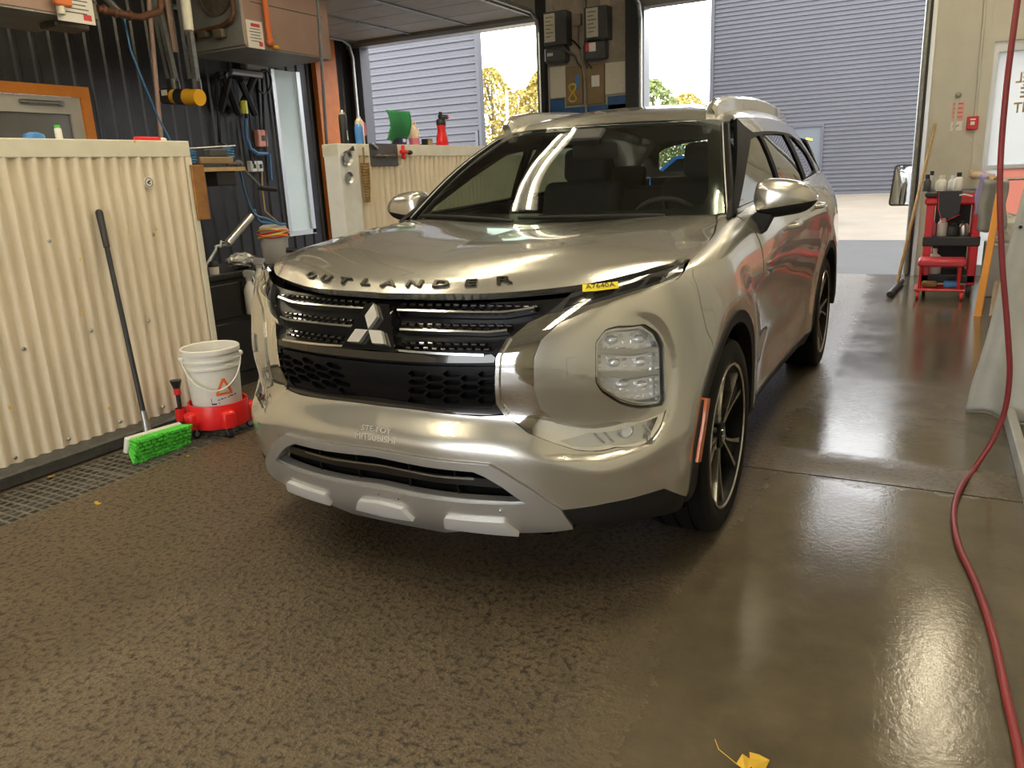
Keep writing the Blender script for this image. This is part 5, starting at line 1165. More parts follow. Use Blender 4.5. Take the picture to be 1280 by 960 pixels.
for a_, c_ in (((-.30, .10), (.0, .185)), ((.0, .185), (.30, .10)), ((.33, .10), (-.33, .10))):
    V, F = [], []
    for k in range(9):
        u = k/8; t = a_[0]+(c_[0]-a_[0])*u; z = a_[1]+(c_[1]-a_[1])*u; dx, dz = c_[0]-a_[0], c_[1]-a_[1]; L = math.hypot(dx*.14, dz); nx, nz = -dz/L/.14*.9, dx*.14/L*.9
        V += [on_bucket(th0+t+nx*.008, z+nz*.008), on_bucket(th0+t-nx*.008, z-nz*.008)]
    for k in range(8): F.append((2*k, 2*k+2, 2*k+3, 2*k+1))
    mesh('logo_triangle', V, F, 'logo_orange', r)
b_ = MB()
for t0, t1, z0, z1 in ((-.55, -.53, .048, .082), (-.55, -.36, .044, .052), (-.30, -.22, .066, .072), (-.28, -.24, .048, .054), (-.18, -.08, .070, .076), (-.04, .02, .072, .078), (.10, .16, .074, .080), (.18, .36, .078, .084), (.42, .50, .080, .088)):
    b_.quad(on_bucket(th0+t0, z0, .002), on_bucket(th0+t1, z0, .002), on_bucket(th0+t1, z1, .002), on_bucket(th0+t0, z1, .002))
o = b_.build('logo_print', 'logo_navy', r); o['kind'] = 'stuff'
d = empty('bucket_dolly', (BX, BY, 0), 0, 'red plastic bucket dolly on small casters over the drain grate', 'dolly')
b_ = MB(); b_.lathe([(.13, .06), (.165, .055), (.172, .08), (.168, .15), (.162, .185), (.152, .185), (.152, .145), (.13, .14)], 40, 'Z'); b_.lathe([(.001, .142), (.14, .142), (.152, .15), (.15, .13), (.001, .125)], 40, 'Z'); b_.build('dolly_ring', 'red_plastic', d, 40)
for k in range(5):
    a = cv+.25+k*2*math.pi/5; c, s_ = math.cos(a), math.sin(a); b_ = MB(); b_.box((c*.165, s_*.165, .105), (.075, .075, .10), Matrix.Rotation(a, 3, 'Z'), .018, 2); b_.build('caster_housing', 'red_plastic', d, 50)
    b_ = MB(); b_.cyl((c*.16-s_*.012, s_*.16+c*.012, .028), (c*.16+s_*.012, s_*.16-c*.012, .028), .028, n=16); w_ = b_.build('caster_wheel', 'black_plastic', d, 50)
    b_ = MB(); b_.cyl((c*.16-s_*.014, s_*.16+c*.014, .028), (c*.16+s_*.014, s_*.16-c*.014, .028), .014, n=12); b_.box((c*.16, s_*.16, .055), (.012, .03, .04), Matrix.Rotation(a, 3, 'Z')); b_.build('caster_fork', 'galvanised', d)
bp_ = Vector((BX, BY, 0))+Matrix.Rotation(cv-1.45, 3, 'Z') @ Vector((.20, 0, 0))
r = empty('detail_brush', bp_, 0, 'small black detailing brush with a red band stuck in the bucket dolly', 'brush')
b_ = MB(); b_.cyl((0, 0, .14), (0, 0, .25), .012, n=12); b_.build('brush_handle', 'black_plastic', r, 60); b_ = MB(); b_.cyl((0, 0, .25), (0, 0, .285), .018, n=12); b_.build('brush_band', 'red_plastic', r, 60)
b_ = MB(); b_.cyl((0, 0, .285), (0, 0, .33), .018, .032, 12); b_.build('brush_tuft', 'black_plastic', r, 60); b_ = MB(); b_.lathe([(.024, .10), (.024, .17), (.028, .17), (.028, .10)], 14); b_.build('brush_holder', 'red_plastic', r)
# ---- round sticker and stuck leaves on the partition
q = PX(186, 228, x=XW+.011); b_ = MB(); b_.cyl((XW+.008, q.y, q.z), (XW+.0125, q.y, q.z), .030, n=28); o = b_.build('round_sticker', 'paper'); tag(o, 'small round paper sticker on the corrugated partition', 'sticker')
b_ = MB(); b_.lathe([(.022, .0126), (.022, .0136), (.025, .0136), (.025, .0126)], 28, 'X', (XW, q.y, q.z)); b_.build('sticker_ring', 'ink', o); b_ = MB(); b_.box((XW+.0131, q.y, q.z+.004), (.001, .022, .008), rotm('X', 30)); b_.box((XW+.0131, q.y, q.z-.006), (.001, .018, .006), rotm('X', -20)); b_.build('sticker_print', 'ink', o)
def leaf_mesh(L=.03):
    P = [(0, 0), (.25, .3), (.45, .22), (.5, .5), (.75, .3), (1, 0), (.75, -.28), (.5, -.5), (.42, -.2), (.22, -.32)]
    me = bpy.data.meshes.new('fallen_leaf'); me.from_pydata([(L*x, L*y, .12*L*math.sin(7*x+3*y)) for x, y in P], [], [tuple(range(len(P)))]); me.materials.append(M('leaf_gold')); return me
lm_ = leaf_mesh()
for k, (px, py) in enumerate(((168, 174), (210, 208), (72, 234), (195, 284), (100, 322), (100, 388), (12, 507), (136, 508))):
    q = PX(px, py, x=XW+.016); o = bpy.data.objects.new('stuck_leaf', lm_); COL.objects.link(o); o.location = q; o.rotation_euler = (k*.9, math.pi/2, k*1.3); o.scale = (.7, .55, .7)
    tag(o, 'tiny yellow leaf scrap stuck to the corrugated partition', 'leaf', 'leaf scraps on the partition')
for k, (px, py, s_) in enumerate(((118, 627, 1.5), (61, 597, 1.6), (238, 569, .8))):
    q = PX(px, py, z=.006); o = bpy.data.objects.new('fallen_leaf', lm_); COL.objects.link(o); o.location = q; o.rotation_euler = (.1, .1, k*2.); o.scale = (s_, s_*.7, s_)
    tag(o, ('small yellow leaf lying on the concrete near the drain', 'yellow leaf lying on the drain edge below the partition', 'pale leaf scrap lying beside the green broom')[k], 'leaf')
q = PX(940, 950, z=.006); o = bpy.data.objects.new('fallen_leaf', leaf_mesh(.095)); COL.objects.link(o); o.location = (q.x-.03, q.y-.03, .008); o.scale = (.8, .8, .8); o.rotation_euler = (.15, -.1, .4); tag(o, 'golden autumn leaf with its stem lying on the wet floor', 'leaf')
b_ = MB(); b_.tube([(0, 0, .002), (-.04, .05, .004), (-.045, .085, .006)], .0012, 5); b_.build('leaf_stem', 'leaf_gold', o)
# ---- things along the top of partition A
q = PX(184, 173, x=XW-.06); r = tag(MB().box((0, 0, .014), (.05, .15, .022), None, .008, 2).build('red_rag', 'red_plastic', None, 50), 'crumpled red wrapper lying on the partition top', 'wrapper'); r.location = (XW-.06, q.y, ZW-.002)
b_ = MB(); b_.ball((.0, .10, .012), .014, (1, 2, .8)); b_.build('wrapper_end', 'paper', r, 60)
def bottle(name, lab, cat, loc, r0, h, body, cap, caph=.03, capr=.5, neck=.72, group=None, fluid=None):
    e = empty(name, loc, 0, lab, cat, group)
    b_ = MB(); b_.lathe([(.001, 0), (r0*.95, 0), (r0, .006), (r0, h*neck), (r0*.8, h*(neck+.08)), (r0*capr*.9, h*(neck+.16)), (r0*capr*.9, h-caph), (.001, h-caph)], 24); b_.build('bottle_body', body, e, 50)
    b_ = MB(); b_.lathe([(.001, h), (r0*capr, h), (r0*capr, h-caph), (.001, h-caph)], 20); b_.build('bottle_cap', cap, e, 40)
    if fluid: b_ = MB(); b_.lathe([(r0*1.006, .006), (r0*1.006, h*.30), (r0*.9, h*.30)], 24); b_.build('bottle_fluid', fluid, e, 50)
    return e
y_ = PX(74, 172, x=XW-.10).y; bottle('glue_bottle', 'white bottle with a green cap standing on the partition top', 'bottle', (XW-.10, y_, ZW-.001), .017, .075, 'white_plastic', 'green_bristle', .03, .8)
y_ = PX(40, 172, x=XW-.10).y; b_ = MB(); b_.lathe([(.001, 0), (.045, 0), (.05, .01), (.046, .026), (.02, .036), (.001, .037)], 24); o = b_.build('tub_lid', 'blue_plastic', None, 50); o.location = (XW-.085, y_, ZW-.001); tag(o, 'pale blue round lid lying on the partition top', 'lid')
# ---- partition B: bottles along its top
XT = XW-.07
def yt(px): return PX(px, 179, x=XT).y
def zt_(px, py): return PX(px, py, x=XT).z-ZW
e = empty('aerosol_can', (XT, yt(431), ZW), 0, 'black and white aerosol can standing on the partition end', 'aerosol can'); h = zt_(431, 138)
b_ = MB(); b_.lathe([(.001, 0), (.028, 0), (.029, .004), (.029, h*.82), (.022, h*.88), (.001, h*.88)], 24); b_.build('can_body', 'black_plastic', e, 40); b_ = MB(); b_.lathe([(.0293, h*.12), (.0293, h*.40)], 24, arc=4.); b_.build('can_label', 'paper', e); b_ = MB(); b_.lathe([(.001, h), (.008, h), (.018, h*.95), (.023, h*.88), (.001, h*.87)], 20); b_.build('can_cap', 'steel', e, 40)
bottle('blue_bottle', 'clear blue bottle standing between the aerosol can and the pink jug', 'bottle', (XT+.03, yt(446), ZW), .032, zt_(446, 152), 'blue_plastic', 'white_plastic', .025, .5)
e = bottle('pink_jug', 'tall pale pink jug with a side handle on the partition top', 'jug', (XT-.03, yt(455), ZW), .034, zt_(455, 146), 'peach_plastic', 'white_plastic', .03, .45, .8)
b_ = MB(); b_.tube([(0, .03, .17), (0, .062, .16), (0, .066, .08), (0, .034, .06)], .010, 8); b_.build('jug_handle', 'pink_fluid', e, 60)
y0, y1 = yt(480), yt(511); hh = zt_(495, 139); e = empty('green_cloth', (XT, (y0+y1)/2, ZW), 0, 'dark green microfibre cloth draped over a box on the partition top', 'cloth')
V, F = [], []; n = 14
for i in range(n+1):
    for j in range(n+1):
        u, v = i/n, j/n; yy = (u-.5)*(y1-y0)*(.75+.25*(v))*1.; zz = hh*v if True else 0; sag = .02*math.sin(u*9)*(1-v)
        lowz = hh*(.04+.25*abs(u-.42)); V.append((.055*math.sin(v*2.2)*(1 if True else 0)+sag+.012*math.sin(u*14+v*3), yy, lowz+(hh-lowz)*v))
for i in range(n):
    for j in range(n): a = i*(n+1)+j; F.append((a, a+n+1, a+n+2, a+1))
o = mesh('cloth_sheet', V, F, 'green_cloth', e, True); o.modifiers.new('thickness', 'SOLIDIFY').thickness = .004
b_ = MB(); b_.box2((-.03, -.035, 0), (.01, .035, hh*.9), .004); b_.build('cloth_support', 'unit_grey', e)
y_ = yt(497); b_ = MB(); b_.box2((-.02, -.035, 0), (.02, .035, .062), .004); o = b_.build('tape_box', 'logo_navy'); o.location = (XT+.05, y_, ZW); tag(o, 'small dark blue box in front of the green cloth', 'box'); b_ = MB(); b_.box2((.0201, -.02, .02), (.0208, .02, .045)); b_.build('box_label', 'paper', o)
bottle('soap_bottle', 'pale bottle with a little pink soap left in it beside the green cloth', 'bottle', (XT, yt(518), ZW), .045, zt_(516, 152), 'peach_plastic', 'peach_plastic', .02, .5, .68, fluid='pink_fluid')
b_ = MB(); b_.box2((-.03, -.045, 0), (.03, .045, .055), .003); o = b_.build('carton', 'black_plastic'); o.location = (XT, yt(534), ZW); tag(o, 'small black carton with an olive label between two bottles', 'carton'); b_ = MB(); b_.box2((.0301, -.03, .006), (.031, .04, .05)); b_.build('carton_label', 'amber_fluid', o)
e = empty('foam_sprayer', (XT, yt(553), ZW), 0, 'red foam sprayer bottle with a black pump head on the partition top', 'spray bottle'); h = zt_(552, 140)
b_ = MB(); b_.lathe([(.001, 0), (.052, 0), (.056, .01), (.05, h*.25), (.036, h*.45), (.042, h*.62), (.001, h*.62)], 28); b_.build('sprayer_tank', 'red_plastic', e, 50)
b_ = MB(); b_.lathe([(.040, h*.60), (.043, h*.62), (.043, h*.76), (.03, h*.80), (.001, h*.80)], 24); b_.cyl((0, 0, h*.78), (0, 0, h), .016, n=14); b_.cyl((0, -.02, h*.86), (0, .085, h*.86), .018, n=12); b_.build('sprayer_head', 'black_plastic', e, 50); b_ = MB(); b_.cyl((0, .085, h*.86), (0, .105, h*.86), .020, n=12); b_.build('sprayer_nozzle', 'red_plastic', e, 50)
# ---- things hung on the face of partition B
for px, py, rad, lab in ((433, 198, .056, 'large round steel magnet tray stuck on the white end board'), (436, 222, .042, 'small round steel magnet tray below the larger one')):
    q = PX(px, py, x=XW+.03); e = empty('magnet_tray', (XW+.016, q.y, q.z), 0, lab, 'magnet tray')
    b_ = MB(); b_.lathe([(rad*.8, 0), (rad, .022), (rad*.99, .026), (rad*.72, .010), (.001, .008)], 32, 'X'); b_.build('tray_bowl', 'steel', e, 40); b_ = MB(); b_.lathe([(rad*.55, .009), (rad*.5, .016), (.001, .016)], 28, 'X'); b_.build('tray_magnet', 'galvanised', e, 40)
q = PX(440, 186, x=XW+.03); b_ = MB(); b_.prism([(q.y-.03, q.z-.012), (q.y+.03, q.z-.012), (q.y+.022, q.z+.02)], XW+.016, XW+.03, 'yz'); o = b_.build('black_clip', 'black_plastic'); tag(o, 'black rubber clip above the large magnet tray', 'clip')
q0, q1, q2 = PX(454, 184, x=XW+.03), PX(455, 204, x=XW+.03), PX(457, 253, x=XW+.03); e = empty('wheel_brush', q0, 0, 'long brown bristled wheel brush hanging on the corrugated partition', 'brush')
b_ = MB(); b_.tube([q0, q1, q2], .007, 8); kid(b_.build('brush_rod', 'brush_brown', None, 60), e)
V = [(0, 0)]; b_ = MB(); L = (q1-q2).length; pr = []
for k in range(29): rad = .030*(1-.55*(k/28)**2)*(.9 if k % 2 else 1.12); pr.append((rad, -k/28*L))
b_.lathe([(.001, 0)]+pr+[(.001, -L)], 18, 'Z', (q1.x+.01, q1.y, q1.z)); kid(b_.build('brush_bristles', 'brush_brown'), e)
q0, q1 = PX(463, 179, x=XW+.03), PX(500, 207, x=XW+.03); e = empty('tool_holder', (XW+.015, (q0.y+q1.y)/2, q1.z), 0, 'dark tool holder plate with fittings and a red valve on the partition', 'tool holder')
b_ = MB(); b_.box2((XW+.013, q0.y, q1.z), (XW+.019, q1.y, q0.z), .002); kid(b_.build('holder_plate', 'unit_grey'), e)
for k in range(3): p = q0.lerp(q1, .25+.25*k); b_ = MB(); b_.ball((XW+.035, p.y, (q0.z*.45+q1.z*.55)), .016, (1, 1.3, 1)); b_.cyl((XW+.035, p.y-.05, (q0.z*.45+q1.z*.55)), (XW+.035, p.y+.05, (q0.z*.45+q1.z*.55)), .009, n=8); kid(b_.build('hose_fitting', 'brass_dark', None, 50), e)
b_ = MB(); b_.box((XW+.03, q0.y+.05, q0.z-.02), (.02, .08, .02), rotm('X', -30), .004); kid(b_.build('chrome_fitting', 'steel'), e)
p = PX(504, 190, x=XW+.05); b_ = MB(); b_.cyl((p.x, p.y-.03, p.z), (p.x, p.y+.05, p.z), .016, n=12); b_.box((p.x, p.y, p.z), (.03, .025, .11), None, .008); kid(b_.build('red_valve', 'red_plastic', None, 50), e); b_ = MB(); b_.ball((p.x, p.y+.09, p.z-.004), .022, (1, 1.5, .9)); kid(b_.build('valve_knob', 'black_plastic', None, 60), e)
# ---- gap between the partitions: bench with tools
bx = -2.62; q = PX(258, 346, x=bx); ZBn = q.z; YB0 = .56
e = empty('tool_bench', (bx, 1.2, 0), 0, 'black steel work bench between the two corrugated partitions', 'bench')
b_ = MB(); b_.box2((bx, YB0+.02, ZBn-.04), (bx-.62, 1.80, ZBn), .004); kid(b_.build('bench_top', 'black_plastic'), e)
b_ = MB(); b_.box2((bx-.02, YB0+.04, .0), (bx-.60, 1.78, ZBn-.04)); kid(b_.build('bench_body', 'black_steel'), e)
for k in range(3): b_ = MB(); b_.box2((bx-.02, YB0+.07+k*.41, ZBn-.30), (bx-.005, YB0+.45+k*.41, ZBn-.07), .004); kid(b_.build('bench_drawer', 'black_plastic'), e)
for k in range(2): b_ = MB(); b_.box2((bx-.02, YB0+.07+k*.61, .10), (bx-.005, YB0+.65+k*.61, ZBn-.33), .004); kid(b_.build('bench_door', 'black_plastic'), e)
def spray(name, lab, loc, h=.30, r0=.043):
    e = empty(name, loc, .3, lab, 'spray bottle')
    b_ = MB(); b_.lathe([(.001, 0), (r0*.95, 0), (r0, .008), (r0, h*.55), (r0*.75, h*.64), (r0*.42, h*.72), (r0*.42, h*.78), (.001, h*.78)], 24); b_.build('bottle_body', 'white_plastic', e, 50)
    b_ = MB(); b_.lathe([(r0*.5, h*.76), (r0*.5, h*.84), (.001, h*.84)], 18); b_.prism([(-.03, h*.84), (.035, h*.86), (.05, h*.92), (.045, h*.97), (-.02, h*1.0), (-.035, h*.95)], -.011, .011, 'xz'); b_.build('sprayer_head', 'grey_plastic', e, 40)
    b_ = MB(); b_.tube([(.03, 0, h*.86), (.04, 0, h*.76), (.028, 0, h*.68)], .006, 6); b_.build('trigger', 'white_plastic', e, 60); return e
for px, py, lab in ((319, 392, 'white spray bottle hooked on the bench edge nearest the bucket'), (331, 376, 'white spray bottle hooked on the bench edge nearest the grey pail')):
    q = PX(px, py, x=bx+.06); spray('spray_bottle', lab, (bx+.043, q.y, q.z))
q = PX(303, 340, z=ZBn); b_ = MB(); rr = random.Random(2)
b_.ball((0, 0, .055), .075, (1.0, 1.5, .72), 20, 14); 
for v in b_.bm.verts: v.co += Vector((rr.uniform(-1, 1), rr.uniform(-1, 1), rr.uniform(-1, 1)))*.010
o = b_.build('foil_ball', 'foil'); o.location = (bx-.10, PX(303, 338, x=bx-.10).y, ZBn); tag(o, 'crumpled ball of silver foil on the black bench', 'foil')
e = empty('jar', (bx-.06, PX(268, 340, x=bx-.06).y, ZBn), 0, 'small white jar with a black lid on the black bench', 'jar'); b_ = MB(); b_.lathe([(.001, 0), (.03, 0), (.032, .05), (.001, .052)], 20); b_.build('jar_body', 'white_plastic', e, 40); b_ = MB(); b_.lathe([(.001, .085), (.022, .085), (.034, .06), (.034, .05), (.001, .05)], 20); b_.build('jar_lid', 'black_plastic', e, 40)
yb = PX(347, 335, x=bx-.14).y; e = empty('grey_pail', (bx-.14, yb, ZBn), 0, 'grey plastic pail wound with yellow and red rope on the black bench', 'pail')
b_ = MB(); b_.lathe([(.001, 0), (.085, 0), (.09, .01), (.098, .17), (.104, .172), (.104, .19), (.096, .26), (.07, .275), (.001, .278)], 32); b_.build('pail_body', 'grey_plastic', e, 40)
for k, (zz, m_) in enumerate(((.20, 'red_plastic'), (.212, 'yellow_rope'), (.226, 'red_plastic'), (.196, 'yellow_rope'), (.238, 'yellow_rope'))):
    b_ = MB(); b_.tube([((.108-.05*max(0, zz-.2))*math.cos(t), (.108-.05*max(0, zz-.2))*math.sin(t), zz+.012*math.sin(2*t+k)) for t in np.linspace(0, 2*math.pi, 26, endpoint=False)], .006, 6, closed=True); b_.build('rope_turn', m_, e, 60)
b_ = MB(); b_.tube([(.09, .02, .09), (.15, .05, .085), (.19, .07, .07)], .018, 8); b_.build('pail_spout', 'black_plastic', e, 60)
# caulking gun leaning, silver barrel
a_, c_ = PX(284, 305, x=-2.75), PX(314, 270, x=-2.80); e = empty('grease_gun', (a_.x, a_.y, ZBn), 0, 'silver barrelled grease gun leaning above the black bench', 'grease gun')
b_ = MB(); b_.cyl(a_, c_, .026, n=18); kid(b_.build('gun_barrel', 'steel', None, 50), e); b_ = MB(); b_.cyl(c_, c_+(c_-a_).normalized()*.03, .028, n=18); kid(b_.build('gun_cap', 'black_plastic', None, 50), e)
t_ = PX(257, 334, x=-2.70); m_ = PX(270, 312, x=-2.72); t_.z = max(t_.z, ZBn+.01); b_ = MB(); b_.tube([a_, m_+Vector((0, 0, .02)), m_, t_], .010, 8); b_.tube([m_+Vector((0, .04, .01)), m_+Vector((0, .05, .05)), a_], .008, 6); kid(b_.build('gun_lever', 'galvanised', None, 60), e)
# plank on the partition end with a shelf of small tools
q0, q1 = PX(239, 206, x=XW+.03), PX(266, 274, x=XW+.03)
b_ = MB(); b_.box2((XW-.12, q0.y, q1.z), (XW+.03, q1.y-.01, q0.z), .004); o = b_.build('wood_block', 'wood'); tag(o, 'rough wooden block fixed to the end of the corrugated partition', 'wood block')
e = empty('tool_rack', (XW-.10, .75, q0.z), 0, 'small rack with files and coiled blue air lines beside the wooden block', 'tool rack')
s0, s1 = PX(264, 212, x=XW-.06), PX(300, 213, x=XW-.06)
b_ = MB(); b_.box2((XW-.16, q1.y-.008, s0.z-.012), (XW-.01, s1.y, s0.z+.012)); kid(b_.build('rack_shelf', 'pale_wood'), e)
t0, t1 = PX(246, 199, x=XW-.06), PX(288, 198, x=XW-.06); b_ = MB(); b_.box2((XW-.12, t0.y, t0.z-.03), (XW-.03, t1.y, t0.z+.012), .006); kid(b_.build('rack_tray', 'board_brown'), e)
b_ = MB(); b_.box2((XW-.11, t0.y+.10, t0.z+.012), (XW-.05, t1.y-.02, t0.z+.06), .006); kid(b_.build('tool_case', 'unit_grey'), e)
b_ = MB(); b_.box2((XW-.13, PX(266, 220, x=XW-.06).y, s0.z-.10), (XW-.02, PX(290, 220, x=XW-.06).y, s0.z-.012), .006); kid(b_.build('rack_bin', 'black_plastic'), e)
for px, py in ((239, 195), (286, 191)):
    c = PX(px, py, x=XW-.07); b_ = MB(); b_.tube([(c.x+.03*math.cos(t), c.y+.03*math.sin(t), c.z+.04-.08*t/31.4) for t in np.linspace(0, 31.4, 60)], .005, 5); kid(b_.build('air_coil', 'blue_hose', None, 60), e)
b_ = MB(); p0, p1 = PX(228, 186, x=XW-.03), PX(294, 182, x=XW-.03); b_.tube([p0, p1], .004, 6); kid(b_.build('steel_rod', 'steel', None, 60), e)
b_ = MB(); p0, p1, p2, p3 = PX(284, 206, x=XW-.04), PX(298, 205, x=XW-.04), PX(305, 212, x=XW-.02), PX(326, 234, x=XW+.02); b_.tube([p0, p1], .012, 8); b_.ball(p1, .026); b_.tube([p1, p2, p3], .009, 8); kid(b_.build('clamp_arm', 'unit_grey', None, 60), e)
b_ = MB(); b_.tube([PX(325, 235, x=XW+.02), PX(345, 237, x=XW+.02)], .016, 8); kid(b_.build('clamp_handle', 'black_plastic', None, 60), e)
# ---- two gas heaters hung from the ceiling of the neighbouring bay
def sticker_on(parent, c, w, h, nrm='x', name='warning_label', lines=5, red=True):
    """white label with a red heading and printed lines; faces +x or -y"""
    b_ = MB(); D = .003
    def bx_(cu, cv, du, dv, d0, d1):
        if nrm == 'x': return ((c[0]+d0, c[1]+cu-du/2, c[2]+cv-dv/2), (c[0]+d1, c[1]+cu+du/2, c[2]+cv+dv/2))
        return ((c[0]+cu-du/2, c[1]-d1, c[2]+cv-dv/2), (c[0]+cu+du/2, c[1]-d0, c[2]+cv+dv/2))
    b_.box2(*bx_(0, 0, w, h, 0, D)); o = kid(b_.build(name, 'paper'), parent)
    if red: b_ = MB(); b_.box2(*bx_(w*.05, h*.34, w*.55, h*.12, D, D*1.4)); b_.box2(*bx_(w*.30, -h*.33, w*.22, h*.16, D, D*1.4)); kid(b_.build('label_heading', 'print_red'), o)['kind'] = 'stuff'
    b_ = MB()
    for k in range(lines): b_.box2(*bx_(0, h*(.20-.11*k), w*(.72 if k % 2 else .6), h*.025, D, D*1.4))
    kid(b_.build('label_lines', 'ink'), o)['kind'] = 'stuff'; return o
ZH = 2.70
c0 = PX(303, 58, z=ZH); c1 = PX(420, 73, z=ZH); c2 = PX(243, 70, z=ZH)
hx1 = (c0.x+c1.x)/2; hy0, hy1 = c0.y, c1.y; hx0 = c2.x
e = empty('unit_heater', (hx1-.4, hy0+.5, ZH), 0, 'pinkish grey gas unit heater with a round fan opening and orange gas pipe', 'heater')
b_ = MB(); b_.box2((hx0, hy0, ZH), (hx1, hy1, ZH+.60), .01); kid(b_.build('heater_case', 'heater_pink'), e)
b_ = MB(); b_.box2((hx0+.01, hy0-.012, ZH+.01), (hx1-.01, hy0+.01, ZH+.59), .004); kid(b_.build('heater_end', 'heater_grey'), e)
fc = PX(270, 2, y=hy0-.02); b_ = MB(); b_.lathe([(.22, -.03), (.235, -.03), (.235, .01)], 36, 'Y', (fc.x, hy0-.01, fc.z+.10)); b_.lathe([(.22, -.005), (.001, -.005)], 36, 'Y', (fc.x, hy0-.01, fc.z+.10)); kid(b_.build('fan_opening', 'brass_dark', None, 40), e)
b_ = MB(); b_.box2((hx0, hy0, ZH-.012), (hx1, hy1, ZH+.0)); kid(b_.build('heater_base', 'heater_grey'), e)
b_ = MB(); b_.box2((hx1, hy0+.12, ZH+.42), (hx1+.004, hy1-.1, ZH+.428)); kid(b_.build('heater_seam', 'unit_grey'), e)
for xx in (hx0+.1, hx1-.1):
    b_ = MB(); b_.cyl((xx, hy0+.2, ZH+.6), (xx, hy0+.2, ZC), .012, n=8); kid(b_.build('hanger_rod', 'galvanised'), e)
sticker_on(e, (hx1+.001, PX(317, 43, x=hx1).y+.02, PX(317, 43, x=hx1).z), .22, .26)
for k in range(3): b_ = MB(); b_.box((hx0+.12+.22*k, hy0-.05, ZH+.14+.03*(k % 2)), (.14, .08, .09), None, .02, 2); kid(b_.build('gas_valve', 'brass_dark', None, 50), e)
b_ = MB(); b_.tube([(hx0+.05, hy0-.07, ZH+.18), (hx1-.25, hy0-.07, ZH+.2), (hx1-.1, hy0-.07, ZH+.24), (hx1-.06, hy0-.06, ZH+.30), (hx1-.06, hy0-.06, ZH+.62), (hx1+.03, hy0-.02, ZH+.62)], .022, 10); kid(b_.build('gas_pipe', 'rust_pipe', None, 60), e)
b_ = MB(); b_.tube([(hx1+.03, hy0-.02, ZH+.62), (hx1+.06, hy0+.22, ZH+.60)], .022, 10); kid(b_.build('gas_pipe', 'rust_pipe', None, 60), e)
b_ = MB(); b_.tube([(hx1+.06, hy0+.22, ZH+.62), (hx1+.06, hy0+.26, ZH+.56), (hx1+.06, hy0+.27, ZH+.10), (hx1+.05, hy0+.29, ZH+.04)], .028, 10); b_.ball((hx1+.06, hy0+.26, ZH+.57), .042); b_.ball((hx1+.055, hy0+.28, ZH+.06), .040); kid(b_.build('orange_gas_pipe', 'gas_orange', None, 60), e)
b_ = MB(); b_.tube([(hx1+.06, hy0+.22, ZH+.63), (hx1+.06, hy0+.22, ZC)], .028, 10); kid(b_.build('riser_pipe', 'cream_board', None, 60), e)
b_ = MB(); b_.box((hx1+.05, hy0+.36, ZH+.02), (.04, .07, .035), None, .01); kid(b_.build('drain_tap', 'yellow_foam'), e)
c0 = PX(116, 24, z=ZH); hx1b, hy1b = c0.x, c0.y
e2_ = empty('unit_heater', (hx1b-.4, hy1b-.7, ZH), 0, 'pinkish grey gas unit heater with a white warning label and brown pipe', 'heater')
b_ = MB(); b_.box2((hx1b-.75, hy1b-1.5, ZH), (hx1b, hy1b, ZH+.60), .01); kid(b_.build('heater_case', 'heater_pink'), e2_)
b_ = MB(); b_.box2((hx1b-.75, hy1b-1.5, ZH-.012), (hx1b, hy1b, ZH)); kid(b_.build('heater_base', 'heater_grey'), e2_)
for yy in (hy1b-1.3, hy1b-.2): b_ = MB(); b_.cyl((hx1b-.4, yy, ZH+.6), (hx1b-.4, yy, ZC), .012, n=8); kid(b_.build('hanger_rod', 'galvanised'), e2_)
sticker_on(e2_, (hx1b+.001, PX(93, 8, x=hx1b).y, PX(93, 8, x=hx1b).z+.02), .32, .28)
b_ = MB(); b_.box((hx1b-.12, hy1b+.05, ZH+.08), (.12, .12, .16), None, .02); b_.box((hx1b-.3, hy1b-.05, ZH-.03), (.22, .3, .05), None, .01); kid(b_.build('gas_valve', 'brass_dark'), e2_)
p0 = Vector((hx1b-.06, hy1b+.10, ZH+.10)); p1 = PX(175, 22, x=hx1b-.06); p2 = PX(200, 14, x=hx1b-.06); p3 = PX(201, -20, x=hx1b-.06)
b_ = MB(); b_.tube([p0, p1, p2, p2+Vector((0, .02, .06)), p3, Vector((p3.x, p3.y, ZC))], .030, 10)
for t in (.15, .4, .75): b_.ball(p0.lerp(p1, t), .042, (1, .7, 1))
kid(b_.build('gas_pipe', 'rust_pipe', None, 60), e2_)
# ---- pipes, cords and poles hanging in front of the black wall
def hang(name, pts, r_, m, lab, cat, n=8):
    b_ = MB(); b_.tube(pts, r_, n); return tag(b_.build(name, m, None, 60), lab, cat)
xq = -4.9
a_, c_ = PX(135, 0, x=-5.5), PX(155, 20, x=-5.5); a_ = c_+(a_-c_)*((ZC-c_.z)/(a_.z-c_.z)); hang('vent_pipe', [a_, c_, c_+Vector((0, .02, -.02))], .035, 'galvanised', 'grey pipe slanting down from the ceiling beside the brown gas pipe', 'pipe')
o = hang('gas_cock', [PX(77, -6, x=xq+.3)+Vector((0, 0, .9)), PX(77, 18, x=xq+.3)], .03, 'cream_board', 'cream riser pipe with an orange handle behind the heater', 'pipe'); b_ = MB(); b_.box(PX(78, 2, x=xq+.32), (.05, .14, .06), None, .01); b_.build('orange_handle', 'gas_orange', o)
pts = [PX(155, 22, x=xq), PX(163, 62, x=xq), PX(180, 105, x=xq), PX(197, 145, x=xq), PX(214, 178, x=xq), PX(216, 230, x=xq-.1), Vector((xq-.15, PX(216, 230, x=xq).y, .02))]
hang('air_line', pts, .009, 'blue_hose', 'thin blue air line hanging diagonally in front of the black wall', 'hose')
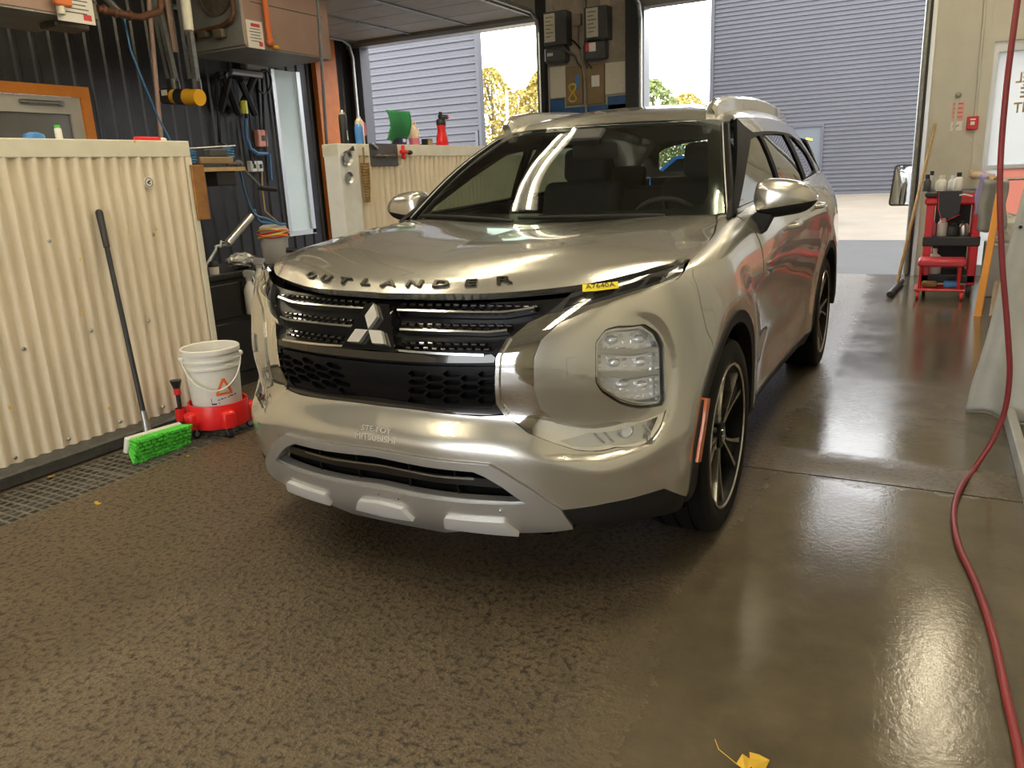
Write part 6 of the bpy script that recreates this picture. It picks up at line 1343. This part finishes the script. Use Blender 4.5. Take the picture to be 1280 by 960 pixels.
t_, c_ = PX(186, 0, x=-5.1), PX(201, 172, x=-5.1); t_ = c_+(t_-c_)*((ZC-c_.z)/(t_.z-c_.z)); hang('brown_pole', [t_, Vector((c_.x, c_.y, c_.z)), Vector((c_.x, c_.y, .0))], .022, 'heater_pink', 'slim brown pole standing from floor to ceiling before the black wall', 'pole')
e = empty('hose_boom', (-4.95, 2.9, ZC), 0, 'pair of galvanised channels hanging from the ceiling with yellow taped ends', 'hanging frame')
for (ua, va), (ub, vb) in (((194, 0), (216, 102)), ((228, 0), (243, 102))):
    a_, c_ = PX(ua, va, y=2.9), PX(ub, vb, y=2.9); a_ = c_+(a_-c_)*((ZC-c_.z)/(a_.z-c_.z)); d_ = (c_-a_).normalized()
    for s_ in (-.026, .026): b_ = MB(); b_.box((a_+c_)/2+Vector((s_, 0, 0)), (.046, .07, (c_-a_).length), d_.to_track_quat('Z', 'Y').to_matrix() @ Matrix.Identity(3)); kid(b_.build('channel', 'galvanised'), e)
    b_ = MB(); b_.cyl(c_-d_*.02, c_+d_*.09, .062, n=14); kid(b_.build('tape_wrap', 'black_tape', None, 40), e)
a_, c_ = PX(201, 120, y=2.86), PX(250, 122, y=2.86)
for k, (u0, u1, m_) in enumerate(((0, .12, 'yellow_foam'), (.10, .34, 'black_tape'), (.33, .47, 'yellow_foam'), (.46, .68, 'black_tape'), (.66, 1.0, 'yellow_foam'))):
    p0, p1 = a_.lerp(c_, u0), a_.lerp(c_, u1); b_ = MB(); b_.cyl(p0, p1, .068+.008*(k % 2)+(.008 if k == 4 else 0), n=18); kid(b_.build('foam_bumper', m_, None, 40), e)
b_ = MB(); p0 = a_.lerp(c_, .28); b_.box(p0+Vector((0, -.08, .03)), (.08, .004, .05)); kid(b_.build('foam_label', 'paper'), e)
hang('white_conduit', [Vector((PX(236, 0, y=2.7).x, 2.7, ZC)), PX(236, 38, y=2.7)], .045, 'cream_board', 'short cream conduit ending beside the heater fan opening', 'conduit', 10)
hang('brown_strut', [Vector((PX(207, 0, y=2.95).x, 2.95, ZC)), PX(219, 65, y=2.95)], .03, 'heater_pink', 'short brown strut between the two hanging channels', 'strut', 6)
xr = -3.0
hang('rope', [Vector((xr, PX(396, 0, x=xr).y, ZC)), PX(397, 0, x=xr), PX(402, 80, x=xr), PX(409, 190, x=xr), PX(415, 285, x=xr), Vector((xr, PX(417, 300, x=xr).y, .0))], .013, 'unit_grey', 'dark pull rope hanging from the ceiling in front of the orange column', 'rope', 6)
# things on the black wall
def onw(px, py, d=.08): return PX(px, py, x=XL+d)
e = empty('hose_reel_bracket', onw(298, 120), 0, 'black wall bracket with a silver bar and hanging hoses on the black wall', 'bracket')
for a_, c_ in (((279, 92), (298, 142)), ((318, 96), (299, 140)), ((272, 94), (328, 94)), ((300, 100), (318, 142)), ((286, 96), (276, 138))): b_ = MB(); b_.tube([onw(*a_, .35), onw(*c_, .10)], .045, 6); kid(b_.build('bracket_arm', 'black_plastic', None, 50), e)
b_ = MB(); b_.tube([onw(289, 89, .42), onw(327, 94, .42)], .035, 6); kid(b_.build('bracket_bar', 'steel', None, 50), e)
b_ = MB(); b_.box(onw(318, 81, .2), (.12, .40, .14), None, .02); kid(b_.build('bracket_motor', 'heater_grey'), e)
b_ = MB(); b_.tube([onw(330+9*math.cos(t), 102+15*math.sin(t), .3) for t in np.linspace(-1.9, 2.6, 20)], .014, 6); kid(b_.build('cable_loop', 'black_plastic', None, 60), e)
b_ = MB(); b_.tube([onw(304, 126, .3), onw(306, 142, .3)], .045, 6); kid(b_.build('yellow_tag', 'yellow_tape', None, 50), e)
hang('black_hose', [onw(270, 95), onw(273, 140), onw(275, 178), onw(283, 182)], .022, 'black_plastic', 'black hose hanging straight down the black wall from the bracket', 'hose')
hang('black_hose', [onw(303, 84), onw(308, 130), onw(309, 165), onw(313, 188), onw(316, 205)], .026, 'black_plastic', 'black hose dropping from the bracket to the white switch box', 'hose')
hang('wall_conduit', [onw(327, 78), onw(330, 150), onw(336, 228)], .020, 'black_plastic', 'dark conduit running down the wall beside the narrow white window', 'conduit')
hang('wall_conduit', [onw(321, 78), onw(325, 150), onw(326, 168)], .016, 'black_plastic', 'dark conduit ending at the orange box on the black wall', 'conduit')
hang('blue_hose', [onw(307, 148, .14), onw(308, 172, .14), onw(313, 186, .14), onw(322, 192, .14), onw(334, 192, .12)], .024, 'blue_hose', 'blue hose bending to the right on the black wall', 'hose')
hang('blue_tube', [onw(337, 193), onw(339, 225)], .018, 'blue_hose', 'short upright blue tube on the wall next to the white window', 'tube')
q = onw(326, 173, .05); e = empty('outlet_box', q, 0, 'orange electrical outlet box on the black wall', 'outlet'); b_ = MB(); b_.box((0, 0, 0), (.09, .17, .22), None, .01); b_.build('box_body', 'coral', e); b_ = MB(); b_.box((.046, 0, 0), (.01, .06, .07)); b_.build('outlet_face', 'black_plastic', e)
q = onw(319, 208, .05); e = empty('switch_box', q, 0, 'white double switch box on the black wall below the hoses', 'switch'); 
for k in (-1, 1): b_ = MB(); b_.box((0, .055*k, .0), (.09, .10, .14), None, .01); b_.build('box_body', 'white_board', e); b_ = MB(); b_.box((.05, .055*k, 0), (.02, .03, .055)); b_.build('switch_lever', 'black_plastic', e)
hang('yellow_cord', [onw(327, 214), onw(328, 240), onw(331, 264), onw(340, 272), onw(349, 280, .4)], .014, 'amber_fluid', 'dull yellow cord dropping from the white switch box', 'cord')
zl = ZBn+.272; pc = Vector((bx-.14, PX(347, 335, x=bx-.14).y, zl))
hang('blue_hose', spline([PX(300, 213, x=XW-.1), PX(306, 240, x=XW-.15), PX(318, 268, x=XW-.25)]+[pc+Vector(d) for d in ((.075, -.10, .045), (.085, -.02, .008), (.065, .06, .002), (.0, .085, .004), (-.05, .02, .012), (-.04, -.10, .05))]+[PX(318, 262, x=XW-.42)], 4), .009, 'blue_hose', 'blue air hose looping from the tool rack over the grey pail', 'hose')
# ---- switch gear on the column between the two door openings
yF = YB-.01
def cbox(name, p0, p1, dep, m, parent=None, bev=.006, d0=0.):
    a_, c_ = PX(*p0, y=yF), PX(*p1, y=yF); b_ = MB(); b_.box2((a_.x, yF-d0, c_.z), (c_.x, yF-d0-dep, a_.z), bev); o = b_.build(name, m)
    return kid(o, parent) if parent else o
o = cbox('plywood_sheet', (691, 2), (786, 76), .012, 'dusty_beige'); tag(o, 'dusty beige backing sheet behind the switch gear on the column', 'board')
o = cbox('plywood_board', (688, 84), (709, 122), .03, 'label_cream'); tag(o, 'pale plywood board left of the brown boards on the column', 'board')
o = cbox('plywood_board', (757, 79), (783, 116), .03, 'label_cream'); tag(o, 'pale plywood board right of the brown boards on the column', 'board')
o = cbox('brown_board', (708, 84), (730, 130), .045, 'board_brown'); tag(o, 'brown board carrying a blue tag and cable ties on the column', 'board')
cbox('blue_tag', (721, 94), (725.5, 112), .006, 'blue_plastic', o, 0, .045); a_ = PX(716, 116, y=yF-.05); b_ = MB()
b_.tube([(a_.x+.05*math.sin(t), yF-.055, a_.z+.10*math.sin(t/2.)*0+.11*math.cos(t/2)) for t in np.linspace(0, 4*math.pi, 30)], .012, 6); kid(b_.build('cable_tie', 'yellow_rope', None, 60), o)
o = cbox('brown_board', (734, 82), (757, 129), .045, 'board_brown'); tag(o, 'brown board carrying a white paper note on the column', 'board'); cbox('paper_note', (741, 95), (751, 108), .004, 'paper', o, 0, .045)
o = cbox('blue_sheet', (688, 137), (787, 160), .02, 'blue_sheet'); tag(o, 'dark blue ribbed sheet at the foot of the switch gear', 'panel')
o2 = cbox("blue_strip", (688, 125), (706, 137), .02, "blue_sheet", o); o2 = cbox("blue_strip", (760, 121), (787, 136), .02, "blue_sheet", o)
for k in range(9): cbox('sheet_rib', (690+11*k, 137), (693+11*k, 160), .012, 'blue_sheet', o, 0, .02)
for lab, (u0, v0, u1, v1), (lu0, lv0, lu1, lv1) in (('dark door operator with a grey white label beside the left opening', (687, 19, 716, 57), (688, 21, 702, 54)), ('dark door operator with a yellowish label above the red tagged unit', (737, 13, 766, 50), (740, 14, 755, 48))):
    e = empty('door_operator', PX((u0+u1)/2, v1, y=yF), 0, lab, 'door operator'); o = cbox('operator_case', (u0, v0), (u1, v1), .188, 'unit_grey', e, .006, .012)
    cbox('operator_label', (lu0, lv0), (lu1, lv1), .005, 'label_cream', e, 0, .20)
    a_, c_ = PX(lu0+2, lv0+3, y=yF), PX(lu1-2, lv1-3, y=yF); b_ = MB()
    for k in range(6): zz = a_.z+(c_.z-a_.z)*k/6-.01; b_.box2((a_.x, yF-.205, zz), (c_.x-(.04 if k % 2 else 0), yF-.207, zz-.008))
    kid(b_.build('label_print', 'ink'), e)['kind'] = 'stuff'
e = empty('motor_unit', PX(703, 77, y=yF), 0, 'rounded black motor unit hanging under the grey labelled operator', 'motor'); cbox('motor_case', (688, 61), (714, 79), .208, 'unit_grey', e, .03, .012); cbox('motor_plate', (693, 69), (700, 72), .005, 'aluminium', e, 0, .22)
e = empty('motor_unit', PX(750, 75, y=yF), 0, 'black motor unit with a red and white tag under the yellowish operator', 'motor'); cbox('motor_case', (737, 54.5), (762, 74), .188, 'unit_grey', e, .02, .012); cbox('red_tag', (739, 56), (743.5, 66), .005, 'print_red', e, 0, .20); cbox('white_tag', (743.5, 56), (752, 66), .005, 'paper', e, 0, .20)
o = cbox('junction_box', (719, 19), (729, 32), .08, 'dusty_beige', None, .006, .012); tag(o, 'small beige junction box between the two door operators', 'junction box')
o = cbox('junction_box', (752, -10), (765, 9), .08, 'dusty_beige', None, .006, .012); tag(o, 'tall beige junction box above the yellowish operator', 'junction box')
def cable(pp, r_, m_, lab, top=False):
    P = [Vector((PX(u, v, y=yF).x, yF-d, PX(u, v, y=yF).z)) if d < .12 else PX(u, v, y=yF-d) for u, v, d in pp]
    if top: P = [Vector((P[0].x, P[0].y, ZC-.002))]+P
    hang('conduit', P, r_, m_, lab, 'conduit', 6)
cable([(724, 31, .058), (724, 60, .058), (730, 80, .058), (733, 100, .058), (735, 142, .058)], .014, 'dusty_beige', 'beige conduit running down the middle of the column')
cable([(732, 0, .030), (732, 60, .030), (732.5, 78, .030)], .013, 'dusty_beige', 'beige conduit coming down from the ceiling to the boards', True)
cable([(735, 0, .060), (734.6, 30, .060), (733.5, 62, .085), (737, 79, .085), (742, 86, .054)], .009, 'black_plastic', 'black cable looping between the two operators', True)
cable([(715.5, 50, .085), (721, 53, .090), (729, 62, .090)], .012, 'black_plastic', 'black cable crossing from the grey labelled operator')
cable([(688, 60, .232), (705, 61, .232), (719, 71, .16), (725, 79, .09), (729.5, 86, .062)], .013, 'unit_grey', 'grey flexible conduit arching over the rounded motor')
cable([(757, 50, .211), (742, 47, .211), (733, 50.5, .211), (729.5, 58, .211), (730, 73.5, .211), (736, 85, .062)], .010, 'unit_grey', 'grey flexible conduit arching over the red tagged motor')
# ---- fire alarm, notices and conduit on the pale back wall
e = empty('fire_alarm', PX(1215, 154, y=YB), 0, 'red fire alarm pull station on the pale wall', 'fire alarm'); a_, c_ = PX(1209, 146, y=YB), PX(1222, 162, y=YB); b_ = MB(); b_.box2((a_.x, YB, c_.z), (c_.x, YB-.05, a_.z), .008); kid(b_.build('alarm_case', 'red_paint'), e)
b_ = MB(); b_.box2((a_.x+.03, YB-.05, a_.z-.04), (c_.x-.03, YB-.056, a_.z-.025)); b_.box2((a_.x+.035, YB-.05, c_.z+.05), (c_.x-.035, YB-.056, c_.z+.085)); kid(b_.build('alarm_marking', 'paper'), e)['kind'] = 'stuff'
a_, c_ = PX(1191, 128, y=YB), PX(1204, 150, y=YB); mat('notice_pink', (.72, .42, .36), .7); b_ = MB(); b_.box2((a_.x, YB, c_.z), (c_.x, YB-.004, a_.z)); o = b_.build('notice', 'notice_pink'); tag(o, 'faded pink notice on the pale wall beside the fire alarm', 'notice'); b_ = MB()
for k in range(4): b_.box2((a_.x+.015, YB-.004, c_.z+.03+.045*k), (c_.x-.015, YB-.006, c_.z+.040+.045*k))
b_.build('notice_lines', 'print_red', o)['kind'] = 'stuff'
c2 = PX(1202, 163, y=YB); b_ = MB(); b_.box2((a_.x, YB, c2.z), (c2.x, YB-.004, c_.z-.01)); o = b_.build('notice', 'paper'); tag(o, 'small grey notice with a sketch below the pink notice', 'notice'); b_ = MB(); b_.tube([(a_.x+.02, YB-.005, c2.z+.05), (a_.x+.04, YB-.005, c2.z+.03), (a_.x+.08, YB-.005, c2.z+.06)], .004, 5); b_.build('notice_sketch', 'ink', o)
q = PX(1198, 119, y=YB); b_ = MB(); b_.lathe([(.001, -.05), (.02, -.045), (.03, -.01), (.03, 0)], 20, 'Y', (q.x, YB, q.z)); o = b_.build('alarm_bell', 'galvanised', None, 50); tag(o, 'small grey round bell above the pink notice', 'bell')
a_ = PX(1228, 0, y=YB-.03); hang('wall_conduit', [Vector((a_.x, YB-.03, ZC)), Vector((1.80, YB-.03, 1.9)), Vector((1.80, YB-.03, 1.70))], .014, 'white_panel', 'pale conduit dropping to the fire alarm', 'conduit')
# ---- squeegee
b0 = PX(1121, 356, z=.03); t0 = PX(1169, 155, y=YB-.06)
e = empty('squeegee', (b0.x, b0.y, 0), 0, 'floor squeegee with a long wooden pole leaning beside the open doorway', 'squeegee'); b_ = MB(); b_.cyl(b0+Vector((0, 0, .02)), t0, .016, n=10); kid(b_.build('pole', 'pale_wood', None, 60), e)
m_ = b0.lerp(t0, .55); b_ = MB(); b_.cyl(b0+Vector((0, 0, .0)), m_, .0175, n=10); kid(b_.build('pole_sleeve', 'board_brown', None, 60), e)
a_, c_ = PX(1112, 368, z=.03), PX(1127, 352, z=.03); b_ = MB(); b_.tube([a_, c_], .03, 8); kid(b_.build('squeegee_head', 'black_plastic', None, 50), e)
# ---- truck mirror leaning by the door post
ym = YB+.30; q = PX(1126, 232, y=ym); e = empty('spare_mirror', q, 0, 'tall rectangular vehicle mirror fixed outside beside the doorway post', 'mirror'); a_, c_ = PX(1114, 206, y=ym), PX(1146, 257, y=ym)
P = rounded([(a_.x, c_.z), (c_.x, c_.z-.0), (c_.x, a_.z), (a_.x+.04, a_.z)], .05, 4); b_ = MB(); b_.prism(P, ym, ym+.07, 'xz'); kid(b_.build('mirror_shell', 'unit_grey'), e)
b_ = MB(); b_.prism(inset(P, .02), ym-.006, ym+.002, 'xz'); kid(b_.build('mirror_face', 'mirror_glass'), e); b_ = MB(); b_.tube([(c_.x-.02, ym+.03, q.z), (RDx1+.10, ym+.03, q.z), (RDx1+.12, YB+.19, q.z)], .012, 8); kid(b_.build('mirror_bracket', 'unit_grey', None, 60), e)
# ---- red tool cart with its load
CY0, CY1 = 5.95, 6.45
def CP(px, py, y=CY0): return PX(px, py, y=y)
bl_, br_ = CP(1148, 372), CP(1216, 372); zt2 = CP(1180, 246).z; X0, X1 = bl_.x, br_.x; e = empty('tool_cart', ((X0+X1)/2, CY0+.2, 0), 0, 'red two shelf tool cart loaded with bottles beside the doorway', 'tool cart')
for xx in (X0, X1-.07):
    for yy in (CY0, CY1-.05): b_ = MB(); b_.box2((xx, yy, .10), (xx+.07, yy+.05, zt2), .006); kid(b_.build('cart_post', 'red_paint'), e)
b_ = MB(); b_.box2((X0-.02, CY0-.02, zt2-.08), (X1+.02, CY1+.02, zt2), .02); kid(b_.build('cart_tray', 'red_paint'), e)
b_ = MB(); b_.box2((X0-.025, CY0-.025, zt2-.005), (X1+.025, CY1+.025, zt2+.05), .015); kid(b_.build('cart_top', 'black_plastic'), e)
zm = CP(1180, 300).z
b_ = MB(); b_.box2((X0-.01, CY0-.01, zm-.06), (X1+.01, CY1, zm+.03), .008); kid(b_.build('cart_shelf', 'black_plastic'), e)
b_ = MB(); b_.box2((X0, CY0, .12), (X1, CY1, .20), .008); kid(b_.build('cart_shelf', 'black_plastic'), e)
b_ = MB(); b_.box2((X0+.08, CY1-.02, .2), (X1-.08, CY1, zt2-.08)); kid(b_.build('cart_back', 'black_steel'), e)
for xx in (X0+.04, X1-.04):
    for yy in (CY0+.04, CY1-.04): b_ = MB(); b_.cyl((xx-.015, yy, .055), (xx+.015, yy, .055), .055, n=16); b_.box((xx, yy, .10), (.03, .05, .06)); kid(b_.build('cart_caster', 'black_plastic', None, 50), e)
a_, c_ = CP(1171, 242, CY0-.03), CP(1200, 272, CY0-.03); b_ = MB(); b_.prism([(a_.x, a_.z+.02), (c_.x, a_.z+.02), (c_.x-.01, c_.z+.05), ((a_.x+c_.x)/2+.05, c_.z), ((a_.x+c_.x)/2-.06, c_.z), (a_.x+.02, c_.z+.05)], CY0-.035, CY0-.028, 'xz'); o = b_.build('black_apron', 'black_plastic'); tag(o, 'black cloth hanging over the front of the red tool cart', 'cloth')
hang('thin_cord', [CP(1174, 240, CY0-.045), CP(1173, 262, CY0-.045), CP(1178, 278, CY0-.045), CP(1200, 268, CY0-.045)], .004, 'red_plastic', 'thin red cord dangling over the black cloth', 'cord', 5)
zc = zt2+.05
for k, (px, h, r0, bd, cp, lab) in enumerate(((1158, .16, .035, 'unit_grey', 'black_plastic', 'dark spray can at the corner of the cart top'), (1163, .19, .032, 'steel', 'black_plastic', 'tall silver can with a black cap on the cart top'), (1176, .15, .045, 'white_plastic', 'white_plastic', 'white cone topped bottle in the middle of the cart top'), (1190, .14, .04, 'white_plastic', 'white_plastic', 'white bottle next to the dark capped one on the cart top'), (1197, .17, .04, 'white_plastic', 'black_plastic', 'white bottle with a dark cap on the cart top'))):
    q = CP(px, 240, CY0+.12+.1*(k % 2)); bottle('cart_bottle', lab, 'bottle', (q.x, CY0+.12+.1*(k % 2), zc), r0, h, bd, cp, .04, .55, .6)
q = CP(1208, 246, CY0-.03); b_ = MB(); b_.box2((q.x-.07, CY0-.032, zt2-.015), (q.x+.07, CY0-.026, zt2+.03)); kid(b_.build('cart_badge', 'red_plastic'), e); b_ = MB(); b_.tube([(q.x-.06, CY0-.034, zt2+.012), (q.x-.02, CY0-.034, zt2+.02), (q.x+.05, CY0-.034, zt2+.0)], .008, 5); kid(b_.build('badge_swoosh', 'paper', None, 60), e)
for k, (px, h, r0, bd, lab) in enumerate(((1163, .17, .045, 'pink_fluid', 'purple pink bottle on the middle shelf of the cart'), (1177, .17, .045, 'white_plastic', 'clear white cup on the middle shelf of the cart'), (1190, .12, .05, 'unit_grey', 'dark tin on the middle shelf of the cart'), (1204, .14, .04, 'steel', 'steel tin on the middle shelf of the cart'))):
    q = CP(px, 292, CY0+.12); bottle('shelf_bottle', lab, 'bottle', (q.x, CY0+.12, zm+.03), r0, h, bd, 'white_plastic' if k < 2 else 'black_plastic', .03, .6, .7)
# roller stool in front of the cart
SY = 5.62; a_, c_ = PX(1147, 330, y=SY), PX(1208, 335, y=SY); sx0, sx1 = a_.x, c_.x; zs = a_.z+.02
e = empty('roller_stool', ((sx0+sx1)/2, SY+.12, 0), 0, 'red padded roller stool pushed against the tool cart', 'stool')
b_ = MB(); b_.box2((sx0, SY, zs-.05), (sx1, SY+.30, zs+.02), .02); kid(b_.build('seat', 'red_vinyl', None, 40), e)
for xx in (sx0+.03, sx1-.05):
    for yy in (SY+.03, SY+.27): b_ = MB(); b_.tube([(xx, yy, zs-.05), (xx, yy, .10)], .014, 8); kid(b_.build('leg', 'red_paint', None, 60), e)
b_ = MB(); b_.box2((sx0-.01, SY-.02, .085), (sx1+.01, SY+.32, .105), .005); kid(b_.build('stool_tray', 'red_paint'), e)
for xx in (sx0+.02, sx1-.02):
    for yy in (SY+.0, SY+.30): b_ = MB(); b_.cyl((xx-.012, yy, .04), (xx+.012, yy, .04), .04, n=14); b_.cyl((xx, yy, .05), (xx, yy, .09), .01, n=8); kid(b_.build('caster', 'red_plastic', None, 50), e)
bottle('white_flask', 'white rounded flask standing behind the roller stool seat', 'bottle', (PX(1167, 320, y=SY+.42).x, SY+.40-.04, .20), .055, .36, 'white_plastic', 'white_plastic', .03, .35, .62) if False else None
q = PX(1167, 345, y=SY+.15); bottle('white_flask', 'white flask standing on the stool tray', 'bottle', (q.x, SY+.22, .105), .05, .42, 'white_plastic', 'white_plastic', .03, .4, .6) if False else None
b_ = MB(); b_.box((0, 0, .03), (.135, .12, .05), None, .02, 2); o = b_.build('sponge', 'brush_brown', None, 40); o.location = (sx0+.115, SY+.13, .105); tag(o, 'tan sponge lying on the stool tray', 'sponge')
b_ = MB(); b_.box((0, 0, .03), (.115, .10, .06), None, .012, 2); o = b_.build('sponge', 'blue_plastic', None, 40); o.location = (sx1-.115, SY+.14, .105); tag(o, 'blue sponge lying on the stool tray', 'sponge')
q = CP(1167, 335, CY0+.06); bottle('white_flask', 'white round flask on the lower shelf of the tool cart', 'bottle', (q.x, CY0+.09, .20), .065, max(.25, CP(1167, 312, CY0+.09).z-.20), 'white_plastic', 'white_plastic', .03, .35, .62)
# ---- wooden dowel with towels, orange bar, crate
a_, c_ = PX(1218, 218, y=6.7), PX(1236, 221, y=5.85); e = empty('towel_rail', c_, 0, 'round wooden dowel holding towels beside the tool cart', 'towel rail'); b_ = MB(); b_.tube([Vector((a_.x, YB-.0, a_.z)), a_, c_, PX(1245, 226, y=5.75)], .035, 12); b_.ball(a_, .05); kid(b_.build('dowel', 'pale_wood', None, 60), e)
def towel(name, lab, m_, p, w, h, seed):
    V, F = [], []; n = 12; rr = random.Random(seed)
    for i in range(n+1):
        for j in range(n+1):
            u, v = i/n, j/n; V.append((p.x+(u-.5)*w*(1+.15*v)+.01*math.sin(9*v), p.y+.05*math.sin(u*8+seed)*(.3+v)-.05*math.sin(math.pi*min(1, v*6))*.6, p.z-h*v*(1-.15*abs(u-.4))))
    for i in range(n):
        for j in range(n): a = i*(n+1)+j; F.append((a, a+1, a+n+2, a+n+1))
    o = mesh(name, V, F, m_, None, True); o.modifiers.new('thickness', 'SOLIDIFY').thickness = .012; tag(o, lab, 'towel')
towel('towel', 'lilac towel hanging on the wooden dowel', 'lilac_cloth', PX(1234, 217, y=5.84), .12, .40, 1)
towel('towel', 'grey towel hanging on the wooden dowel in front of the lilac one', 'grey_cloth', PX(1244, 224, y=5.74), .20, .48, 3)
b0 = PX(1222, 395, z=.0); t0 = PX(1247, 255, y=b0.y+.55); e = empty('orange_bar', b0, 0, 'orange painted wooden bar leaning behind the red air hose', 'bar'); d_ = (t0-b0); b_ = MB(); b_.box((b0+t0)/2, (.055, .03, d_.length+.2), d_.to_track_quat('Z', 'Y').to_matrix(), .004); kid(b_.build('bar', 'orange_pole'), e)
hang('dark_bar', [PX(1230, 394, z=.03)+Vector((.06, -.1, 0)), PX(1238, 352, y=5.3)+Vector((.05, -.1, 0))], .03, 'board_brown', 'short dark brown bar leaning next to the orange bar', 'bar', 6)
q = PX(1234, 400, z=.0); b_ = MB(); b_.box2((q.x+.06, q.y-.42, 0), (q.x+.36, q.y-.14, .24), .01); o = b_.build('crate', 'coral'); tag(o, 'salmon coloured crate on the floor behind the tarpaulin', 'crate')
q = CP(1229, 330, 6.0); b_ = MB(); b_.box2((q.x+.0, 5.9, 0), (q.x+.35, 6.3, .50), .01); o = b_.build('storage_tub', 'grey_plastic'); tag(o, 'grey storage tub between the tool cart and the tarpaulin', 'tub')
rr = random.Random(8)
b_ = MB(); b_.ball((q.x+.16, 6.12, .63), .13, (1, 1, 1.0), 14, 10)
for v in b_.bm.verts: v.co += Vector((rr.uniform(-1, 1), rr.uniform(-1, 1), rr.uniform(-1, 1)))*.03
o = b_.build('plastic_bag', 'white_plastic'); tag(o, 'crumpled white plastic bag lying on the grey tub', 'bag')
# ---- tarpaulin hanging at the right
ty = 1.88; edge = [PX(1206, 519, y=ty), PX(1214, 480, y=ty), PX(1224, 450, y=ty), PX(1234, 418, y=ty), PX(1246, 370, y=ty), PX(1258, 320, y=ty), PX(1271, 268, y=ty), PX(1284, 215, y=ty)]
edge = [Vector((p.x, ty, p.z)) for p in edge]; edge[0].z = .004; edge += [Vector((edge[-1].x+.05, ty, 2.0)), Vector((edge[-1].x+.08, ty, 3.2))]
zs_ = [p.z for p in edge]; V, F = [], []; n, m2 = 26, 40
for i in range(n+1):
    for j in range(m2+1):
        u, v = i/n, j/m2; zz = zs_[0]+(3.2-zs_[0])*v**1.3; x0 = float(np.interp(zz, zs_, [p.x for p in edge]))
        fade = 1-math.exp(-u*4); fx = x0+(2.45-x0)*fade*u**.3*.0+u*(2.5-x0); fy = ty-.30*u-.65*u**3+.03*math.sin(u*12)*(1-v)*(1-.2*u)
        V.append((fx+.02*math.sin(u*15+v*3)*min(1, u*6), fy+.04*math.sin(u*19+v*2)*(1-.5*v)*min(1, u*6), zz))
for i in range(n):
    for j in range(m2): a = i*(m2+1)+j; F.append((a, a+1, a+m2+2, a+m2+1))
o = mesh('tarpaulin', V, F, 'tarp_white', None, True); o.modifiers.new('thickness', 'SOLIDIFY').thickness = .006; tag(o, 'dirty white tarpaulin curtain hanging down to the floor', 'tarpaulin')
gi = min(((i, j) for i in range(1, n) for j in range(1, m2)), key=lambda t: float(((proj(np.array([V[t[0]*(m2+1)+t[1]]]))[0]-np.array([1268, 290]))**2).sum()))
for j in (gi[1], gi[1]+8, gi[1]+15):
    i = gi[0]; I_ = lambda a, c: Vector(V[a*(m2+1)+c]); p = I_(i, j); nr = (I_(i+1, j)-I_(i-1, j)).cross(I_(i, j+1)-I_(i, j-1)).normalized(); nr = nr if nr.y < 0 else -nr
    b_ = MB(); b_.cyl(p-nr*.004, p+nr*.010, .020, .017, 18); g_ = b_.build('grommet', 'steel', o, 40); b_ = MB(); b_.cyl(p+nr*.006, p+nr*.0108, .009, n=14); b_.build('grommet_hole', 'black_plastic', o)
b_ = MB(); b_.tube([Vector(V[i*(m2+1)+m2])+Vector((0, 0, .005)) for i in range(n+1)], .025, 8); b_.build('curtain_rail', 'galvanised', o, 60)
a_, c_ = PX(1259, 526, z=.0), PX(1280, 606, z=.0); d_ = (c_-a_).normalized(); b_ = MB(); b_.box((a_+c_)/2+d_*.52+Vector((-.0, 0, .045)), (.04, (c_-a_).length+.9, .09), Matrix.Rotation(math.atan2(-d_.x, d_.y), 3, 'Z'), .005); o = b_.build('white_plank', 'tarp_white'); tag(o, 'white plank lying on edge at the foot of the tarpaulin', 'plank')
# ---- red air hose dropping from above and running over the floor
hx = 1.72
yh = float(PX(1222, 580, z=.02).y)
pts = [Vector((PX(1272, 0, y=yh).x+.05, yh, ZC-.01)), PX(1272, 0, y=yh), PX(1258, 110, y=yh), PX(1250, 220, y=yh), PX(1253, 330, y=yh), PX(1260, 420, y=yh+.02), PX(1262, 470, y=yh+.03), PX(1254, 520, y=yh+.04), PX(1240, 552, y=yh+.03), PX(1222, 580, z=.022), PX(1203, 605, z=.016), PX(1192, 640, z=.012), PX(1198, 680, z=.012), PX(1222, 735, z=.012), PX(1243, 800, z=.012), PX(1258, 870, z=.012), PX(1275, 945, z=.012), PX(1290, 1030, z=.012), PX(1330, 1200, z=.012)]
hang('air_hose', spline(pts, 6), .0115, 'red_hose', 'red rubber air hose dropping from the ceiling and snaking over the wet floor', 'hose', 10)
# ---- a blue car parked out in the yard
e = empty('blue_car', (-2.6, 13.5, zg(13.5)), 0, 'bright blue hatchback parked in the yard behind the silver vehicle', 'car')
mat('blue_paint', (.02, .16, .55), .25, .3, coat=1.)
prof = [(-1.9, .25), (-2.0, .6), (-1.85, .85), (-1.0, .95), (-.45, 1.35), (.9, 1.42), (1.65, 1.0), (1.95, .9), (2.0, .45), (1.9, .25)]
b_ = MB(); b_.prism([(x, z) for x, z in prof], -.85, .85, 'xz'); b_.build('car_body', 'blue_paint', e)
b_ = MB(); b_.prism([(-.85, .97), (-.42, 1.30), (.85, 1.36), (1.4, 1.0)], -.86, .86, 'xz'); b_.build('car_windows', 'gloss_black', e)
for x in (-1.25, 1.25):
    for y in (-.80, .80): b_ = MB(); b_.cyl((x, y-.1, .31), (x, y+.1, .31), .31, n=24); b_.build('car_wheel', 'tyre_rubber', e, 40)
